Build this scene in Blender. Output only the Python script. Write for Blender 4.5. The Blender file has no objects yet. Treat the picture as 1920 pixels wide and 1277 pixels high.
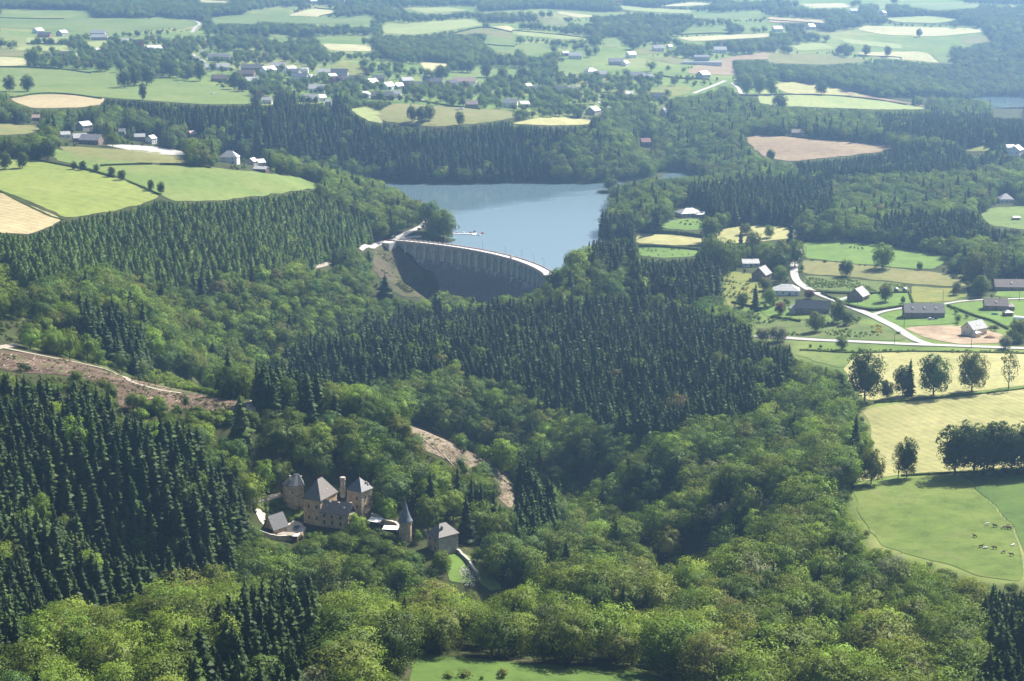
import bpy, bmesh, math, random
import numpy as np
from math import radians as R, sin, cos, tan, pi
from mathutils import Vector, Matrix
from mathutils.geometry import delaunay_2d_cdt

random.seed(7)
rng = np.random.default_rng(11)
sc = bpy.context.scene
COL = sc.collection

# ------------------------------------------------------------------ camera, sky, sun, exposure
FP = 3500.0                # focal length in photograph pixels (photo is 1920 wide)
PITCH = R(12.0)
HC = 250.0                 # metres above the crest of the dam
cam_d = bpy.data.cameras.new('camera')
cam = bpy.data.objects.new('camera', cam_d)
COL.objects.link(cam)
cam.location = (0, 0, HC)
cam.rotation_euler = (pi / 2 - PITCH, 0, 0)
cam_d.sensor_width = 36.0
cam_d.lens = 36.0 * FP / 1920.0
cam_d.clip_start = 1.0
cam_d.clip_end = 40000.0
sc.camera = cam

SUN_AZ, SUN_EL = R(41), R(44)
world = bpy.data.worlds.new('World')
sc.world = world
world.use_nodes = True
wn, wl = world.node_tree.nodes, world.node_tree.links
wn.clear()
sky = wn.new('ShaderNodeTexSky')
sky.sky_type = 'NISHITA'
sky.sun_disc = False
sky.sun_elevation = SUN_EL
sky.sun_rotation = SUN_AZ
sky.altitude = 500
sky.air_density = 1.0
sky.dust_density = 3.0
sky.ozone_density = 1.0
bg = wn.new('ShaderNodeBackground')
bg.inputs['Strength'].default_value = 0.056
wo = wn.new('ShaderNodeOutputWorld')
wl.new(sky.outputs[0], bg.inputs[0])
wl.new(bg.outputs[0], wo.inputs[0])

sun_d = bpy.data.lights.new('sun', 'SUN')
sun_d.energy = 5.0
sun_d.angle = R(0.53)
sun_d.color = (1.0, 0.95, 0.86)
sun = bpy.data.objects.new('sun', sun_d)
COL.objects.link(sun)
_sd = Vector((sin(SUN_AZ) * cos(SUN_EL), cos(SUN_AZ) * cos(SUN_EL), sin(SUN_EL)))
sun.rotation_euler = _sd.to_track_quat('Z', 'Y').to_euler()
sun.location = (300, 400, 900)

sc.view_settings.view_transform = 'Standard'
sc.view_settings.look = 'None'
sc.view_settings.exposure = 1.5
sc.view_settings.gamma = 1.0
sc.view_settings.use_curve_mapping = False
sc.cycles.use_denoising = True
sc.cycles.denoiser = 'OPENIMAGEDENOISE'
sc.cycles.max_bounces = 6
sc.cycles.diffuse_bounces = 2
sc.cycles.glossy_bounces = 2
sc.cycles.transmission_bounces = 3
sc.cycles.volume_bounces = 0
sc.cycles.transparent_max_bounces = 8
sc.cycles.sample_clamp_indirect = 6.0

# ------------------------------------------------------------------ helpers
def link(o):
    COL.objects.link(o)
    return o

def tag(o, label=None, cat=None, group=None, kind=None):
    if label: o['label'] = label
    if cat: o['category'] = cat
    if group: o['group'] = group
    if kind: o['kind'] = kind
    return o

def thing(name, loc, rz, label, cat, group=None):
    o = link(bpy.data.objects.new(name, None))
    o.location = loc
    o.rotation_euler = (0, 0, rz)
    o.empty_display_size = 1
    return tag(o, label, cat, group)

class MB:
    """collects simple solids; build() links them as one mesh object"""
    def __init__(s):
        s.v, s.f, s.m = [], [], []
    def add(s, vs, fs, mi=0):
        b = len(s.v)
        s.v += [tuple(v) for v in vs]
        s.f += [tuple(i + b for i in f) for f in fs]
        s.m += [mi] * len(fs)
        return s
    def box(s, c, d, rz=0.0, mi=0):
        x, y, z = d[0] / 2, d[1] / 2, d[2] / 2
        cs, sn = cos(rz), sin(rz)
        vs = []
        for dz in (-z, z):
            for dx, dy in ((-x, -y), (x, -y), (x, y), (-x, y)):
                vs.append((c[0] + dx * cs - dy * sn, c[1] + dx * sn + dy * cs, c[2] + dz))
        return s.add(vs, [(3, 2, 1, 0), (4, 5, 6, 7), (0, 1, 5, 4), (1, 2, 6, 5), (2, 3, 7, 6), (3, 0, 4, 7)], mi)
    def prism(s, prof, y0, y1, mi=0):
        """closed profile in x,z pushed from y0 to y1"""
        n = len(prof)
        vs = [(x, y0, z) for x, z in prof] + [(x, y1, z) for x, z in prof]
        fs = [tuple(range(n)), tuple(range(2 * n - 1, n - 1, -1))]
        fs += [(i + n, (i + 1) % n + n, (i + 1) % n, i) for i in range(n)]
        return s.add(vs, fs, mi)
    def rings(s, rings, cap=True, mi=0):
        n = len(rings[0])
        vs = [p for r in rings for p in r]
        fs = []
        for k in range(len(rings) - 1):
            for i in range(n):
                j = (i + 1) % n
                fs.append((k * n + i, k * n + j, (k + 1) * n + j, (k + 1) * n + i))
        if cap:
            fs.append(tuple(range(n - 1, -1, -1)))
            fs.append(tuple((len(rings) - 1) * n + i for i in range(n)))
        return s.add(vs, fs, mi)
    def lathe(s, c, prof, n=12, mi=0, ph=0.0):
        rs = [[(c[0] + r * cos(2 * pi * i / n + ph), c[1] + r * sin(2 * pi * i / n + ph), c[2] + z) for i in range(n)] for r, z in prof]
        return s.rings(rs, True, mi)
    def tube(s, a, b, r0, r1=None, n=6, mi=0):
        r1 = r0 if r1 is None else r1
        a, b = Vector(a), Vector(b)
        q = (b - a).to_track_quat('Z', 'Y')
        rs = []
        for p, r in ((a, r0), (b, r1)):
            rs.append([tuple(p + q @ Vector((r * cos(2 * pi * i / n), r * sin(2 * pi * i / n), 0))) for i in range(n)])
        return s.rings(rs, True, mi)
    def mesh(s, name, mats, smooth=False):
        me = bpy.data.meshes.new(name)
        me.from_pydata(s.v, [], s.f)
        for m in mats if isinstance(mats, (list, tuple)) else [mats]:
            me.materials.append(m)
        me.polygons.foreach_set('material_index', s.m)
        if smooth:
            me.polygons.foreach_set('use_smooth', [True] * len(s.f))
        me.update()
        return me
    def build(s, name, mats, parent=None, loc=(0, 0, 0), rz=0.0, smooth=False):
        o = link(bpy.data.objects.new(name, s.mesh(name, mats, smooth)))
        o.location = loc
        o.rotation_euler = (0, 0, rz)
        if parent: o.parent = parent
        return o

def part(name, me, parent, loc=(0, 0, 0), rz=0.0, scale=None):
    o = link(bpy.data.objects.new(name, me))
    o.location = loc
    o.rotation_euler = (0, 0, rz)
    if scale: o.scale = scale
    o.parent = parent
    return o

def copy_tree(root):
    def rec(o, par):
        c = o.copy()
        COL.objects.link(c)
        c.parent = par
        for ch in o.children: rec(ch, c)
        return c
    return rec(root, None)

# ------------------------------------------------------------------ materials
def nodemat(name):
    m = bpy.data.materials.new(name)
    m.use_nodes = True
    m.node_tree.nodes.clear()
    return m, m.node_tree.nodes, m.node_tree.links

def ramp(n, l, fac, stops):
    r = n.new('ShaderNodeValToRGB')
    e = r.color_ramp.elements
    while len(e) < len(stops): e.new(0.5)
    for i, (p, c) in enumerate(stops):
        e[i].position = p
        e[i].color = (*c, 1)
    l.new(fac, r.inputs[0])
    return r.outputs[0]

def noise(n, l, vec, scale, detail=4, rough=0.55):
    t = n.new('ShaderNodeTexNoise')
    t.inputs['Scale'].default_value = scale
    t.inputs['Detail'].default_value = detail
    t.inputs['Roughness'].default_value = rough
    if vec is not None: l.new(vec, t.inputs['Vector'])
    return t.outputs[0]

def mixc(n, l, fac, a, b, mode='MIX'):
    x = n.new('ShaderNodeMix')
    x.data_type = 'RGBA'
    x.blend_type = mode
    for s, v in ((x.inputs[0], fac), (x.inputs[6], a), (x.inputs[7], b)):
        if hasattr(v, 'is_linked'): l.new(v, s)
        elif isinstance(v, (int, float)): s.default_value = v
        else: s.default_value = (*v, 1)
    return x.outputs[2]

def surf(n, l, color, rough=0.8, spec=0.2, bump=None, bstr=0.3, bdist=0.05, metallic=0.0):
    p = n.new('ShaderNodeBsdfPrincipled')
    if hasattr(color, 'is_linked'): l.new(color, p.inputs['Base Color'])
    else: p.inputs['Base Color'].default_value = (*color, 1)
    p.inputs['Roughness'].default_value = rough
    p.inputs['Specular IOR Level'].default_value = spec
    p.inputs['Metallic'].default_value = metallic
    if bump is not None:
        b = n.new('ShaderNodeBump')
        b.inputs['Strength'].default_value = bstr
        b.inputs['Distance'].default_value = bdist
        l.new(bump, b.inputs['Height'])
        l.new(b.outputs[0], p.inputs['Normal'])
    o = n.new('ShaderNodeOutputMaterial')
    l.new(p.outputs[0], o.inputs['Surface'])
    return p

def coords(n, l, kind='Object'):
    t = n.new('ShaderNodeTexCoord')
    return t.outputs[kind]

def worldpos(n):
    return n.new('ShaderNodeNewGeometry').outputs['Position']

def plain(name, c, rough=0.7, spec=0.3, var=0.25, scale=1.2, metallic=0.0):
    m, n, l = nodemat(name)
    v = coords(n, l)
    f = noise(n, l, v, scale, 5, 0.65)
    col = ramp(n, l, f, [(0.25, [x * (1 - var) for x in c]), (0.75, [min(1, x * (1 + var)) for x in c])])
    surf(n, l, col, rough, spec, f, 0.15, 0.03, metallic)
    return m

def grassmat(name, stops, big=0.02, fine=0.5, stripe=None, sdark=0.25, patch=None):
    """field colours: large soft patches, tufts, optional mowing lines along a heading (deg, spacing m)"""
    m, n, l = nodemat(name)
    v = worldpos(n)
    a = noise(n, l, v, big, 6, 0.6)
    b = noise(n, l, v, fine, 4, 0.7)
    ad = n.new('ShaderNodeMath'); ad.operation = 'MULTIPLY_ADD'
    l.new(b, ad.inputs[0]); ad.inputs[1].default_value = 0.45
    l.new(a, ad.inputs[2])
    sb = n.new('ShaderNodeMath'); sb.operation = 'SUBTRACT'
    l.new(ad.outputs[0], sb.inputs[0]); sb.inputs[1].default_value = 0.22
    col = ramp(n, l, sb.outputs[0], stops)
    if patch:
        pn = noise(n, l, v, patch[0], 5, 0.6)
        pf = ramp(n, l, pn, [(patch[1], (0, 0, 0)), (patch[1] + 0.12, (1, 1, 1))])
        col = mixc(n, l, pf, col, patch[2])
    if stripe:
        mp = n.new('ShaderNodeMapping')
        mp.inputs['Rotation'].default_value = (0, 0, R(-stripe[0]))
        l.new(v, mp.inputs['Vector'])
        wv = n.new('ShaderNodeTexWave')
        wv.bands_direction = 'Y'
        wv.inputs['Scale'].default_value = 0.314 / stripe[1]
        wv.inputs['Distortion'].default_value = 2.2
        wv.inputs['Detail'].default_value = 3
        wv.inputs['Detail Scale'].default_value = 0.6
        l.new(mp.outputs[0], wv.inputs['Vector'])
        sf = ramp(n, l, wv.outputs[1], [(0.1, (1 - sdark,) * 3), (0.6, (1, 1, 1))])
        col = mixc(n, l, 1.0, col, sf, 'MULTIPLY')
    mid = noise(n, l, v, 0.13, 6, 0.72)
    ms = ramp(n, l, mid, [(0.32, (0.72, 0.74, 0.7)), (0.5, (1, 1, 1)), (0.7, (1.16, 1.13, 1.08))])
    col = mixc(n, l, 1.0, col, ms, 'MULTIPLY')
    surf(n, l, col, 0.95, 0.08, b, 0.5, 0.25)
    return m

def leafmat(name, trans=0.42, sheen=0.05, jit=0.35):
    """foliage: the tree's own colour ('tint', set on each tree) with light and dark sprays"""
    m, n, l = nodemat(name)
    at = n.new('ShaderNodeAttribute')
    at.attribute_type = 'INSTANCER'
    at.attribute_name = 'tint'
    v = coords(n, l)
    f = noise(n, l, v, 26.0, 2, 0.6)
    g = ramp(n, l, f, [(0.3, (1 - jit,) * 3), (0.72, (1 + jit,) * 3)])
    mr = n.new('ShaderNodeMapRange')
    l.new(f, mr.inputs[0])
    mr.inputs[1].default_value = 0.3; mr.inputs[2].default_value = 0.72
    mr.inputs[3].default_value = 1 - jit; mr.inputs[4].default_value = 1 + jit
    vm = n.new('ShaderNodeVectorMath'); vm.operation = 'SCALE'
    l.new(at.outputs['Color'], vm.inputs[0])
    l.new(mr.outputs[0], vm.inputs['Scale'])
    d = n.new('ShaderNodeBsdfDiffuse')
    l.new(vm.outputs[0], d.inputs[0])
    t = n.new('ShaderNodeBsdfTranslucent')
    tw = n.new('ShaderNodeVectorMath'); tw.operation = 'MULTIPLY'
    l.new(vm.outputs[0], tw.inputs[0])
    tw.inputs[1].default_value = (1.25, 1.2, 0.7)
    l.new(tw.outputs[0], t.inputs[0])
    mx = n.new('ShaderNodeMixShader')
    mx.inputs[0].default_value = trans
    l.new(d.outputs[0], mx.inputs[1]); l.new(t.outputs[0], mx.inputs[2])
    gl = n.new('ShaderNodeBsdfGlossy')
    gl.inputs['Roughness'].default_value = 0.5
    gl.inputs['Color'].default_value = (0.8, 0.85, 0.8, 1)
    m2 = n.new('ShaderNodeMixShader')
    m2.inputs[0].default_value = sheen
    l.new(mx.outputs[0], m2.inputs[1]); l.new(gl.outputs[0], m2.inputs[2])
    o = n.new('ShaderNodeOutputMaterial')
    l.new(m2.outputs[0], o.inputs['Surface'])
    return m

M = {}
M['leaf'] = leafmat('leaf', 0.30, 0.008, 0.3)
M['needle'] = leafmat('needle', 0.22, 0.008, 0.35)
M['bark'] = plain('bark', (0.09, 0.075, 0.06), 0.9, 0.1, 0.4, 6)
# near right pastures
M['pasture'] = grassmat('pasture', [(0.25, (0.062, 0.098, 0.02)), (0.5, (0.098, 0.138, 0.028)), (0.75, (0.145, 0.168, 0.045))], 0.03, 0.7, None, 0, (0.035, 0.57, (0.125, 0.135, 0.05)))
M['lush'] = grassmat('lush', [(0.25, (0.045, 0.085, 0.018)), (0.6, (0.07, 0.115, 0.024)), (0.85, (0.105, 0.145, 0.038))], 0.02, 0.7)
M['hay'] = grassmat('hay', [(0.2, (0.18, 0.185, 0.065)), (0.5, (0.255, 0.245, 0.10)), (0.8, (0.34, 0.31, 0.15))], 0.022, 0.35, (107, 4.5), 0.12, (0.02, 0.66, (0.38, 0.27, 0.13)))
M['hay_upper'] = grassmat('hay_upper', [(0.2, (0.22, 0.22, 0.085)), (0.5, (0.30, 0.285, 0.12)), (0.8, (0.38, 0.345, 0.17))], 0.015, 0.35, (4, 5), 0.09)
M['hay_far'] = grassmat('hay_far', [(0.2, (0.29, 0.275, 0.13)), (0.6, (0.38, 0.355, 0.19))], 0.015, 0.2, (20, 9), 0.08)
M['meadow'] = grassmat('meadow', [(0.2, (0.085, 0.13, 0.032)), (0.5, (0.12, 0.165, 0.042)), (0.85, (0.18, 0.195, 0.065))], 0.012, 0.4)
M['meadow_stripe'] = grassmat('meadow_stripe', [(0.2, (0.135, 0.175, 0.04)), (0.5, (0.175, 0.21, 0.05)), (0.85, (0.23, 0.24, 0.08))], 0.01, 0.35, (-24, 12), 0.07)
M['meadow_pale'] = grassmat('meadow_pale', [(0.2, (0.17, 0.215, 0.065)), (0.6, (0.24, 0.27, 0.1))], 0.01, 0.3)
M['meadow_olive'] = grassmat('meadow_olive', [(0.2, (0.11, 0.125, 0.04)), (0.55, (0.155, 0.155, 0.055)), (0.85, (0.21, 0.175, 0.085))], 0.02, 0.4)
M['meadow_gold'] = grassmat('meadow_gold', [(0.2, (0.10, 0.14, 0.03)), (0.55, (0.155, 0.165, 0.042)), (0.85, (0.27, 0.21, 0.05))], 0.05, 0.5)
M['lawn'] = grassmat('lawn', [(0.2, (0.075, 0.135, 0.026)), (0.6, (0.11, 0.175, 0.036)), (0.9, (0.16, 0.20, 0.06))], 0.05, 0.8)
M['tan_field'] = grassmat('tan_field', [(0.2, (0.26, 0.21, 0.11)), (0.6, (0.34, 0.28, 0.155)), (0.9, (0.39, 0.335, 0.2))], 0.01, 0.3, (-32, 7), 0.14)
M['plough'] = grassmat('plough', [(0.2, (0.19, 0.135, 0.085)), (0.6, (0.25, 0.19, 0.115)), (0.9, (0.29, 0.235, 0.13))], 0.012, 0.3, (-20, 14), 0.1)
M['rough'] = grassmat('rough', [(0.2, (0.05, 0.085, 0.022)), (0.5, (0.085, 0.12, 0.03)), (0.85, (0.16, 0.15, 0.06))], 0.06, 0.5, None, 0, (0.08, 0.6, (0.14, 0.1, 0.06)))
M['heath'] = grassmat('heath', [(0.25, (0.05, 0.045, 0.028)), (0.5, (0.075, 0.075, 0.034)), (0.8, (0.10, 0.11, 0.036))], 0.05, 0.4, None, 0, (0.05, 0.5, (0.07, 0.05, 0.04)))
M['brash'] = grassmat('brash', [(0.25, (0.05, 0.034, 0.022)), (0.5, (0.092, 0.062, 0.043)), (0.8, (0.18, 0.13, 0.092))], 0.06, 0.7, None, 0, (0.07, 0.56, (0.075, 0.095, 0.03)))
M['brash_pale'] = grassmat('brash_pale', [(0.25, (0.11, 0.085, 0.055)), (0.5, (0.185, 0.15, 0.105)), (0.8, (0.30, 0.255, 0.19))], 0.06, 0.8, (62, 3), 0.14, (0.06, 0.57, (0.09, 0.10, 0.04)))
M['soil'] = grassmat('soil', [(0.25, (0.22, 0.155, 0.10)), (0.5, (0.32, 0.24, 0.16)), (0.8, (0.42, 0.34, 0.24))], 0.06, 0.4, (10, 5), 0.2)
M['road'] = plain('road', (0.30, 0.285, 0.265), 0.75, 0.3, 0.2, 0.25)
M['track'] = plain('track', (0.27, 0.235, 0.185), 0.9, 0.1, 0.25, 0.5)
M['gravel'] = plain('gravel', (0.52, 0.46, 0.36), 0.95, 0.1, 0.2, 0.8)
M['paving'] = plain('paving', (0.30, 0.29, 0.27), 0.8, 0.2, 0.12, 0.5)
M['asphalt'] = plain('asphalt', (0.09, 0.09, 0.09), 0.8, 0.3, 0.2, 0.5)

def stonemat(name, c1, c2, c3, scale=3.2):
    m, n, l = nodemat(name)
    v = coords(n, l)
    mp = n.new('ShaderNodeMapping')
    mp.inputs['Scale'].default_value = (1, 1, 1.7)
    l.new(v, mp.inputs[0])
    vo = n.new('ShaderNodeTexVoronoi')
    vo.inputs['Scale'].default_value = scale
    l.new(mp.outputs[0], vo.inputs['Vector'])
    bw = n.new('ShaderNodeRGBToBW')
    l.new(vo.outputs['Color'], bw.inputs[0])
    big = noise(n, l, v, 0.35, 5, 0.65)
    col = ramp(n, l, bw.outputs[0], [(0.2, c1), (0.5, c2), (0.8, c3)])
    sh = ramp(n, l, big, [(0.3, (0.6, 0.58, 0.55)), (0.7, (1.15, 1.1, 1.05))])
    col = mixc(n, l, 1.0, col, sh, 'MULTIPLY')
    surf(n, l, col, 0.92, 0.1, vo.outputs['Distance'], 0.7, 0.12)
    return m
M['stone'] = stonemat('stone', (0.36, 0.265, 0.16), (0.56, 0.43, 0.275), (0.70, 0.57, 0.41))  # stone tones brightened because the visible castle walls lie in shade
M['stone_grey'] = stonemat('stone_grey', (0.30, 0.275, 0.235), (0.46, 0.42, 0.36), (0.6, 0.55, 0.48))
M['stone_house'] = stonemat('stone_house', (0.19, 0.14, 0.115), (0.28, 0.215, 0.17), (0.36, 0.285, 0.23), 3.6)
M['masonry'] = stonemat('masonry', (0.055, 0.05, 0.055), (0.085, 0.078, 0.08), (0.14, 0.125, 0.12), 0.9)
M['quoin'] = plain('quoin', (0.46, 0.40, 0.32), 0.9, 0.1, 0.2, 2)
M['rubble'] = plain('rubble', (0.5, 0.46, 0.40), 0.9, 0.1, 0.3, 2)

def slatemat(name, c, rough=0.5, spec=0.5, course=3.2):
    m, n, l = nodemat(name)
    v = coords(n, l)
    br = n.new('ShaderNodeTexBrick')
    br.inputs['Scale'].default_value = course
    br.inputs['Mortar Size'].default_value = 0.012
    br.inputs['Color1'].default_value = (*[x * 0.8 for x in c], 1)
    br.inputs['Color2'].default_value = (*[x * 1.22 for x in c], 1)
    br.inputs['Mortar'].default_value = (*[x * 0.5 for x in c], 1)
    mp = n.new('ShaderNodeMapping')
    mp.inputs['Rotation'].default_value = (R(58), 0, 0)
    l.new(v, mp.inputs[0]); l.new(mp.outputs[0], br.inputs['Vector'])
    f = noise(n, l, v, 0.8, 5, 0.7)
    sh = ramp(n, l, f, [(0.3, (0.72, 0.72, 0.7)), (0.7, (1.2, 1.18, 1.12))])
    col = mixc(n, l, 1.0, br.outputs[0], sh, 'MULTIPLY')
    surf(n, l, col, rough, spec, br.outputs['Fac'], 0.4, 0.03)
    return m
M['slate'] = slatemat('slate', (0.125, 0.122, 0.125))
M['slate_brown'] = slatemat('slate_brown', (0.155, 0.135, 0.122), 0.55, 0.4)
M['roof_brown_pale'] = slatemat('roof_brown_pale', (0.27, 0.22, 0.19), 0.6, 0.35)
M['slate_blue'] = slatemat('slate_blue', (0.12, 0.14, 0.17), 0.45)
M['slate_dark'] = slatemat('slate_dark', (0.075, 0.08, 0.09), 0.45)
M['roof_pale'] = slatemat('roof_pale', (0.42, 0.42, 0.42), 0.5)  # sun glare on slate, painted as a pale roof colour
M['roof_mid'] = slatemat('roof_mid', (0.26, 0.26, 0.27), 0.4)
M['roof_brown'] = slatemat('roof_brown', (0.16, 0.115, 0.10), 0.65)
M['roof_red'] = slatemat('roof_red', (0.30, 0.12, 0.085), 0.7)
M['roof_pink'] = slatemat('roof_pink', (0.42, 0.29, 0.25), 0.7)
M['white'] = plain('white', (0.78, 0.77, 0.74), 0.7, 0.3, 0.06, 0.6)
M['cream'] = plain('cream', (0.68, 0.60, 0.44), 0.8, 0.2, 0.08, 0.6)
M['brickred'] = plain('brickred', (0.34, 0.16, 0.12), 0.85, 0.2, 0.25, 2)
M['brown_wall'] = plain('brown_wall', (0.24, 0.17, 0.13), 0.85, 0.2, 0.25, 2)
M['grey_wall'] = plain('grey_wall', (0.42, 0.40, 0.37), 0.85, 0.2, 0.15, 1)
M['earth'] = plain('earth', (0.24, 0.15, 0.09), 0.95, 0.05, 0.3, 0.6)
M['timber'] = plain('timber', (0.13, 0.085, 0.055), 0.8, 0.2, 0.3, 3)
M['logwood'] = plain('logwood', (0.48, 0.38, 0.27), 0.8, 0.2, 0.3, 3)
M['concrete'] = plain('concrete', (0.38, 0.375, 0.35), 0.9, 0.15, 0.3, 0.25)
M['concrete_pale'] = plain('concrete_pale', (0.56, 0.53, 0.48), 0.85, 0.2, 0.15, 0.4)
M['parapet'] = plain('parapet', (0.47, 0.36, 0.32), 0.85, 0.2, 0.2, 0.6)
M['dark'] = plain('dark', (0.03, 0.03, 0.032), 0.6, 0.4, 0.2, 2)
M['glass'] = plain('glass', (0.02, 0.024, 0.03), 0.08, 0.6, 0.1, 2)
M['metal'] = plain('metal', (0.22, 0.23, 0.24), 0.5, 0.5, 0.15, 2, 0.3)
M['rubber'] = plain('rubber', (0.02, 0.02, 0.02), 0.9, 0.1, 0.1, 2)
M['red_paint'] = plain('red_paint', (0.55, 0.045, 0.03), 0.45, 0.5, 0.05, 2)
M['teal'] = plain('teal', (0.06, 0.36, 0.34), 0.6, 0.3, 0.05, 2)
M['blue_water'] = plain('blue_water', (0.05, 0.33, 0.55), 0.1, 0.5, 0.05, 2)
M['car_grey'] = plain('car_grey', (0.22, 0.25, 0.29), 0.3, 0.6, 0.05, 2, 0.4)
M['car_white'] = plain('car_white', (0.75, 0.75, 0.75), 0.3, 0.5, 0.03, 2)
M['car_dark'] = plain('car_dark', (0.03, 0.035, 0.045), 0.3, 0.6, 0.05, 2)
M['cloth'] = plain('cloth', (0.8, 0.78, 0.74), 0.8, 0.2, 0.05, 1)

def damface(name):
    """weathered concrete of the upper dam wall: grey with pale lime runs"""
    m, n, l = nodemat(name)
    v = worldpos(n)
    mp = n.new('ShaderNodeMapping')
    mp.inputs['Scale'].default_value = (1, 1, 0.18)
    l.new(v, mp.inputs[0])
    a = noise(n, l, mp.outputs[0], 0.35, 5, 0.65)
    b = noise(n, l, v, 0.08, 4, 0.6)
    c = ramp(n, l, a, [(0.3, (0.26, 0.265, 0.25)), (0.5, (0.40, 0.40, 0.37)), (0.72, (0.58, 0.57, 0.53))])  # greys raised: this side of the dam faces away from the sun
    s = ramp(n, l, b, [(0.3, (0.75, 0.75, 0.75)), (0.7, (1.1, 1.1, 1.1))])
    c = mixc(n, l, 1.0, c, s, 'MULTIPLY')
    surf(n, l, c, 0.9, 0.15, a, 0.3, 0.1)
    return m
M['dam_face'] = damface('dam_face')
M['dam_trim'] = plain('dam_trim', (0.50, 0.49, 0.45), 0.9, 0.15, 0.28, 0.3)  # lightened so niche and arch contrast shows without direct sun
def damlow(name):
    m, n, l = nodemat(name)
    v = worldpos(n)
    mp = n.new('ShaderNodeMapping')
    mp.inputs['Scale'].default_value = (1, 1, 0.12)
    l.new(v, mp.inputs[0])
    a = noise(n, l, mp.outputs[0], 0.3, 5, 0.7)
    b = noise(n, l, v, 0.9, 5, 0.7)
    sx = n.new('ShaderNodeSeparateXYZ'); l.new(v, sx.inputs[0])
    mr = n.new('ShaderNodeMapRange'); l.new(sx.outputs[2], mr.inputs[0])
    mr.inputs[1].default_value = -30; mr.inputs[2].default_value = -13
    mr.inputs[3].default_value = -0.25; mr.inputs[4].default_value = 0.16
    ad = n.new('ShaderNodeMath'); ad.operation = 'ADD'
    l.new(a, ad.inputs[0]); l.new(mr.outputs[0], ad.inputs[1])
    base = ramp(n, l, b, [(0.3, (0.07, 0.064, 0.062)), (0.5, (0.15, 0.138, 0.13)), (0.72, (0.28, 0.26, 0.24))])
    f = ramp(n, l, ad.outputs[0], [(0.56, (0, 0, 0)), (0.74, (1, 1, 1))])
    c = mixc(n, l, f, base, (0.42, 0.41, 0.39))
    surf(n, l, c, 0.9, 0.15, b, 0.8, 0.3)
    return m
M['dam_low'] = damlow('dam_low')

def watermat():
    """still water under the far bank, wind-ruffled over the rest"""
    m, n, l = nodemat('water')
    v = worldpos(n)
    a = noise(n, l, v, 0.5, 4, 0.6)
    sx = n.new('ShaderNodeSeparateXYZ'); l.new(v, sx.inputs[0])
    wob = noise(n, l, v, 0.012, 3, 0.5)
    f = n.new('ShaderNodeMath'); f.operation = 'MULTIPLY_ADD'
    l.new(wob, f.inputs[0]); f.inputs[1].default_value = 150.0
    l.new(sx.outputs[1], f.inputs[2])
    f2 = n.new('ShaderNodeMath'); f2.operation = 'MULTIPLY_ADD'
    l.new(sx.outputs[0], f2.inputs[0]); f2.inputs[1].default_value = -1.1
    l.new(f.outputs[0], f2.inputs[2])
    mr = n.new('ShaderNodeMapRange'); l.new(f2.outputs[0], mr.inputs[0])
    mr.inputs[1].default_value = 1905; mr.inputs[2].default_value = 1960
    mr.inputs[3].default_value = 0.30; mr.inputs[4].default_value = 0.056
    p = surf(n, l, (0.10, 0.152, 0.178), 0.2, 0.5, a, 0.12, 0.2)  # base colour lightened to carry the pale sky glare on the lake
    l.new(mr.outputs[0], p.inputs['Roughness'])
    p.inputs['IOR'].default_value = 1.333
    return m
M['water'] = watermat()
# ------------------------------------------------------------------ the lie of the land
SP, CP = sin(PITCH), cos(PITCH)
def ray(px, py):
    """ground-plane slope of the sight line through a photograph pixel: X per metre forward, Z per metre forward"""
    u = (np.asarray(px, float) - 960.0) / FP
    v = (638.5 - np.asarray(py, float)) / FP
    fwd = CP + v * SP
    return u / fwd, (-SP + v * CP) / fwd

def project(x, y, z):
    dz = z - HC
    depth = y * CP - dz * SP
    depth = np.maximum(depth, 1.0)
    return 960.0 + FP * x / depth, 638.5 - FP * (y * SP + dz * CP) / depth

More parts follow.
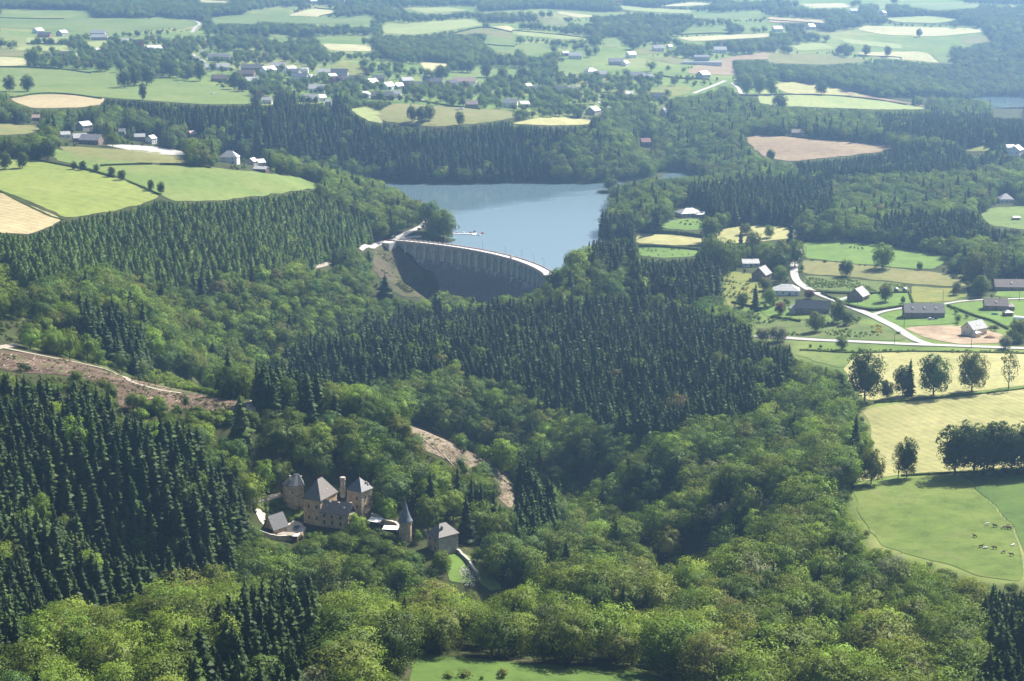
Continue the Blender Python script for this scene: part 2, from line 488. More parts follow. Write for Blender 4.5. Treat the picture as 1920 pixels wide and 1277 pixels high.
# sight-line pixel plus distance forward (or 'z' height): points of the ground as surveyed from the photograph
CTL = """
-300 0 D4830;960 0 D4830;2220 0 D4830;0 50 D3724;960 50 D3724;1920 50 D3800;0 100 D3080;960 100 D3150;1920 100 D3450;1900 150 D3250
0 150 z69;300 150 z66;600 150 z60;960 150 z55;1300 150 z46;1600 150 z42
0 200 z70;300 200 z62;600 200 z55;900 200 z50;1200 200 z40;1500 200 z28;1740 200 z18
0 250 z70;200 265 z66;500 240 z50;560 325 D2010;490 310 z52;650 331 z1;960 332 z2;750 333 z2;1130 352 z1
1200 270 D2250;1200 300 D2150;1100 240 z45;960 235 z45;800 235 z48;1400 260 z25;1500 300 z15;1650 275 z22;1400 330 z5;1600 345 z8;1800 335 z12;1800 280 z25;1900 290 z25;1840 235 z10;1250 330 D2090
1200 390 z6;1160 372 z3;1240 366 z7;1330 362 z8;1430 356 z8;1520 350 z9;1150 425 z3;1095 500 z2;1040 530 z1;1012 545 z-1;975 555 z-4;1500 390 z4;1700 390 z6;1900 400 z12;1600 430 z6;1850 450 z8;1650 470 z6;1500 480 z5;1900 500 z9;1300 450 z4;1200 445 z4;1250 480 z3;1350 520 z2;1450 560 z3;1300 590 z-4;1480 500 z5
1700 590 z7;1900 590 z9;1900 660 z10;1600 650 z7;1450 650 z1;1500 710 z2;1450 790 D990;1600 765 z7;1900 730 z11;1620 905 z10;1900 880 z13;1900 1050 z14;1650 1020 z9;1750 800 z9;1750 950 z11;1780 700 z9
1900 1150 z15;1600 1100 D680;1400 1050 D720;1250 1030 D800;1300 950 D830;1500 950 D790;1400 850 D930;1400 760 D1020
1000 610 D1300;1200 600 D1280;600 680 D1180;800 650 D1240;500 765 D1110;650 795 D1080;800 805 D1060;900 885 D1045;1020 955 D990;1100 1000 D925;1100 850 D1000;1200 800 D1040;1200 900 D920;1150 950 D930;1000 700 D1170;1200 700 D1130;1310 700 D1100
690 463 z0;620 490 z3;752 446 z1;780 446 z0.5;800 436 z1.5;830 448 z-0.5;815 425 z2;848 452 z-2;846 436 z-2;820 466 z-2;710 470 z-1;720 500 D1530;745 520 D1500;780 545 D1462
500 500 z20;300 450 z40;500 420 z35;650 405 z14;760 403 z4;800 412 z1;600 365 z38;300 560 z20;450 580 z4;600 560 z-9;150 520 z45;0 480 z57;350 650 z8;430 720 z-12;250 620 z25;100 600 z40;0 650 z48;0 560 z50;690 400 z12
150 300 z69;0 300 z70;0 420 z58;290 375 z57;560 345 z43;130 410 z56;430 300 z58;330 285 z62;640 350 z15
0 700 D880;230 725 D870;350 760 D860;470 765 D850;0 780 D820;200 800 D810;330 850 D800;400 900 D800
600 830 D860;740 812 D880;850 862 D890;940 920 D890;775 800 D902;850 832 D912;925 872 D918;962 906 D912;620 990 D800;548 945 D822;700 990 D805;765 1012 D795;830 1035 D785;515 992 D802;540 1003 D800;450 945 D803;500 930 D815
880 1082 D770;930 1102 D765;965 1050 D800;650 1065 D768;560 1050 D772;760 1075 D765
0 850 D790;200 900 D760;350 950 D760;420 1005 D765;100 1050 D690;250 1100 D690;400 1100 D715;0 1150 D640
700 1190 D610;400 1190 D600;200 1230 D570;0 1275 D545;900 1205 D610;1000 1255 D560;1200 1205 D620;1100 1135 D665;1300 1150 D650;1500 1200 D610;1700 1200 D610;1900 1277 D560
"""
# points nobody sees from here: stream beds, lake bed, and the land under and behind the viewer
HID = [(-95, 1583, -11), (-84, 1575, -19), (-71, 1565, -32), (-57, 1553, -42), (-44, 1539, -47), (-79, 1547, -44), (-89, 1560, -28), (-68, 1519, -48), (-31, 1486, -50), (-10, 1440, -46), (-45, 1415, -50), (-80, 1370, -48), (-119, 1300, -46), (-150, 1200, -44), (-15, 1395, -46), (10, 1360, -34),
       (-150, 715, -34), (-80, 705, -38), (0, 705, -40), (60, 735, -50), (75, 800, -56), (60, 880, -60), (40, 960, -60), (-50, 1030, -54), (-150, 1070, -46), (-190, 1120, -41), (-140, 645, -12),
       (-15, 1650, -24), (0, 1600, -24), (30, 1520, -22), (40, 1700, -24), (80, 1850, -24), (0, 1850, -24), (-40, 1765, -22), (-60, 1900, -18), (60, 1950, -16), (130, 1950, -12), (240, 1990, 2), (330, 1995, 3), (430, 1995, 3), (-150, 1960, -14), (-250, 1965, -12), (520, 1990, 4), (0, 1480, -24), (12, 1545, -22), (45, 1462, -16),
       (790, 2990, -6), (770, 3020, -6), (810, 3060, -6), (780, 2950, -5), (740, 2900, 4), (860, 2960, 10), (700, 3000, 12), (900, 3080, 10),
       (-300, 6500, 150), (900, 6500, 150), (2200, 6500, 150), (-2200, 6500, 155), (0, 9000, 175), (4000, 9000, 175), (-4000, 9000, 175), (0, 12000, 190), (6000, 12000, 190), (-6000, 12000, 190), (2500, 4800, 110), (-2500, 4800, 115),
       (0, 450, 24), (200, 450, 22), (-200, 450, 30), (0, 300, 20), (300, 300, 18), (-300, 300, 22), (0, 120, 15), (350, 120, 15), (-350, 120, 15)]
_pts = []
for _t in CTL.replace('\n', ';').split(';'):
    _t = _t.split()
    if len(_t) != 3: continue
    _px, _py = float(_t[0]), float(_t[1])
    for _e in ([_px] if 40 < _px < 1880 else [_px, _px + (-380 if _px < 900 else 380)]):
        _sx, _sz = ray(_px, _py)
        _D = float(_t[2][1:]) if _t[2][0] == 'D' else (HC - float(_t[2][1:])) / -_sz
        _z = HC + _sz * _D
        _pts.append((float(ray(_e, _py)[0]) * _D, _D, float(_z)))
_pts += HID
PTS = np.array(_pts)
_K = lambda a, b: np.sqrt(((a[:, None, 0] - b[None, :, 0]) ** 2 + (a[:, None, 1] - b[None, :, 1]) ** 2) + 22.0 ** 2)
_A = np.c_[_K(PTS, PTS) - 3.0 * np.eye(len(PTS)), np.ones(len(PTS))]
_A = np.r_[_A, [np.r_[np.ones(len(PTS)), 0]]]
_W = np.linalg.solve(_A, np.r_[PTS[:, 2], 0])

def _rbf(x, y):
    out = np.empty(x.size)
    q = np.c_[x.ravel(), y.ravel()]
    for i in range(0, len(q), 20000):
        out[i:i + 20000] = _K(q[i:i + 20000], PTS) @ _W[:-1] + _W[-1]
    return out.reshape(x.shape)

def vnoise(x, y, s, seed=0):
    """smooth value noise, cell size s metres"""
    g = np.random.default_rng(seed).random((256, 256))
    x, y = np.asarray(x) / s + 1000, np.asarray(y) / s + 1000
    i, j = np.floor(x).astype(int), np.floor(y).astype(int)
    fx, fy = x - i, y - j
    fx, fy = fx * fx * (3 - 2 * fx), fy * fy * (3 - 2 * fy)
    a, b, c, d = g[i % 256, j % 256], g[(i + 1) % 256, j % 256], g[i % 256, (j + 1) % 256], g[(i + 1) % 256, (j + 1) % 256]
    return (a * (1 - fx) + b * fx) * (1 - fy) + (c * (1 - fx) + d * fx) * fy

NS, NR = 361, 680
S_AX = np.linspace(-0.56, 0.56, NS)
Y_AX = 100.0 * np.exp(np.linspace(0, math.log(120.0), NR))
XOFF = 400.0
_gx = S_AX[None, :] * (Y_AX[:, None] + XOFF)
_gy = np.repeat(Y_AX[:, None], NS, 1)
ZG = _rbf(_gx, _gy)
_far = np.clip((_gy - 1900) / 1200, 0, 1)
ZG += (vnoise(_gx, _gy, 260, 3) - 0.5) * 14 * _far + (vnoise(_gx, _gy, 90, 4) - 0.5) * 2.0 * np.clip((_gy - 500) / 500, 0.3, 1) * (1 - 0.6 * ((_gy > 2880) & (_gy < 3100)))

def height(x, y):
    x, y = np.asarray(x, float), np.asarray(y, float)
    yy = np.clip(y, Y_AX[0] + 1e-3, Y_AX[-1] - 1)
    r = np.log(yy / 100.0) / math.log(120.0) * (NR - 1)
    i = np.clip(np.floor(r).astype(int), 0, NR - 2)
    fr = (yy - Y_AX[i]) / (Y_AX[i + 1] - Y_AX[i])
    # columns fan out with distance: same fraction across in both rows
    s = np.clip(x / (yy + XOFF), -0.5599, 0.5599)
    c = (s + 0.56) / 1.12 * (NS - 1)
    j = np.clip(np.floor(c).astype(int), 0, NS - 2)
    fc = c - j
    return (ZG[i, j] * (1 - fc) + ZG[i, j + 1] * fc) * (1 - fr) + (ZG[i + 1, j] * (1 - fc) + ZG[i + 1, j + 1] * fc) * fr

_MY = 300.0 * np.exp(np.linspace(0, math.log(36.0), 1500))
def hit(px, py, zmin=None):
    """first ground point along each sight line; zmin lifts the ground to a water level"""
    px, py = np.atleast_1d(np.asarray(px, float)), np.atleast_1d(np.asarray(py, float))
    out = np.empty((px.size, 3))
    for k in range(0, px.size, 4000):
        sx, sz = ray(px[k:k + 4000], py[k:k + 4000])
        X = sx[:, None] * _MY[None, :]
        g = height(X, np.broadcast_to(_MY, X.shape))
        if zmin is not None: g = np.maximum(g, zmin)
        below = (HC + sz[:, None] * _MY[None, :]) < g
        i = np.argmax(below, 1)
        i = np.where(below.any(1), i, _MY.size - 1)
        i = np.maximum(i, 1)
        lo, hi = _MY[i - 1], _MY[i]
        for _ in range(18):
            mid = (lo + hi) / 2
            gm = height(sx * mid, mid)
            if zmin is not None: gm = np.maximum(gm, zmin)
            b = (HC + sz * mid) < gm
            hi = np.where(b, mid, hi); lo = np.where(b, lo, mid)
        out[k:k + 4000] = np.c_[sx * hi, hi, HC + sz * hi]
    return out

def at(px, py):
    p = hit(px, py)[0]
    return Vector((p[0], p[1], float(height(p[0], p[1]))))
def at_z(px, py, z):
    sx, sz = ray(px, py)
    D = (z - HC) / sz
    return Vector((float(sx * D), float(D), z))
def px_m(p):
    """photograph pixels per metre across the view at a point"""
    return FP / (p[1] * CP - (p[2] - HC) * SP)

# ------------------------------------------------------------------ land cover read off the photograph (pixels of the photograph)
MX0, MY0, MX1, MY1 = -420, -40, 2340, 1500
def P(s):
    a = [float(t) for t in s.replace(',', ' ').split()]
    return np.array(a).reshape(-1, 2)
_gxp, _gyp = np.meshgrid(np.arange(MX0, MX1), np.arange(MY0, MY1))
def fillpoly(mask, poly, val):
    x0, y0 = np.floor(poly.min(0)).astype(int) - 1
    x1, y1 = np.ceil(poly.max(0)).astype(int) + 2
    x0, y0, x1, y1 = max(x0, MX0), max(y0, MY0), min(x1, MX1), min(y1, MY1)
    if x1 <= x0 or y1 <= y0: return
    X, Y = np.meshgrid(np.arange(x0, x1) + 0.5, np.arange(y0, y1) + 0.5)
    ins = np.zeros(X.shape, bool)
    n = len(poly)
    for i in range(n):
        ax, ay = poly[i]; bx, by = poly[(i + 1) % n]
        if ay == by: continue
        c = ((ay > Y) != (by > Y)) & (X < (bx - ax) * (Y - ay) / (by - ay) + ax)
        ins ^= c
    sub = mask[y0 - MY0:y1 - MY0, x0 - MX0:x1 - MX0]
    sub[ins] = val
def lookup(mask, px, py):
    i = np.clip(np.floor(py).astype(int) - MY0, 0, mask.shape[0] - 1)
    j = np.clip(np.floor(px).astype(int) - MX0, 0, mask.shape[1] - 1)
    return mask[i, j]

MIX, SPRUCE, LARCH, OPEN, VILLAGE, SAPLING, FARWOOD, SHRUB, HILLSIDE, PATCH, BRUSH, NEAR = range(12)
G = np.zeros((MY1 - MY0, MX1 - MX0), np.uint8)
KEEP = np.zeros_like(G)
for cls, s in [
    (PATCH, '-420,-40 2340,-40 2340,176 1440,176 1300,186 1150,196 1000,200 740,196 690,190 470,178 300,150 180,182 -420,182'),
    (FARWOOD, '470,-6 700,-6 690,10 520,8'), (FARWOOD, '0,5 150,8 260,12 450,20 470,32 380,40 300,32 180,34 170,20 0,16'),
    (FARWOOD, '425,42 500,46 585,52 584,70 520,70 425,56'), (FARWOOD, '700,85 800,76 910,66 930,90 920,116 830,122 780,112 715,108'),
    (FARWOOD, '1115,44 1200,38 1205,66 1120,70'), (FARWOOD, '1440,34 1600,38 1620,48 1560,60 1470,52'),
    (FARWOOD, '1850,30 2340,20 2340,190 1850,195 1740,182 1640,186 1560,168 1470,150 1440,122 1530,118 1620,128 1760,122 1800,116 1840,80'),
    (FARWOOD, '1600,20 1850,20 1850,48 1700,46 1600,38'), (FARWOOD, '1370,115 1440,108 1450,140 1400,146 1370,128'),
    (FARWOOD, '900,8 1100,2 1280,8 1280,22 1130,22 1020,16 900,22'),
    (FARWOOD, '1320,68 1380,64 1450,72 1450,95 1330,98'),
    (VILLAGE, '390,105 620,110 800,140 1000,150 1240,140 1260,200 1000,226 960,208 700,192 470,200 400,150'),
    (VILLAGE, '60,70 400,70 420,120 360,130 290,140 170,130 60,120'),
    # far shore and the woods beyond the lake
    (SPRUCE, '180,185 260,192 470,196 640,205 700,240 960,238 1110,236 1140,250 1120,352 960,340 700,338 640,330 520,300 430,270 330,252 200,215'),
    (MIX, '1000,300 1120,250 1300,230 1500,240 1420,345 1120,355 1050,350'),
    (MIX, '560,322 640,318 720,335 700,345 600,340'),
    (SPRUCE, '1290,372 1420,362 1560,352 1560,428 1500,430 1340,424 1290,410'),
    (SPRUCE, '1480,318 1560,298 1640,290 1800,296 1900,308 1880,330 1790,345 1740,352 1500,352'),
    (SPRUCE, '1650,240 1760,234 1920,240 2340,240 2340,285 1800,283 1700,276 1655,270'),
    (SPRUCE, '1640,440 1700,425 1790,430 1920,440 2340,440 2340,490 1900,478 1790,478 1720,470 1640,455'),
    (SPRUCE, '1080,425 1190,430 1185,500 1150,530 1090,500 1070,470'),
    (SPRUCE, '1185,505 1290,500 1350,520 1360,580 1260,600 1180,580'),
    # left hillside
    (LARCH, '-420,425 0,430 100,428 250,412 340,390 480,375 600,385 700,440 690,480 600,520 480,540 330,560 200,540 60,560 -420,560'),
    (SAPLING, '-420,500 10,500 60,560 68,600 0,590 -420,590'),
    (SHRUB, '-420,590 0,600 90,610 60,650 -420,650'),
    (SAPLING, '60,650 120,625 200,650 300,700 440,752 350,735 210,690 90,662'),
    (SPRUCE, '150,610 230,620 290,690 260,710 160,660'),
    # clear fellings
    (SHRUB, '-420,655 30,655 180,690 330,728 470,756 470,775 360,770 250,775 160,740 -420,720'),
    (SPRUCE, '-420,770 0,765 60,750 160,770 250,800 330,850 440,930 470,1010 440,1120 330,1190 200,1215 70,1275 0,1330 -420,1330'),
    # gorge side right of the river
    (SPRUCE, '470,770 540,690 640,640 760,612 1000,605 1180,590 1420,650 1480,700 1460,780 1400,820 1250,850 1150,850 1070,800 1000,780 900,740 760,735 640,760 560,800'),
    (SPRUCE, '850,930 905,900 1060,950 1040,1040 960,1030 905,980'),
    (HILLSIDE, '470,1000 620,992 800,1030 880,1060 850,1120 700,1110 560,1095 440,1100 430,1060'),
    (NEAR, '40,1330 80,1240 220,1190 420,1130 560,1120 700,1125 900,1110 1100,1090 1250,1120 1400,1225 1560,1230 1760,1235 1860,1195 1860,1500 40,1500'),
    (SPRUCE, '450,1190 580,1140 600,1200 560,1400 440,1400 350,1330'),
    (SPRUCE, '1830,1130 1920,1130 2340,1130 2340,1500 1780,1500 1850,1300'),
    (BRUSH, '1130,1060 1330,930 1620,900 1640,1030 1860,1090 1850,1200 1760,1240 1560,1232 1400,1225 1200,1130'),
]:
    fillpoly(G, P(s), cls)
# ------------------------------------------------------------------ ground, water, fields, roads
def chaikin(p, n=1, closed=True):
    for _ in range(n):
        q = []
        m = len(p)
        for i in range(m if closed else m - 1):
            a, b = p[i], p[(i + 1) % m]
            q += [a * 0.88 + b * 0.12, a * 0.12 + b * 0.88]
        p = np.array(q)
    return p
def densify(p, step, closed=True):
    q = []
    m = len(p)
    for i in range(m if closed else m - 1):
        a, b = p[i], p[(i + 1) % m]
        k = max(1, int(np.hypot(*(b - a)) / step))
        q += [a + (b - a) * t / k for t in range(k)]
    if not closed: q.append(p[-1])
    return np.array(q)

def inpoly(poly, x, y):
    ins = np.zeros(x.shape, bool)
    n = len(poly)
    for i in range(n):
        ax, ay = poly[i]; bx, by = poly[(i + 1) % n]
        if ay == by: continue
        ins ^= ((ay > y) != (by > y)) & (x < (bx - ax) * (y - ay) / (by - ay) + ax)
    return ins

SHEETS = []
def sheet(name, poly, mat, lift=0.0, keep=True, smooth=1, grow=0.0):
    """a piece of land cover laid on the ground: its outline is surveyed to the terrain, then meshed to follow it"""
    poly = P(poly) if isinstance(poly, str) else poly
    if keep: fillpoly(KEEP, poly, 1)
    q = densify(chaikin(poly, smooth), 7)
    w = hit(q[:, 0], q[:, 1])[:, :2]
    amp = np.clip(w[:, 1:2] / 900.0, 0.8, 2.5)
    w = w + np.c_[vnoise(w[:, 0], w[:, 1], 9, 31) - 0.5, vnoise(w[:, 0], w[:, 1], 9, 32) - 0.5] * 2.2 * amp
    # a sight line that skims over a hollow would jump: drop such points
    D = np.median(w[:, 1])
    st = max(3.0, D / 170.0)
    x0, y0 = w.min(0); x1, y1 = w.max(0)
    nx, ny = int((x1 - x0) / st) + 1, int((y1 - y0) / st) + 1
    if nx * ny > 16000:
        st *= math.sqrt(nx * ny / 16000.0)
    gx, gy = np.meshgrid(np.arange(x0, x1, st), np.arange(y0, y1, st))
    gx, gy = gx.ravel() + 0.13, gy.ravel() + 0.17
    ins = inpoly(w, gx, gy)
    pts = [Vector((float(a), float(b))) for a, b in w] + [Vector((float(a), float(b))) for a, b in zip(gx[ins], gy[ins])]
    n = len(w)
    vs, es, fs, *_ = delaunay_2d_cdt(pts, [(i, (i + 1) % n) for i in range(n)], [], 1, 0.01)
    if not fs: return None
    va = np.array([(v.x, v.y) for v in vs])
    z = height(va[:, 0], va[:, 1]) + 0.08 + va[:, 1] * 0.00013 + lift
    me = bpy.data.meshes.new(name)
    me.from_pydata(np.c_[va, z].tolist(), [], fs)
    me.materials.append(M[mat])
    me.polygons.foreach_set('use_smooth', [True] * len(me.polygons))
    o = link(bpy.data.objects.new(name, me))
    tag(o, kind='structure')
    return o

def catmull(p, step):
    p = [Vector(a) for a in p]
    p = [p[0] * 2 - p[1]] + p + [p[-1] * 2 - p[-2]]
    out = []
    for i in range(1, len(p) - 2):
        a, b, c, d = p[i - 1:i + 3]
        k = max(1, int((c - b).length / step))
        for t in range(k):
            t /= k
            out.append(0.5 * (2 * b + (c - a) * t + (2 * a - 5 * b + 4 * c - d) * t * t + (3 * b - a - 3 * c + d) * t ** 3))
    out.append(p[-2])
    return out

def ground_line(pts, step=4.0):
    p = P(pts) if isinstance(pts, str) else pts
    w = hit(p[:, 0], p[:, 1])
    return catmull([(a[0], a[1], 0) for a in w], step)

def strip(name, pts, width, mat, lift=0.12, keep=2):
    L = ground_line(pts, 3.0)
    vs, fs = [], []
    na = 5
    for i, p in enumerate(L):
        t = (L[min(i + 1, len(L) - 1)] - L[max(i - 1, 0)]).normalized()
        nrm = Vector((-t.y, t.x, 0))
        for k in range(na):
            q = p + nrm * width * (k / (na - 1) - 0.5)
            vs.append((q.x, q.y, float(height(q.x, q.y)) + 0.12 + q.y * 0.00013 + lift + 0.04 * (1 - abs(k - 2) / 2)))
        if i:
            for k in range(na - 1):
                fs.append(((i - 1) * na + k + 1, (i - 1) * na + k, i * na + k, i * na + k + 1))
        if keep:
            X, Y = project(p.x, p.y, float(height(p.x, p.y)))
            r = max(keep, width * FP / p.y / 2 + 1)
            h = max(3, r * 0.5)
            fillpoly(KEEP, np.array([(X - r, Y - h), (X + r, Y - h), (X + r, Y + h), (X - r, Y + h)]), 1)
    me = bpy.data.meshes.new(name)
    me.from_pydata(vs, [], fs)
    me.materials.append(M[mat])
    me.polygons.foreach_set('use_smooth', [True] * len(fs))
    o = link(bpy.data.objects.new(name, me))
    tag(o, kind='structure')
    return o

LAKE = -3.0
# the lake, seen outline, kept free of trees standing in front of it
fillpoly(KEEP, P('705,335 830,340 1000,358 1118,364 1122,392 1080,420 1062,470 1052,498 1028,508 980,490 905,470 850,448 853,420 835,392 790,372 740,352'), 1)
fillpoly(KEEP, P('1860,190 1915,184 1920,222 1862,220'), 1)

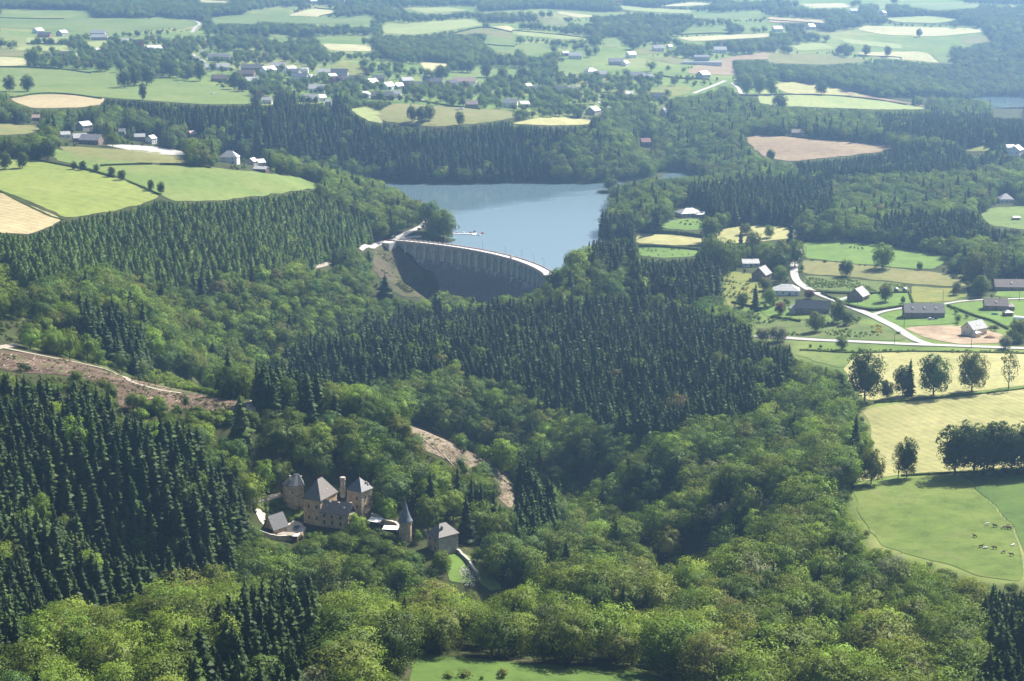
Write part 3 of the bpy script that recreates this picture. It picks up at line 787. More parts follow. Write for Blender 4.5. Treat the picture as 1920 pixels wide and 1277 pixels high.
FIELDS = [
    # (name, outline in photograph pixels, material)
    ('pasture', '1598,912 1640,902 1693,896 1790,888 1806,897 1850,940 1895,985 1912,1030 1920,1092 1840,1082 1770,1056 1700,1040 1650,1022 1612,965', 'pasture'),
    ('pasture', '1796,888 1925,880 2200,868 2200,1060 1925,1095 1918,1030 1900,985 1856,940 1812,897', 'lush'),
    ('field', '1616,768 1700,755 1800,745 1925,728 2200,700 2200,864 1925,876 1790,884 1690,890 1600,905 1640,848 1632,800', 'hay'),
    ('field', '1616,662 1700,660 1925,662 2200,668 2200,694 1925,722 1800,738 1740,746 1620,752 1596,720 1580,690', 'hay_upper'),
    ('meadow', '1488,652 1600,658 1614,662 1578,692 1520,676 1490,664', 'meadow'),
    ('pasture', '764,1290 772,1240 800,1228 1010,1246 1130,1252 1240,1268 1260,1300 1200,1340 800,1340', 'lush'),
    ('meadow', '1506,455 1570,452 1640,458 1720,470 1784,482 1752,506 1700,503 1640,498 1560,490 1508,484', 'lawn'),
    ('meadow', '1506,488 1560,492 1640,500 1700,506 1812,516 1816,538 1760,536 1700,532 1600,520 1506,514', 'meadow_olive'),
    ('plantation', '1506,516 1600,523 1700,534 1706,546 1640,548 1560,546 1510,540', 'rough'),
    ('meadow', '1706,536 1760,540 1812,542 1812,556 1780,566 1712,568', 'meadow_gold'),
    ('lawn', '1562,556 1600,562 1640,550 1704,550 1708,568 1690,573 1640,578 1600,572', 'lawn'),
    ('lawn', '1648,592 1690,586 1768,584 1790,592 1786,606 1720,612 1684,612 1664,604', 'lawn'),
    ('lawn', '1786,572 1830,568 1925,566 2100,570 2100,620 1925,618 1860,606 1822,592', 'lawn'),
    ('lawn', '1868,546 1925,546 2100,548 2100,562 1925,560 1868,556', 'lawn'),
    ('building_plot', '1694,616 1740,611 1790,611 1850,618 1884,628 1876,644 1800,646 1760,640 1726,630', 'soil'),
    ('rough_grass', '1410,604 1470,598 1540,598 1600,606 1650,610 1700,628 1704,634 1690,640 1600,638 1530,634 1430,628', 'rough'),
    ('rough_garden', '1352,520 1372,510 1420,515 1432,540 1424,566 1392,580 1362,572 1356,548', 'meadow_gold'),
    ('garden', '1420,580 1450,572 1500,578 1490,594 1440,596', 'lawn'),
    ('field', '1192,437 1250,440 1318,446 1318,461 1250,460 1192,456', 'hay_upper'),
    ('field', '1338,440 1360,428 1420,422 1470,424 1496,432 1500,445 1440,452 1400,456 1350,456', 'hay_upper'),
    ('garden', '1196,465 1260,464 1306,470 1300,482 1240,484 1200,480', 'lawn'),
    ('lawn', '1236,424 1256,414 1290,410 1330,412 1336,426 1300,432 1250,430', 'lawn'),
    ('meadow', '-380,280 0,293 100,304 160,318 236,340 304,371 250,388 130,411 60,380 0,356 -380,310', 'meadow_stripe'),
    ('field', '-380,322 0,360 58,386 122,412 60,440 0,436 -380,440', 'tan_field'),
    ('meadow', '90,277 180,296 290,310 390,314 430,318 560,332 606,350 520,364 420,376 330,378 306,368 240,337 162,315 104,300', 'meadow'),
    ('meadow', '108,274 200,279 290,284 344,298 350,306 290,306 190,304 130,292', 'meadow_olive'),
    ('pasture', '-380,225 0,231 70,236 78,246 50,252 0,254 -380,250', 'meadow_olive'),
    ('car_park', '196,272 240,272 300,276 350,286 352,293 300,290 240,282', 'paving'),
    ('pasture', '-380,128 0,127 120,130 220,136 300,142 330,150 400,160 474,178 472,196 380,196 260,188 180,182 130,176 30,180 0,170 -380,170', 'meadow'),
    ('field', '18,186 50,179 110,177 160,181 198,186 190,196 150,202 60,204', 'tan_field'),
    ('meadow', '740,194 830,200 960,208 964,222 900,232 800,238 720,228 700,214', 'meadow_olive'),
    ('field', '955,232 1000,222 1060,220 1112,226 1100,234 1040,236', 'hay_upper'),
    ('meadow', '655,205 690,200 720,214 718,232 690,226', 'meadow_pale'),
    ('meadow', '620,120 665,117 690,142 655,143 627,132', 'meadow_gold'),
    ('field', '785,117 840,119 832,130 800,137', 'hay_far'),
    ('meadow', '830,150 860,134 890,126 1000,131 970,150 900,156', 'meadow'),
    ('field', '1396,255 1440,254 1510,260 1600,266 1690,276 1640,286 1560,296 1480,302 1440,296 1412,280', 'plough'),
    ('meadow', '1432,182 1480,178 1560,180 1620,186 1700,196 1750,205 1650,206 1540,202 1440,198', 'meadow_pale'),
    ('field', '1440,160 1480,154 1540,160 1590,172 1640,182 1560,178 1480,176', 'hay_upper'),
    ('meadow', '1420,176 1440,165 1446,178 1440,196 1424,194', 'meadow_pale'),
    ('field', '1556,168 1620,178 1740,200 1750,204 1700,194 1600,182', 'plough'),
    ('meadow', '1836,404 1860,390 1925,386 2200,384 2200,440 1925,432 1860,424', 'meadow'),
    ('meadow', '1806,278 1850,272 1870,278 1850,284 1812,284', 'meadow_gold'),
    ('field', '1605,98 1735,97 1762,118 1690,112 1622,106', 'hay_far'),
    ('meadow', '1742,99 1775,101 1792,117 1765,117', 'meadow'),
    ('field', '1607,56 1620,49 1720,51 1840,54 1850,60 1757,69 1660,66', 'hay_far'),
    ('field', '1440,100 1545,103 1640,115 1540,122 1440,118', 'meadow_olive'),
    ('meadow', '1572,72 1690,83 1692,93 1590,82', 'meadow_pale'),
    ('field', '1440,31 1550,38 1550,44 1440,42', 'tan_field'),
    ('field', '537,30 585,16 632,21 600,32', 'hay_far'),
    ('meadow', '715,47 810,41 890,35 906,48 780,66 722,63', 'meadow_pale'),
    ('meadow', '838,66 905,52 962,60 962,74 900,62', 'meadow_olive'),
    ('meadow', '905,80 920,66 965,74 965,100 930,98', 'meadow'),
    ('field', '916,51 950,48 965,54 965,60', 'hay_far'),
    ('field', '602,82 697,85 697,97 620,95', 'hay_far'),
    ('meadow', '495,62 550,67 530,76', 'meadow'),
    ('meadow', '480,22 560,12 520,34 640,34 700,28 690,46 560,44 480,40', 'meadow'),
    ('field', '1042,21 1120,31 1085,34 1048,26', 'hay_far'),
    ('meadow', '962,54 1025,60 1112,71 1060,74 962,66', 'meadow_pale'),
    ('meadow', '1275,65 1295,51 1360,49 1366,62', 'meadow'),
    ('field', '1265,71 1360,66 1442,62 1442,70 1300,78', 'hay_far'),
    ('meadow', '1130,73 1168,70 1160,88 1132,91', 'meadow'),
    ('meadow', '1042,118 1115,115 1105,138 1060,143', 'meadow'),
    ('field', '1285,138 1310,120 1380,106 1442,97 1442,112 1370,112 1380,142', 'plough'),
    ('meadow', '1210,108 1300,110 1270,122', 'meadow_olive'),
    ('meadow', '1200,141 1270,130 1282,138 1212,148', 'meadow'),
    ('field', '1010,36 1045,34 1062,48 1028,47', 'meadow_olive'),
    ('field', '1230,12 1300,4 1340,8 1280,12', 'hay_far'),
    ('field', '1160,10 1230,16 1300,20 1290,26 1170,20', 'meadow_pale'),
    ('field', '1300,28 1380,24 1440,28 1420,34 1310,34', 'meadow'),
    ('field', '1660,34 1740,30 1800,36 1760,44 1680,42', 'meadow_pale'),
    ('field', '1500,8 1580,6 1600,14 1520,16', 'hay_far'),
    ('field', '1700,12 1790,8 1840,14 1760,20', 'meadow'),
    ('field', '760,16 840,14 880,20 800,26', 'meadow_pale'),
    ('field', '970,84 1020,80 1036,98 990,106', 'meadow'),
    ('field', '1180,96 1220,88 1250,98 1200,104', 'meadow_olive'),
    ('field', '1480,84 1540,80 1570,92 1500,96', 'meadow_pale'),
    ('field', '1800,70 1850,66 1860,78 1810,84', 'meadow_olive'),
    ('pasture', '-380,32 0,32 120,34 325,36 346,50 200,62 140,60 0,52 -380,52', 'meadow'),
    ('meadow', '50,71 135,70 130,82 50,81', 'meadow_pale'),
    ('meadow', '26,94 45,85 130,86 130,99', 'meadow_pale'),
    ('field', '-380,92 0,92 47,95 45,107 0,105 -380,105', 'meadow_olive'),
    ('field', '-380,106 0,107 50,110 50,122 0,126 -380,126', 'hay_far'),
    ('meadow', '160,80 200,76 206,92 170,96', 'meadow_pale'),
    ('meadow', '280,37 350,38 370,46 340,56', 'meadow'),
    ('meadow', '394,33 482,25 482,46 402,43', 'meadow'),
    ('field', '370,0 420,2 442,6 380,5', 'hay_far'),
    ('meadow', '385,140 440,137 455,146 400,148', 'lawn'),
    ('meadow', '1130,175 1190,178 1196,184 1120,184', 'lawn'),
    ('meadow', '1215,172 1240,160 1300,164 1290,178 1240,184', 'meadow_gold'),
    # felled ground, tracks' verges, castle grounds
    ('felled_ground', '-300,652 0,656 60,664 130,674 190,694 250,712 330,730 410,748 474,757 470,772 400,770 330,768 268,776 224,762 216,728 180,712 100,702 40,700 0,690 -300,690', 'brash'),
    ('felled_ground', '738,796 770,796 820,815 880,842 930,872 960,900 968,930 958,955 930,930 890,900 850,866 800,846 752,824', 'brash_pale'),
    ('rough_slope', '700,470 722,460 744,462 764,478 788,505 806,535 812,556 760,560 724,540 700,505', 'heath'),
    ('lawn', '842,1040 862,1038 884,1062 892,1090 872,1096 838,1092 840,1064', 'lawn'),
    ('grass_bank', '866,1036 884,1044 912,1070 944,1104 924,1108 900,1094 892,1064', 'meadow'),
    ('castle_court', '534,984 548,978 566,982 570,994 556,1004 530,1004', 'gravel'),
    ('castle_court', '474,950 486,954 500,966 502,978 494,986 484,974', 'gravel'),
    ('castle_lawn', '474,940 530,928 552,946 570,950 568,974 536,972 506,960 488,952', 'rough'),
    ('grass_bank', '860,1022 892,1012 904,1018 876,1030', 'meadow_gold'),
]
ROADS = [
    ('road', '1416,630 1470,634 1530,638 1600,641 1680,645 1760,648 1840,651 1925,654 2100,658', 6.6, 'road'),
    ('road', '1744,647 1722,640 1706,632 1680,615 1656,603 1634,592 1600,578 1572,566 1540,554 1516,543 1498,531 1490,518 1489,500 1494,482 1498,468', 6.0, 'road'),
    ('road', '1634,592 1660,584 1700,577 1716,573', 5.0, 'road'),
    ('road', '1764,572 1800,566 1840,563 1925,561 2100,562', 4.0, 'road'),
    ('road', '1570,566 1584,560 1600,556', 4.0, 'paving'),
    ('road', '-200,660 -40,656 0,652 16,650 34,648', 6, 'track'),
    ('track', '0,652 50,662 110,674 160,684 215,700 240,712 262,722 300,732 340,738', 3.2, 'track'),
    ('track', '484,752 474,758 470,768 476,776', 4.5, 'track'),
    ('path', '470,940 500,935 530,929', 2.0, 'track'),
    ('road', '736,452 752,444 770,435 784,428 795,420 801,412 802,404', 5, 'road'),
    ('road', '676,469 692,463 710,458 736,452', 3.4, 'road'),
    ('promenade', '752,449 772,446 790,444', 4, 'paving'),
    ('road', '975,549 990,541 1008,531 1020,520', 6, 'road'),
    ('track', '586,502 605,498 620,493', 3.5, 'track'),
    ('road', '360,62 366,52 374,46 366,40 345,38', 7, 'road'),
    ('road', '360,102 372,110 384,118', 8, 'road'),
    ('road', '1050,140 1090,146 1130,143', 6, 'road'),
    ('road', '1117,180 1150,181 1180,180 1200,184', 8, 'road'),
    ('road', '1118,190 1130,196 1142,202', 5, 'road'),
    ('road', '1300,176 1320,168 1346,158 1360,152', 6, 'road'),
    ('road', '1372,156 1384,166 1390,176 1406,178 1450,180', 6, 'road'),
    ('road', '745,186 780,184 800,192 822,194', 4, 'road'),
]

# ground sheet, out past the far hills
def make_ground():
    vs = np.stack([_gx, _gy, ZG], -1).reshape(-1, 3)
    i, j = np.meshgrid(np.arange(NR - 1), np.arange(NS - 1), indexing='ij')
    a = (i * NS + j).ravel()
    quads = np.stack([a, a + 1, a + NS + 1, a + NS], 1)
    me = bpy.data.meshes.new('ground')
    me.vertices.add(len(vs)); me.vertices.foreach_set('co', vs.ravel())
    me.loops.add(quads.size); me.loops.foreach_set('vertex_index', quads.ravel())
    me.polygons.add(len(quads))
    me.polygons.foreach_set('loop_start', np.arange(0, quads.size, 4))
    me.polygons.foreach_set('use_smooth', np.ones(len(quads), bool))
    # how much of the ground here is grass (1) or forest floor (0)
    X, Y = project(vs[:, 0], vs[:, 1], vs[:, 2])
    c = lookup(G, X, Y)
    kd = KEEP.copy()
    for dx, dy in ((9, 0), (-9, 0), (0, 5), (0, -5), (16, 0), (-16, 0), (0, 10), (0, -10), (12, 7), (-12, 7)): kd |= np.roll(np.roll(KEEP, dx, 1), dy, 0)
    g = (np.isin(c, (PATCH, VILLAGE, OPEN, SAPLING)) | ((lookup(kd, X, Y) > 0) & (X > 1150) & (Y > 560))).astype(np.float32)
    g = g.reshape(NR, NS)
    for _ in range(2):
        g = (g + np.roll(g, 1, 0) + np.roll(g, -1, 0) + np.roll(g, 1, 1) + np.roll(g, -1, 1)) / 5
    at_ = me.attributes.new('grass', 'FLOAT', 'POINT')
    at_.data.foreach_set('value', g.ravel().astype(np.float32))
    me.update(); me.validate()
    m, n, l = nodemat('ground')
    v = worldpos(n)
    big = noise(n, l, v, 0.006, 6, 0.6)
    mid = noise(n, l, v, 0.05, 5, 0.65)
    fine = noise(n, l, v, 0.6, 4, 0.7)
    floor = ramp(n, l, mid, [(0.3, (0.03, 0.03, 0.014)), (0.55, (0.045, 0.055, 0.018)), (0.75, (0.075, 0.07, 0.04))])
    gr = ramp(n, l, big, [(0.35, (0.10, 0.16, 0.035)), (0.5, (0.14, 0.19, 0.05)), (0.65, (0.21, 0.22, 0.08))])
    gr2 = ramp(n, l, mid, [(0.3, (0.8, 0.8, 0.8)), (0.7, (1.15, 1.12, 1.05))])
    gr = mixc(n, l, 1.0, gr, gr2, 'MULTIPLY')
    a2 = n.new('ShaderNodeAttribute'); a2.attribute_name = 'grass'
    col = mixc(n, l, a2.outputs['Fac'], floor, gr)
    surf(n, l, col, 0.95, 0.05, fine, 0.5, 0.3)
    me.materials.append(m)
    o = link(bpy.data.objects.new('ground', me))
    tag(o, kind='structure')
for nm, po, mt in FIELDS: fillpoly(KEEP, P(po), 1)
make_ground()

for nm, po, mt in FIELDS:
    sheet(nm, po, mt, lift=0.12 if nm in ('castle_court',) else 0.0, smooth=1 if len(po.split()) < 7 else 2, keep=nm not in ('building_plot_',))
for nm, po, wd, mt in ROADS:
    strip(nm, po, wd, mt, lift=0.25 if mt == 'paving' else 0.16)
# ------------------------------------------------------------------ the dam and the lake
DAM = P('744.6,450.2 778,454.5 811,459.3 857.9,465.8 897,470.8 936,478 967.3,487.2 993.3,497.6 1020.7,513.2')
_dw = np.array([at_z(a, b, 0.0) for a, b in DAM])
# best circle through the surveyed crest
_m = np.c_[2 * _dw[:, :2], np.ones(len(_dw))]
_sol = np.linalg.lstsq(_m, (_dw[:, :2] ** 2).sum(1), rcond=None)[0]
DCX, DCY = _sol[0], _sol[1]
DR = math.sqrt(_sol[2] + DCX ** 2 + DCY ** 2)
_a0 = math.atan2(_dw[0, 1] - DCY, _dw[0, 0] - DCX)
_a1 = math.atan2(_dw[-1, 1] - DCY, _dw[-1, 0] - DCX)
DLEN = abs(_a1 - _a0) * DR
def dpt(t, off, z):
    """t = 0..1 along the crest from the left bank, off = metres upstream of the downstream edge"""
    a = _a0 + (_a1 - _a0) * t
    r = DR + off
    return (DCX + r * cos(a), DCY + r * sin(a), z)
NBAY = 21
def build_dam():
    base = dpt(0.5, 0, -50)
    t = thing('dam', base, 0, 'curved grey arched dam holding back the lake, its road along the top', 'dam')
    L = lambda p: (p[0] - base[0], p[1] - base[1], p[2] - base[2])
    n = 84
    def loft(prof, t0=-0.01, t1=1.01, k=n):
        return [[L(dpt(t0 + (t1 - t0) * i / k, o, z)) for o, z in prof] for i in range(k + 1)]
    b = MB(); b.rings(loft([(1.0, -14), (1.0, -1.2), (5.4, -1.2), (7.0, -14), (9, -30), (9, -30.5), (1.0, -14.5)]))
    b.build('upper_wall', M['dam_face'], t)
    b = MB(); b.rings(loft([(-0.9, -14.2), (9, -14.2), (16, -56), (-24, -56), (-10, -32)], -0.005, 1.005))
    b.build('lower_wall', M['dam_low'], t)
    b = MB(); b.rings(loft([(-1.7, -1.1), (-1.7, -0.25), (7.2, -0.25), (7.2, -1.1)], -0.03, 1.02))
    b.build('road_deck', M['concrete_pale'], t)
    b = MB(); b.rings(loft([(-1.78, -1.5), (-1.78, -0.55), (-1.0, -0.55), (-1.0, -1.5)], -0.02, 1.012))
    b.build('cornice', M['parapet'], t)
    for o0 in (-1.6, 6.85):
        b = MB(); b.rings(loft([(o0, -0.24), (o0, 0.62), (o0 + 0.28, 0.62), (o0 + 0.28, -0.24)], -0.02, 1.012))
        b.build('parapet', M['parapet'], t)
        post = MB(); post.box((0, 0, 0.55), (0.42, 0.42, 1.5)); post.box((0, 0, 1.35), (0.6, 0.6, 0.16))
        me = post.mesh('parapet_post', M['concrete_pale'])
        for i in range(NBAY * 2 + 1):
            tt = i / (NBAY * 2)
            part('parapet_post', me, t, L(dpt(tt, o0 + 0.14, -0.26)), _a0 + (_a1 - _a0) * tt)
    # pilasters and the round-headed arches between them
    pm = MB(); pm.box((0.1, 0, 0.2), (2.0, 1.5, 12.4)); pm.box((-0.75, 0, -5.0), (1.2, 1.7, 2.0))
    pme = pm.mesh('pilaster', M['dam_trim'])
    big = MB(); big.box((-0.1, 0, 0.0), (2.4, 1.9, 12.8)); big.box((-0.95, 0, -5.6), (1.7, 2.1, 1.6))
    bme = big.mesh('pilaster_wide', M['dam_trim'])
    for i in range(NBAY + 1):
        tt = i / NBAY
        part('pilaster', bme if i % 3 == 0 else pme, t, L(dpt(tt, 0, -7.6)), _a0 + (_a1 - _a0) * tt)
    bw = DLEN / NBAY
    hw = bw / 2 - 0.7
    prof = [(-bw / 2 + 0.6, 5.6), (-bw / 2 + 0.6, 1.2), (-hw, 1.2)]
    prof += [(-hw * cos(pi * k / 10), 1.2 + hw * 0.95 * sin(pi * k / 10)) for k in range(1, 10)]
    prof += [(hw, 1.2), (bw / 2 - 0.6, 1.2), (bw / 2 - 0.6, 5.6)]
    am = MB()
    k = len(prof)
    # spandrel as quads between the arch line and the cornice
    for i in range(1, k - 2):
        (x0, z0), (x1, z1) = prof[i], prof[i + 1]
        if x1 - x0 < 1e-6: continue
        am.add([(-0.8, x0, z0), (-0.8, x1, z1), (-0.8, x1, 5.6), (-0.8, x0, 5.6), (1.1, x0, z0), (1.1, x1, z1), (1.1, x1, 5.6), (1.1, x0, 5.6)],
               [(0, 3, 2, 1), (0, 1, 5, 4), (3, 7, 6, 2)])
    ame = am.mesh('arch', M['dam_trim'])
    for i in range(NBAY):
        tt = (i + 0.5) / NBAY
        part('arch', ame, t, L(dpt(tt, 0, -7.6)), _a0 + (_a1 - _a0) * tt)
    # wing wall on the left bank
    p0 = dpt(-0.015, 2, 0)
    b = MB(); b.box((p0[0] - base[0] - 6, p0[1] - base[1] - 6, 50 - 5.5), (15, 11, 10), rz=R(-32))
    b.build('wing_wall', M['concrete_pale'], t)
    fillpoly(KEEP, P('735,444 800,450 900,462 1000,488 1032,512 1024,522 1000,520 985,540 920,540 870,546 830,545 790,510 760,482 740,470'), 1)
build_dam()

def water_sheet(name, poly, z):
    me = bpy.data.meshes.new(name)
    me.from_pydata([(x, y, z) for x, y in poly], [], [tuple(range(len(poly)))])
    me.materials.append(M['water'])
    me.update()
    if me.polygons[0].normal.z < 0: me.flip_normals()
    tag(link(bpy.data.objects.new(name, me)), kind='structure')
_edge = [dpt(t / 20, 6.0, 0)[:2] for t in range(-1, 22)]
_edge = [(float(a), float(b)) for a, b in _edge]
_far = [(60, 1440), (140, 1500), (120, 1640), (160, 1800), (215, 1900), (225, 2070), (180, 2120), (-100, 2120), (-420, 2060), (-420, 1900), (-160, 1720), (-120, 1620)]
LAKE_POLY = np.array(_edge + _far)
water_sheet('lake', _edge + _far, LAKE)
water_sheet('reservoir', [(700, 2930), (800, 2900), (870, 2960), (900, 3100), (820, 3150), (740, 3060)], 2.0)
# ------------------------------------------------------------------ buildings
def keep_box(loc, rz, L, W, H, grow=1.0):
    cs, sn = cos(rz), sin(rz)
    q = []
    for dx in (-L / 2, L / 2):
        for dy in (-W / 2, W / 2):
            for z in (0, H):
                q.append(project(loc[0] + dx * cs - dy * sn, loc[1] + dx * sn + dy * cs, loc[2] + z))
    q = np.array(q, float)
    x0, y0 = q.min(0) - grow; x1, y1 = q.max(0) + grow
    fillpoly(KEEP, np.array([(x0, y0 + (y1 - y0) * 0.1), (x1, y0 + (y1 - y0) * 0.1), (x1, y1), (x0, y1)]), 1)

def gable_roof(L, W, hw, hr, ov=0.45, th=0.28):
    """two pitched slabs meeting at a ridge along x"""
    s = hr / (W / 2)
    e = W / 2 + ov
    zl = hw - s * ov
    prof = [(-e, zl), (0, hw + hr), (e, zl), (e, zl + th), (0, hw + hr + th * 1.25), (-e, zl + th)]
    mb = MB()
    n = len(prof)
    vs = [(-L / 2 - ov, y, z) for y, z in prof] + [(L / 2 + ov, y, z) for y, z in prof]
    fs = [(i, (i + 1) % n, (i + 1) % n + n, i + n) for i in range(n)]
    fs += [(0, 5, 4, 1), (1, 4, 3, 2), (6, 7, 10, 11), (7, 8, 9, 10)]
    return mb.add(vs, fs)

def hip_roof(L, W, hw, hr, ridge=None, ov=0.5, rx=0.0):
    """hipped roof; ridge = ridge length along x (0 gives a pyramid)"""
    ridge = max(0.0, L - W) if ridge is None else ridge
    l, w = L / 2 + ov, W / 2 + ov
    z0 = hw - 0.05
    mb = MB()
    vs = [(-l, -w, z0), (l, -w, z0), (l, w, z0), (-l, w, z0), (-l, -w, z0 + 0.22), (l, -w, z0 + 0.22), (l, w, z0 + 0.22), (-l, w, z0 + 0.22),
          (-ridge / 2 - 0.04 + rx, 0, hw + hr), (ridge / 2 + 0.04 + rx, 0, hw + hr)]
    fs = [(3, 2, 1, 0), (0, 1, 5, 4), (1, 2, 6, 5), (2, 3, 7, 6), (3, 0, 4, 7), (4, 5, 9, 8), (5, 6, 9), (6, 7, 8, 9), (7, 4, 8)]
    return mb.add(vs, fs)

def window_at(t, x, y, z, w, h, face, frame='white', pane='glass'):
    """a framed window standing in a wall; face = outward heading in the house's own axes"""
    mb = MB()
    f = 0.09
    mb.box((0, -0.03, h / 2 - f / 2), (w, 0.12, f)).box((0, -0.03, -h / 2 + f / 2), (w + 0.1, 0.16, f))
    mb.box((-w / 2 + f / 2, -0.03, 0), (f, 0.12, h - 2 * f)).box((w / 2 - f / 2, -0.03, 0), (f, 0.12, h - 2 * f))
    o = mb.build('window', M[frame], t, (x, y, z), face)
    p = MB(); p.box((0, 0, 0), (w - 2 * f, 0.06, h - 2 * f))
    p.build('pane', M[pane], o)
    return o

def chimney_on(roof, x, y, z, h, mat='stone_house', s=0.7):
    mb = MB()
    mb.box((0, 0, h / 2 - 0.6), (s, s, h + 1.2)).box((0, 0, h + 0.08), (s + 0.2, s + 0.2, 0.16))
    mb.box((0, 0, h + 0.3), (s * 0.4, s * 0.4, 0.34))
    return mb.build('chimney', M[mat], roof, (x, y, z))

def house(px, py, wpx, label, rot=0.0, roof='gable', wall='white', tile='slate', W=None, hw=None, hr=None, group=None, cat='house', name='house', chim=1, win=True, far=False, L=None, annex=None, dormer=0, door='timber', drop=0.0):
    p = at(px, py)
    s = px_m(p)
    rz = R(rot)
    L = L or wpx / s / max(0.55, abs(cos(rz)) + 0.3 * abs(sin(rz)))
    W = W or min(13.0, max(7.0, L * 0.7))
    hw = hw or (3.4 if L < 12 else 4.2)
    hr = hr or W * 0.38
    t = thing(name, (p.x, p.y, p.z - drop), rz, label, cat, group)
    # the ground may fall away under the far corners: carry the walls down
    mb = MB()
    if roof == 'gable':
        zt = hr * 0.985
        prof = [(-W / 2, -2.0), (W / 2, -2.0), (W / 2, hw), (0, hw + zt), (-W / 2, hw)]
        vs = [(-L / 2, y, z) for y, z in prof] + [(L / 2, y, z) for y, z in prof]
        mb.add(vs, [(0, 4, 3, 2, 1), (5, 6, 7, 8, 9), (0, 1, 6, 5), (1, 2, 7, 6), (4, 0, 5, 9)])
    else:
        mb.box((0, 0, hw / 2 - 1), (L, W, hw + 2))
    mb.build('wall', M[wall], t)
    rf = (gable_roof(L, W, hw, hr) if roof == 'gable' else hip_roof(L, W, hw, hr)).build('roof', M[tile], t)
    if chim:
        chimney_on(rf, L * 0.18, W * 0.08, hw + hr * 0.85, 1.3)
    if win:
        n = max(2, int(L / (4.2 if not far else 5.5)))
        for k in range(n):
            x = -L / 2 + (k + 0.5) * L / n
            if k == n // 2 and door:
                d = MB(); d.box((0, -0.02, 1.05), (1.1, 0.1, 2.1))
                do = d.build('door', M[door], t, (x, -W / 2 - 0.02, 0))
                if not far:
                    h = MB(); h.box((0.4, -0.1, 1.05), (0.06, 0.08, 0.16)); h.build('handle', M['metal'], do)
            else:
                window_at(t, x, -W / 2 - 0.02, 1.6, 1.3, 1.25, 0)
            if hw > 4.8: window_at(t, x, -W / 2 - 0.02, 4.2, 1.2, 1.2, 0)
        if roof == 'gable':
            for sx in (-1, 1):
                for yy in (-W / 4, W / 4): window_at(t, sx * (L / 2 + 0.02), yy, 1.6, 1.1, 1.25, sx * pi / 2)
                window_at(t, sx * (L / 2 + 0.02), 0, hw + hr * 0.28, 1.0, 1.1, sx * pi / 2)
    for k in range(dormer):
        x = -L / 2 + (k + 0.7) * L / (dormer + 0.4)
        a = math.atan2(hr, W / 2)
        m2 = MB(); m2.box((0, 0, 0.1), (1.2, 1.3, 0.14)); 
        sk = m2.build('skylight', M['white'], rf, (x, -W / 4, hw + hr * 0.5 + 0.3)); sk.rotation_euler = (a, 0, 0)
        g_ = MB(); g_.box((0, 0, 0.2), (0.95, 1.05, 0.05)); g_.build('pane', M['roof_pale'], sk)
    if annex:
        ax, ay, al, aw, ah, at_, am = annex
        m3 = MB(); m3.box((0, 0, ah / 2 - 1), (al, aw, ah + 2)); an = m3.build('annex', M[am], t, (ax, ay, 0))
        hip_roof(al, aw, ah, aw * 0.28, None, 0.3).build('annex_roof', M[at_], an)
    keep_box(t.location, rz, L, W, hw + hr)
    return t

# ---- hamlet above the gorge
house(1292, 405, 46, 'large villa with two broad pale hipped roofs before the dark spruces', 18, 'hip', 'grey_wall', 'roof_mid', W=15, hw=3.2, hr=4.2, annex=(9, -9, 14, 9, 2.8, 'roof_pale', 'grey_wall'))
house(1406, 499, 32, 'small white chalet with a bright pale roof beside the tall conifer', 6, 'gable', 'white', 'roof_pale', W=8, hw=2.8, hr=2.6)
house(1428, 524, 20, 'narrow stone house with a steep dark roof and tall gable', 62, 'gable', 'stone_house', 'slate', L=13, W=11, hw=4.6, hr=5.2)
house(1474, 551, 50, 'white bungalow with a wide pale hipped roof by the lane', -8, 'hip', 'white', 'roof_pale', L=18.5, W=12, hw=3.2, hr=4.0)
house(1524, 586, 60, 'long stone house under a dark slate roof beside the lane', -14, 'gable', 'stone_house', 'slate_dark', L=23, W=10, hw=3.6, hr=4.8, annex=(-13.2, 0, 5, 8, 2.8, 'roof_mid', 'grey_wall'))
house(1609, 562, 30, 'dark stone house with a big gable standing on its own lawn', 58, 'gable', 'stone_house', 'slate', L=13, W=11.5, hw=3.6, hr=5.0)
house(1731, 594, 74, 'long stone farmhouse with a grey slate roof and two chimneys', -2, 'gable', 'stone_house', 'slate', L=26, W=11.5, hw=3.9, hr=5.0, dormer=3, door='brickred')
house(1826, 627, 30, 'new cream house with a black gabled roof on the bare building plot', 38, 'gable', 'cream', 'slate_dark', L=13.5, W=9.5, hw=4.4, hr=4.2, dormer=1, annex=(-6.5, -6.6, 5, 4, 3.0, 'slate_dark', 'cream'))
house(1866, 580, 46, 'stone bungalow with a brown roof and a lower wing at its side', -6, 'gable', 'stone_house', 'roof_brown', L=15, W=10, hw=3.4, hr=4.0, dormer=1, annex=(9.6, -0.5, 5, 8, 2.6, 'roof_brown', 'stone_house'))
house(1894, 543, 54, 'long low house with a plain brown roof at the right frame edge', -3, 'gable', 'brown_wall', 'roof_brown', L=23, W=11, hw=2.9, hr=4.4, dormer=1)
house(1885, 379, 24, 'white house with a grey hipped roof above the far right meadow', 0, 'hip', 'white', 'roof_mid', L=13, W=11, hw=3.2, hr=5)
house(1905, 412, 13, 'tiny white-roofed field shelter alone on the right meadow', 0, 'gable', 'timber', 'roof_pale', L=6, W=4, hw=2, hr=1, chim=0, win=False, cat='shed', name='shed')
house(1889, 592, 16, 'grey garden shed with a hipped roof behind the blue pool', 10, 'hip', 'timber', 'slate', L=5.5, W=4.5, hw=2.3, hr=1.6, chim=0, win=False, cat='shed', name='shed')
house(1210, 275, 19, 'red-roofed chalet with a white balcony alone in the lakeside wood', 10, 'gable', 'timber', 'roof_red', L=11, W=9, hw=6, hr=4, far=True)
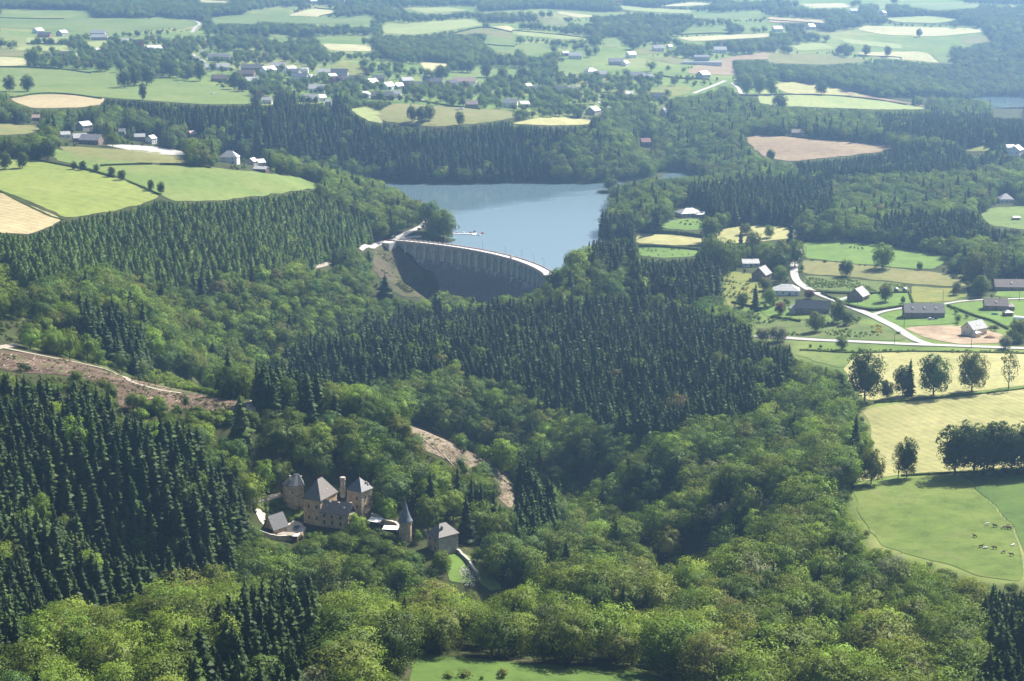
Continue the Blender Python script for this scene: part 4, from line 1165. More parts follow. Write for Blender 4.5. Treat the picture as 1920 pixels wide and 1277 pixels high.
house(1244, 217, 18, 'tall grey gabled house half hidden in the wooded hillside', 70, 'gable', 'grey_wall', 'roof_mid', L=10, W=8, hw=5, hr=5, far=True)
for px, lab in ((1680, 'left of the two small round-roofed garden huts'), (1696, 'right of the two small round-roofed garden huts')):
    p = at(px, 547)
    t = thing('garden_hut', p, 0, lab, 'hut', 'round huts in the hamlet garden')
    mb = MB(); mb.lathe((0, 0, 0), [(1.5, -0.4), (1.5, 2.0)], 10); mb.build('wall', M['timber'], t)
    mb = MB(); mb.lathe((0, 0, 1.9), [(2.1, 0), (2.1, 0.15), (1.3, 0.9), (0.15, 1.5)], 12); mb.build('roof', M['roof_mid'], t)
    d = MB(); d.box((0, -1.5, 0.9), (0.8, 0.12, 1.7)); d.build('door', M['dark'], t)
p = at(1865, 590)
t = thing('paddling_pool', p, 0, 'round blue paddling pool on the lawn by the stone bungalow', 'pool')
mb = MB(); mb.lathe((0, 0, 0), [(2.5, -0.2), (2.5, 0.55), (2.35, 0.55), (2.35, 0.5)], 18); mb.build('rim', M['blue_water'], t)
mb = MB(); mb.lathe((0, 0, 0), [(2.3, 0.4), (2.3, 0.5)], 18); mb.build('pool_water', M['blue_water'], t)
p = at(1913, 599)
t = thing('polytunnel', p, R(70), 'white rounded polytunnel at the right frame edge lawn', 'greenhouse')
mb = MB(); mb.prism([(2.4 * cos(pi * k / 10), 2.2 * sin(pi * k / 10)) for k in range(11)], -4, 4); mb.build('cover', M['cloth'], t)
mb = MB(); mb.box((0, -4.05, 0.9), (1.0, 0.08, 1.8)); mb.build('door', M['grey_wall'], t)

# ---- left-hand farm and its neighbours
house(172, 270, 40, 'big barn with a long grey roof at the end of the car park', -12, 'gable', 'brown_wall', 'roof_mid', W=13, hw=4.2, hr=4.6, far=True, door='dark')
house(150, 266, 26, 'darker barn with a pale roof joined left of the big grey barn', 20, 'gable', 'brown_wall', 'roof_pale', W=10, hw=4, hr=3.6, far=True, chim=0)
house(122, 258, 18, 'small bright-roofed house left of the barns', 25, 'gable', 'white', 'roof_pale', far=True)
house(68, 226, 14, 'reddish cottage among trees far left of the barns', 10, 'gable', 'brickred', 'roof_pink', far=True)
house(158, 244, 20, 'tall greyish house with a purple-grey roof behind the barns', 60, 'gable', 'grey_wall', 'slate', far=True, hw=5.2)
house(262, 263, 20, 'white-roofed house at the far side of the car park', 15, 'gable', 'brown_wall', 'roof_pale', far=True, hw=4)
house(284, 268, 16, 'white gabled house with a low wing beside the car park', 65, 'gable', 'white', 'roof_pale', far=True, L=9, W=8, hw=5)
house(229, 252, 12, 'small pale house between the round trees by the car park', 5, 'gable', 'grey_wall', 'roof_mid', far=True)
house(360, 256, 12, 'pinkish house among dark conifers right of the car park', 40, 'gable', 'brickred', 'roof_pink', far=True)
house(431, 305, 34, 'tall white-roofed farmhouse at the lower meadow edge', -6, 'hip', 'white', 'roof_pale', L=15.5, W=11, hw=5.2, hr=5.6, far=True)
house(488, 311, 14, 'small pale gabled house below the white-roofed farmhouse', 40, 'gable', 'white', 'roof_mid', far=True)
house(473, 309, 12, 'little grey house left of the pale gabled one', 70, 'gable', 'grey_wall', 'roof_mid', far=True, L=8)
house(490, 322, 26, 'low chalet with a bright flat-pitched roof at the meadow tip', -18, 'gable', 'timber', 'roof_pale', far=True, hw=2.8, hr=1.8)

# ---- village on the far plateau: px, py, width, roof, rotation, wall, tile, label
VILL = """
72 62 12 g 60 white roof_pale|white gabled house at far left above the hedged strips
84 70 22 g -8 brickred slate|red-walled building in front of the white gabled house at far left
117 67 12 g 70 grey_wall roof_mid|lone grey gabled house right of the red-walled building
184 66 24 g 0 grey_wall roof_pale|upper pale-roofed farm range at the wood edge
187 75 26 g 3 grey_wall roof_pale|lower pale-roofed farm range in front of its twin
238 83 22 g 30 grey_wall roof_mid|grey house with a crossing gable among far left trees
262 85 16 g -10 white roof_pale|low white-roofed building right of the crossing gable
288 97 24 g 50 grey_wall roof_mid|tall grey barn behind the great round trees
86 111 16 g 10 brown_wall slate|brown cottage beside the yellow strip at far left
129 108 26 g -6 white slate_blue|low bungalow with a bluish roof in a far left garden
183 98 8 g 40 white roof_pale|tiny white gable peeping between far left trees
312 80 14 g 0 grey_wall roof_mid|small grey roof beyond the great round trees
383 103 14 h 20 white roof_mid|house with a white dormer at the end of the far lane
412 114 36 g -4 grey_wall roof_mid|long grey farm roof above the white-gabled barn
408 131 40 g 10 white roof_pale|barn with a bright roof and white gable at the village's left end
413 153 28 g -6 brickred roof_brown|low red-brown shed beside the round dark tree
474 134 36 g 0 brown_wall slate|long dark barn in the left part of the village
462 146 30 g -10 brown_wall roof_brown|brown flat-pitched shed right of the round dark tree
472 158 22 g 20 white roof_pale|pale yard building under the brown shed
503 137 22 g 50 white roof_pale|white house with a bright roof near the long dark barn
522 131 24 g 0 grey_wall roof_pale|row of pale roofs along the upper village street
545 136 16 g 60 white roof_mid|steep gabled house left of the bright square roof
553 142 20 g -20 grey_wall roof_mid|grey roof in front of the steep gabled house
570 136 14 h 0 white roof_pale|bright square hipped roof in the upper village
562 150 26 g -5 white slate_blue|white house with blue-grey roof in the village centre
587 150 14 g 40 white roof_mid|white gable right of the blue-grey roof
607 141 20 g 8 white roof_pale|bright-roofed house in the middle of the village
637 143 28 g -4 grey_wall slate_dark|dark-roofed long house at the meadow's left side
640 155 30 g 4 brown_wall slate|long brownish roof on the main street
622 150 14 g 50 white roof_mid|small white gable left of the long brownish roof
670 155 26 g -8 brown_wall slate|brown house with a broad grey roof on the main street
697 160 16 g 55 white roof_mid|white building with a bright gable at the street corner
594 173 26 g 4 white roof_pale|white chalet alone below the village centre
580 191 30 g -4 grey_wall roof_pale|low building with a bright flat-pitched roof at the wood edge
600 189 18 g 35 white roof_pale|bright roof joined to the low building at the wood edge
501 194 16 g 0 white roof_pale|small white house in the spruce edge below the pasture
616 199 10 g 0 white roof_pale|tiny bright roof under the low building at the wood edge
684 184 12 g 60 white roof_pale|white gable left of the long village farm
717 186 36 g -3 brown_wall slate|long village farm with a brown-grey roof and skylights
743 183 16 g -3 white roof_pale|bright annexe at the right end of the long village farm
727 168 18 g 65 white roof_mid|three-storey white house above the long village farm
747 167 14 g 50 grey_wall roof_mid|grey house right of the three-storey white house
710 154 20 g 0 brown_wall slate|slate-roofed house behind the three-storey white house
762 158 20 g 30 grey_wall slate|dark slate roof on the village's right side
782 166 22 g -6 brown_wall slate|broad grey roof below the chapel spire
818 160 20 g -6 grey_wall slate|low grey building right of the chapel spire
846 162 18 g 0 grey_wall roof_mid|grey roof between the spire and the pink-roofed hall
871 160 38 g -3 white roof_pink|long hall with a pink roof on the village green
893 170 18 h 20 white roof_mid|white hipped house right of the pink-roofed hall
884 202 20 g 10 brown_wall roof_brown|brown cottage at the meadow edge
957 202 24 g -8 white roof_mid|grey-roofed house at the right end of the village meadow
982 201 16 g 30 cream roof_mid|cream house right of the grey-roofed one
1003 174 20 g -35 white roof_pale|bright steep roof among trees right of the green
990 168 10 g 40 white roof_pale|small white roof left of the bright steep one
1052 173 20 g -4 brown_wall slate_dark|dark long roof right of the bright steep one
1074 173 16 g 0 grey_wall roof_pale|pale flat-pitched roof right of the dark long one
1112 213 18 g 65 grey_wall roof_mid|grey house at the corner of the golden strip
1108 140 20 h 30 white roof_mid|old house with a pointed hipped roof on the far green
1126 146 20 g 10 grey_wall roof_mid|low grey range right of the pointed hipped roof
1195 148 26 g -5 white roof_mid|pale house row behind the trees of the far lane
1215 151 16 g 0 grey_wall roof_pale|low pale building right of the pale house row
1178 183 16 g 20 white roof_pale|bright building at the end of the white forecourt
1232 188 22 g -20 grey_wall slate|grey house with a white yard near the golden field
1318 146 20 g 55 grey_wall roof_mid|grey gabled house under the dark far plantation
1079 110 22 g -3 white roof_pale|far white-roofed house right of the dark wood
1060 105 12 g 20 brown_wall roof_pale|small far house left of the white-roofed one
1183 108 14 g 40 white roof_mid|far white house with a grey roof among trees
1155 122 24 g 0 grey_wall roof_mid|far long grey house above the pointed roof
1172 124 10 g 60 white roof_pale|far white gable right of the long grey house
1234 96 18 g 10 white roof_mid|far pale house left of the shining white one
1255 91 8 g 50 white roof_pale|shining tiny white gable in the distance
1350 99 20 g 0 white roof_pale|far low white building above the institution
1457 59 16 g 20 white roof_pale|far bright farm on the right beyond the fields
1520 55 12 g 40 white roof_mid|far grey-white house among the right-hand trees
1600 25 12 g 10 white roof_pale|far white house on the right horizon slope
1655 28 10 g 60 white roof_pale|farthest bright gable on the right
587 6 12 g 30 white roof_pale|far white house near the top frame edge
640 4 12 g 0 white roof_pale|second far white house near the top frame edge
1160 4 12 g 0 brickred roof_red|far reddish roof at the top frame edge
1494 256 18 g 0 brown_wall roof_brown|brown house behind the ploughed field
1905 288 20 g 60 white roof_pale|white house at the right frame edge above the woods
1893 283 14 g 10 white roof_pale|bright low roof beside the white house at the right edge
"""
for ln in VILL.strip().split('\n'):
    a, lab = ln.split('|')
    px, py, w, k, rot, wall, tile = a.split()
    house(float(px), float(py), float(w) * 1.15, lab, float(rot), 'gable' if k == 'g' else 'hip', wall, tile, far=True, group='village houses beyond the lake', chim=int(float(w) > 15), hw=random.uniform(4.0, 6.2))
# long institution with a tall block
p = at(1316, 122)
t = thing('institution', p, R(-2), 'very long low institutional building with a tall central block', 'building')
mb = MB(); mb.box((0, 0, 1.5), (66, 11, 7)); mb.build('wall', M['white'], t)
hip_roof(66, 11, 5, 2.2, 58).build('roof', M['roof_mid'], t)
mb = MB(); mb.box((0, 8, 6), (26, 10, 14)); blk = mb.build('central_block', M['grey_wall'], t)
gable_roof(26, 10, 13, 3).build('block_roof', M['roof_mid'], t, (0, 8, 0))
for k in range(16): window_at(t, -30 + k * 4, -5.52, 2.4, 2.2, 1.6, 0)
keep_box(t.location, 0, 60, 10, 10)
# chapel with a spire
p = at(804, 158)
t = thing('village_church', p, R(70), 'village church with a steep roof and a small pointed spire', 'church')
mb = MB(); mb.prism([(-4, -1), (4, -1), (4, 6), (0, 11), (-4, 6)], -8, 8); mb.build('wall', M['grey_wall'], t)
gable_roof(16, 8, 6, 5.1).build('roof', M['slate_blue'], t, (0, 0, 0), pi / 2)
mb = MB(); mb.lathe((0, 6, 10), [(1.6, 0), (1.6, 2), (0.9, 4.5), (0.05, 10)], 8); mb.build('spire', M['slate_blue'], t)
for k in range(4): window_at(t, 4.02, -6 + k * 4, 3, 1, 2.4, pi / 2)

# ---- the castle on its spur
CR = R(-24)
def tower_windows(t, L, W, rows, faces, w=1.15, h=1.75):
    for f, xs in faces:
        for x in xs:
            for z in rows:
                if f == 'f': window_at(t, x, -W / 2 - 0.02, z, w, h, 0, 'quoin', 'dark')
                else: window_at(t, L / 2 + 0.02, x, z, w, h, pi / 2, 'quoin', 'dark')
def quoins(t, L, W, H, n):
    m = MB(); m.box((0, 0, 0), (0.75, 0.75, 0.42))
    me = m.mesh('corner_stone', M['quoin'])
    for sx, sy in ((-1, -1), (1, -1), (1, 1)):
        for k in range(n):
            o = part('corner_stone', me, t, (sx * (L / 2 - 0.3), sy * (W / 2 - 0.3), 0.6 + k * (H - 1.2) / n))
            o.scale = (1.15, 0.9, 1) if k % 2 else (0.9, 1.15, 1)

def castle_block(name, px, py, L, W, H, hr, rz, label, roof, wall='stone', tile='slate', ridge=None, rx=0.0, rows=(), faces=(), z=None):
    p = at(px, py)
    if z is not None: p.z = z
    t = thing(name, p, rz, label, 'castle building', None)
    mb = MB(); mb.box((0, 0, H / 2 - 2.5), (L, W, H + 5)); mb.build('wall', M[wall], t)
    mb = MB(); mb.box((0, 0, H - 0.25), (L + 0.3, W + 0.3, 0.3)); mb.build('eaves_course', M['quoin'], t)
    if roof == 'hip': rf = hip_roof(L, W, H, hr, ridge, 0.45, rx).build('roof', M[tile], t)
    else: rf = gable_roof(L, W, H, hr, 0.4).build('roof', M[tile], t)
    tower_windows(t, L, W, rows, faces)
    quoins(t, L, W, H, int(H / 1.6))
    keep_box(t.location, rz, L * 0.9, W * 0.9, H + hr * 0.9, 0)
    return t, rf
fillpoly(KEEP, P('572,978 700,980 760,1008 800,1030 860,1034 858,1042 800,1040 750,1018 690,992 572,990'), 1)
# positions are the middle of each block on the ground
zc = float(height(*at(620, 985)[:2]))
def skylight(rf, x, y, z, a, tile='roof_pale'):
    m2 = MB(); m2.box((0, 0, 0.12), (0.9, 1.0, 0.24)); m2.box((0, 0.15, 0.4), (0.7, 0.7, 0.5))
    o = m2.build('dormer', M[tile], rf, (x, y, z)); return o
t, rf = castle_block('castle_keep', 601, 968, 8.8, 15.0, 11.6, 8.2, CR, 'tall castle block with a big steep hipped roof, left of the low wing', 'hip', 'stone', 'slate_brown', 0.01, 0, (3.2, 8.4), (('f', (-1.6, 2.4)),), z=zc)
# the keep's ridge runs along its depth
bpy.data.objects.remove(rf)
rf = hip_roof(15.0, 8.8, 11.6, 8.2, 4.2, 0.5).build('roof', M['slate_brown'], t, (0, 0, 0), pi / 2)
skylight(rf, -5.4, 1.0, 14.2, 0); skylight(rf, 1.0, -2.8, 14.6, 0)
t, rf = castle_block('castle_wing', 634, 984, 14.5, 7.0, 6.6, 4.4, CR, 'long low castle wing with a brown-grey gabled roof between keep and tower', 'gable', 'stone', 'roof_brown_pale', None, 0, (2.0, 4.9), (('f', (-5, -1.2, 3.2)),), z=zc)
for x in (-3.4, 1.0, 6.0): chimney_on(rf, x, -0.8 if x < 5 else 1.0, 9.2, 1.8, 'stone_grey', 0.8)
for x in (-4.2, 4.4): skylight(rf, x, -1.9, 8.9, 0)
t, rf = castle_block('castle_tower', 675, 968, 8.2, 8.0, 14.6, 5.6, R(-33), 'square castle tower with a grey pyramid roof at the right of the wing', 'hip', 'stone', 'slate', 0.0, 0, (3.4, 7.4, 11.4), (('f', (1.6,)), ('r', (-1.0, 1.6))), z=zc)
mb = MB(); mb.tube((0, 0, 20.0), (0, 0, 22.0), 0.09); mb.build('finial', M['metal'], t)
for x, y in ((-1.4, -1.8), (1.9, -0.6), (3.0, 2.4)): skylight(rf, x, y, 16.6, 0)
chimney_on(rf, 2.4, 1.8, 16.2, 1.6, 'stone_grey', 0.7)
# horseshoe watch tower at the back left
p = at(549, 943)
t = thing('watch_tower', p, R(10), 'horseshoe-shaped stone tower standing apart at the back left of the castle', 'castle building', None)
ring = [(4.4 * cos(a), 4.0 * sin(a)) for a in [R(60 + 240 * k / 9) for k in range(10)]] + [(4.9, -3.4), (4.9, 3.4)]
mb = MB(); mb.rings([[(x, y, -4) for x, y in ring], [(x, y, 9.0) for x, y in ring]]); mb.build('wall', M['stone'], t)
mb = MB(); mb.rings([[(x * 1.09, y * 1.09, 8.95) for x, y in ring], [(x * 1.09, y * 1.09, 9.15) for x, y in ring], [(x * 0.25 + 1.8, y * 0.12, 13.6) for x, y in ring]]); rf = mb.build('roof', M['slate'], t)
for y in (-1.6, 1.6):
    for z in (3.0, 6.0): window_at(t, 4.93, y, z, 0.8, 1.2, pi / 2, 'quoin', 'dark')
window_at(t, -0.4, -4.02, 6.2, 0.7, 1.2, 0, 'quoin', 'dark')
chimney_on(rf, -1.0, -1.4, 11.6, 1.6, 'concrete_pale', 0.7); chimney_on(rf, 4.2, 2.2, 10.2, 1.6, 'concrete_pale', 0.6)
keep_box(t.location, 0, 9, 6, 12, 0)
# round turret with a tall slate cone
p = at(760.5, 1012)
t = thing('round_turret', p, 0, 'slim round turret with a tall blue-grey cone roof', 'castle building', None)
mb = MB(); mb.lathe((0, 0, 0), [(2.85, -5), (2.8, 0), (2.7, 7.2), (2.95, 7.4), (2.95, 8.9)], 20); mb.build('wall', M['stone'], t, smooth=False)
mb = MB(); mb.lathe((0, 0, 0), [(3.3, 8.75), (3.32, 8.95), (2.5, 10.4), (1.5, 13.2), (0.75, 16.0), (0.08, 18.8)], 20); rf = mb.build('roof', M['slate_blue'], t)
mb = MB(); mb.tube((0, 0, 18.7), (0, 0, 20.2), 0.07); mb.build('finial', M['metal'], t)
skylight(rf, 0.3, -2.5, 10.2, 0, 'slate_dark')
for a in (-100, -60, -20, -140):
    window_at(t, 2.97 * cos(R(a)), 2.97 * sin(R(a)), 8.1, 0.5, 0.8, R(a + 90), 'quoin', 'dark')
window_at(t, 2.8 * cos(R(-80)), 2.8 * sin(R(-80)), 4.0, 0.6, 1.0, R(10), 'quoin', 'dark')
keep_box(t.location, 0, 5, 5, 18, 0)
# gatehouse
t, rf = castle_block('gatehouse', 830, 1030, 8.6, 10.6, 7.4, 4.8, R(-50), 'grey hip-roofed gatehouse at the right end of the castle spur', 'hip', 'stone', 'slate_brown', 0.0, 0, (1.8, 5.6), (('f', (-2.2, 1.6)), ('r', (-3.2,))))
bpy.data.objects.remove(rf)
rf = hip_roof(10.6, 8.6, 7.4, 4.8, 3.6, 0.5).build('roof', M['slate_brown'], t, (0, 0, 0), pi / 2)
mb = MB(); mb.box((0.06, 0, 3.2), (8.66, 10.2, 6.8)); mb.build('grey_face', M['stone_grey'], t)
chimney_on(rf, -2.0, -2.0, 9.6, 1.8, 'metal', 0.8)
for x, y in ((-2.6, 2.6), (0.6, 3.1)): skylight(rf, x, y, 9.0, 0, 'slate_dark')
# chapel
p = at(515, 996)
t = thing('castle_chapel', p, R(-38), 'little dark chapel with a steep slate roof and a cross, by the castle yard', 'chapel', None)
mb = MB(); mb.prism([(-3.1, -3), (3.1, -3), (3.1, 2.6), (0, 7.4), (-3.1, 2.6)], -3.4, 4.6); mb.build('wall', M['stone'], t)
gable_roof(8.4, 6.2, 2.6, 5.0, 0.6).build('roof', M['slate'], t, (0, 0.6, 0), pi / 2)
mb = MB(); mb.box((0, -3.42, 0.8), (4.6, 0.12, 2.6)); mb.build('dark_front', M['dark'], t)
mb = MB(); mb.box((0, -3.4, 8.3), (0.14, 0.14, 1.5)).box((0, -3.4, 8.5), (0.8, 0.16, 0.14)); mb.build('cross', M['metal'], t)
window_at(t, 3.12, 0, 1.4, 0.7, 1.2, pi / 2, 'quoin', 'dark')
keep_box(t.location, 0, 8, 7, 8, 0)
# terrace shed
p = at(541, 1011)
t = thing('terrace_shed', p, R(-12), 'low open shed with a flat tan roof below the castle yard', 'shed', None)
mb = MB(); mb.box((0, 0.6, 0.6), (9, 3.2, 3.2)); mb.build('wall', M['timber'], t)
mb = MB(); mb.box((-1.2, 0.2, 2.4), (7.0, 4.6, 0.25)); mb.build('flat_roof', M['track'], t)
mb = MB(); mb.box((3.6, 0.0, 2.1), (2.4, 4.0, 0.22)); mb.build('lean_to_roof', M['concrete_pale'], t)
mb = MB()
for x in (-4.4, -1.6, 1.4, 4.4): mb.box((x, -1.9, 1.0), (0.2, 0.2, 2.6))
mb.build('posts', M['timber'], t)
keep_box(t.location, 0, 9, 4, 2.4, 0)
p = at(533, 1014)
t = thing('white_table', p, 0.1, 'small white table on the grass in front of the terrace shed', 'table', None)
mb = MB(); mb.box((0, 0, 0.76), (2.2, 1.2, 0.07)); mb.build('tabletop', M['white'], t)
for sx in (-1, 1):
    for sy in (-1, 1):
        mb = MB(); mb.box((sx * 0.95, sy * 0.5, 0.36), (0.08, 0.08, 0.74)); mb.build('leg', M['white'], t)
# festival awnings
for px, py, L, W, rot, lab, sl in ((704, 986, 6.2, 4.2, -24, 'square white awning at the foot of the square castle tower', 0.22), (733, 1000, 7.0, 4.4, -8, 'long white awning between the castle yard and the round turret', 0.1)):
    p = at(px, py)
    t = thing('awning', p, R(rot), lab, 'awning', 'white awnings in the castle yard')
    mb = MB(); mb.add([(-L / 2, -W / 2, 2.4), (L / 2, -W / 2, 2.4), (L / 2, W / 2, 2.4 + W * sl), (-L / 2, W / 2, 2.4 + W * sl), (-L / 2, -W / 2, 2.5), (L / 2, -W / 2, 2.5), (L / 2, W / 2, 2.5 + W * sl), (-L / 2, W / 2, 2.5 + W * sl)],
                      [(3, 2, 1, 0), (4, 5, 6, 7), (0, 1, 5, 4), (1, 2, 6, 5), (2, 3, 7, 6), (3, 0, 4, 7)])
    mb.build('canopy', M['cloth'], t)
    for sx in (-1, 1):
        for sy in (-1, 1):
            mb = MB(); mb.tube((sx * (L / 2 - 0.1), sy * (W / 2 - 0.1), -1), (sx * (L / 2 - 0.1), sy * (W / 2 - 0.1), 2.4), 0.06); mb.build('pole', M['metal'], t)
    keep_box(t.location, R(rot), L, W, 3.2, 0)
# thin ruined pillar behind the keep
p = at(643, 930)
t = thing('ruined_pillar', p, 0, 'thin ruined stone pillar tower behind the keep and square tower', 'ruin', None)
mb = MB(); mb.lathe((0, 0, 0), [(1.5, -3), (1.15, 5), (1.1, 7.4)], 9); mb.build('shaft', M['stone_grey'], t)
mb = MB(); mb.lathe((0, 0, 7.4), [(1.3, 0), (1.45, 0.4), (1.35, 1.6), (0.8, 1.8)], 9); mb.build('cap', M['stone_grey'], t)
keep_box(t.location, 0, 2, 2, 9, 0)
# walls
def wall_line(name, pts, h, th, mat, label, cat='wall', crest=0.25):
    L = ground_line(pts, 1.6)
    t = thing(name, (L[0].x, L[0].y, float(height(L[0].x, L[0].y))), 0, label, cat)
    o = t.location
    rs, cs = [], []
    for i, p in enumerate(L):
        d = (L[min(i + 1, len(L) - 1)] - L[max(i - 1, 0)]).normalized()
        n = Vector((-d.y, d.x, 0)) * th / 2
        z = float(height(p.x, p.y)) - o[2]
        top = z + h + random.uniform(-crest, crest)
        q = Vector((p.x - o[0], p.y - o[1], 0))
        rs.append([(q.x + n.x, q.y + n.y, z - 1.2), (q.x + n.x, q.y + n.y, top), (q.x - n.x, q.y - n.y, top), (q.x - n.x, q.y - n.y, z - 1.2)])
        n2 = n * 1.15
        cs.append([(q.x + n2.x, q.y + n2.y, top + 0.01), (q.x + n2.x, q.y + n2.y, top + 0.2), (q.x - n2.x, q.y - n2.y, top + 0.2), (q.x - n2.x, q.y - n2.y, top + 0.01)])
    mb = MB(); mb.rings(rs); mb.build('masonry', M[mat], t)
    mb = MB(); mb.rings(cs); mb.build('coping', M['rubble'], t)
    return t
wall_line('ruined_wall', '857,1036 866,1044 876,1054 884,1064 890,1074 896,1082', 1.8, 0.9, 'stone_grey', 'crumbling stone wall running downhill from the gatehouse', crest=0.4)
wall_line('curtain_wall', '697,976 708,979 724,988 742,993 755,1003', 3.2, 1.0, 'stone', 'castle curtain wall from the square tower to the round turret')
wall_line('terrace_wall', '470,993 482,1002 500,1008 528,1014 560,1010 572,998', 2.2, 0.8, 'stone', 'retaining wall along the edge of the castle yard')
# heap of loose stones inside the wall's end: nobody could count them
mb = MB(); p0 = at(878, 1078)
for k in range(230):
    a, r = U(0, 6.28) if False else random.uniform(0, 6.28), random.uniform(0, 1) ** 0.6 * 5.2
    x, y = p0.x + r * cos(a) * 0.8, p0.y + r * sin(a) * 1.6
    s = random.uniform(0.25, 0.75)
    mb.lathe((x - p0.x, y - p0.y, float(height(x, y)) - p0.z + random.uniform(0, 0.5) * (1 - r / 5.2)), [(s * 0.4, -s * 0.4), (s * 0.6, 0), (s * 0.3, s * 0.45)], 5, 0, random.uniform(0, 3))
o = mb.build('rubble_heap', M['rubble'], None, p0); tag(o, kind='stuff')
# ------------------------------------------------------------------ trees
def soft_normals(me, nv):
    """round the shading of the sprays so that each bough reads as one rounded mass"""
    me.polygons.foreach_set('use_smooth', [True] * len(me.polygons))
    me.normals_split_custom_set_from_vertices([tuple(q) for q in nv])
    return me

def cards_mesh(name, pts, nrm, size, mat, core=None, stem=None, rs=None, shade=None):
    """leaf sprays: one bent four-sided spray per point, facing roughly along nrm"""
    k = len(pts)
    nrm = nrm / np.linalg.norm(nrm, axis=1)[:, None]
    a = rs.normal(size=(k, 3))
    a -= (a * nrm).sum(1)[:, None] * nrm
    a /= np.linalg.norm(a, axis=1)[:, None]
    b = np.cross(nrm, a)
    s = size if np.ndim(size) else np.full(k, size)
    s = s[:, None]
    asp = rs.uniform(0.55, 0.95, (k, 1))
    v = np.stack([pts - a * s * 0.5, pts - b * s * asp * 0.5 + nrm * s * 0.1, pts + a * s * 0.5, pts + b * s * asp * 0.5 + nrm * s * 0.1], 1).reshape(-1, 3)
    fs = [(4 * i, 4 * i + 1, 4 * i + 2, 4 * i + 3) for i in range(k)]
    sh = nrm if shade is None else shade / np.linalg.norm(shade, axis=1)[:, None]
    nv = [q for q in np.repeat(sh, 4, 0)]
    mb = MB()
    mb.v = [tuple(x) for x in v]; mb.f = fs; mb.m = [0] * k
    if core is not None:
        for c, r in core:
            rings = []
            for z, q in ((-0.95, 0.25), (-0.5, 0.85), (0.1, 1.0), (0.6, 0.78), (0.95, 0.25)):
                rings.append([(c[0] + r[0] * q * cos(2 * pi * i / 7), c[1] + r[1] * q * sin(2 * pi * i / 7), c[2] + r[2] * z) for i in range(7)])
                nv += [(cos(2 * pi * i / 7) * q, sin(2 * pi * i / 7) * q, z + 0.2) for i in range(7)]
            mb.rings(rings)
    mats = [mat]
    if stem:
        stem(mb, 1); mats.append(M['bark'])
    nv = np.array(nv, float); nv /= np.linalg.norm(nv, axis=1)[:, None]
    return soft_normals(mb.mesh(name, mats), nv)

def broadleaf(seed, lobes, per, rad=0.36, base=0.2, card=0.05, squash=1.0, spread=0.16, core_on=True):
    """unit-height crown: many rounded lobes of leaf sprays with gaps between them"""
    rs = np.random.default_rng(seed)
    c0 = np.array([0, 0, base + (1 - base) * 0.46])
    ax = np.array([rad, rad, (1 - base) * 0.5 * squash])
    P_, N_, S_, H_ = [], [], [], []
    for i in range(lobes):
        z = rs.uniform(-0.95, 1.0)
        ph = rs.uniform(0, 2 * pi)
        q = math.sqrt(max(0, 1 - z * z))
        d = np.array([q * cos(ph), q * sin(ph), z])
        rr = rs.uniform(0.5, 0.95)
        lc = c0 + d * ax * rr
        lr = spread * rs.uniform(0.5, 1.25)
        m = int(per * rs.uniform(0.7, 1.3))
        dd = rs.normal(size=(m, 3)) + d * 0.75 + np.array([0, 0, 0.45])
        dd /= np.linalg.norm(dd, axis=1)[:, None]
        p = lc + dd * lr * rs.uniform(0.72, 1.08, (m, 1)) * np.array([1, 1, 0.85])
        P_.append(p); N_.append(dd + rs.normal(size=(m, 3)) * 0.28)
        H_.append(dd * 0.75 + d * 0.55 + rs.normal(size=(m, 3)) * 0.16 + np.array([0, 0, 0.1]))
        S_.append(card * rs.uniform(0.6, 1.35, m))
    p, nn, s = np.concatenate(P_), np.concatenate(N_), np.concatenate(S_)
    top = p[:, 2].max()
    p[:, 2] *= 1.0 / top
    core = [((0.05, 0.03, c0[2] * 0.9), ax * np.array([0.42, 0.46, 0.55])), ((-0.09, -0.06, c0[2] * 1.12), ax * np.array([0.40, 0.36, 0.42]))] if core_on else None
    crown = cards_mesh('crown', p, nn, s, M['leaf'], core, None, rs, np.concatenate(H_))
    t = MB()
    t.lathe((0, 0, 0), [(0.03, -0.05), (0.022, 0.04), (0.017, base + 0.1), (0.01, 0.55)], 7)
    for i in range(5):
        ph = i * 2.4 + seed
        t.tube((0, 0, base + 0.05 * i), (0.26 * cos(ph), 0.26 * sin(ph), base + 0.22 + 0.07 * i), 0.011, 0.004, 5)
    return crown, t.mesh('trunk', M['bark'])

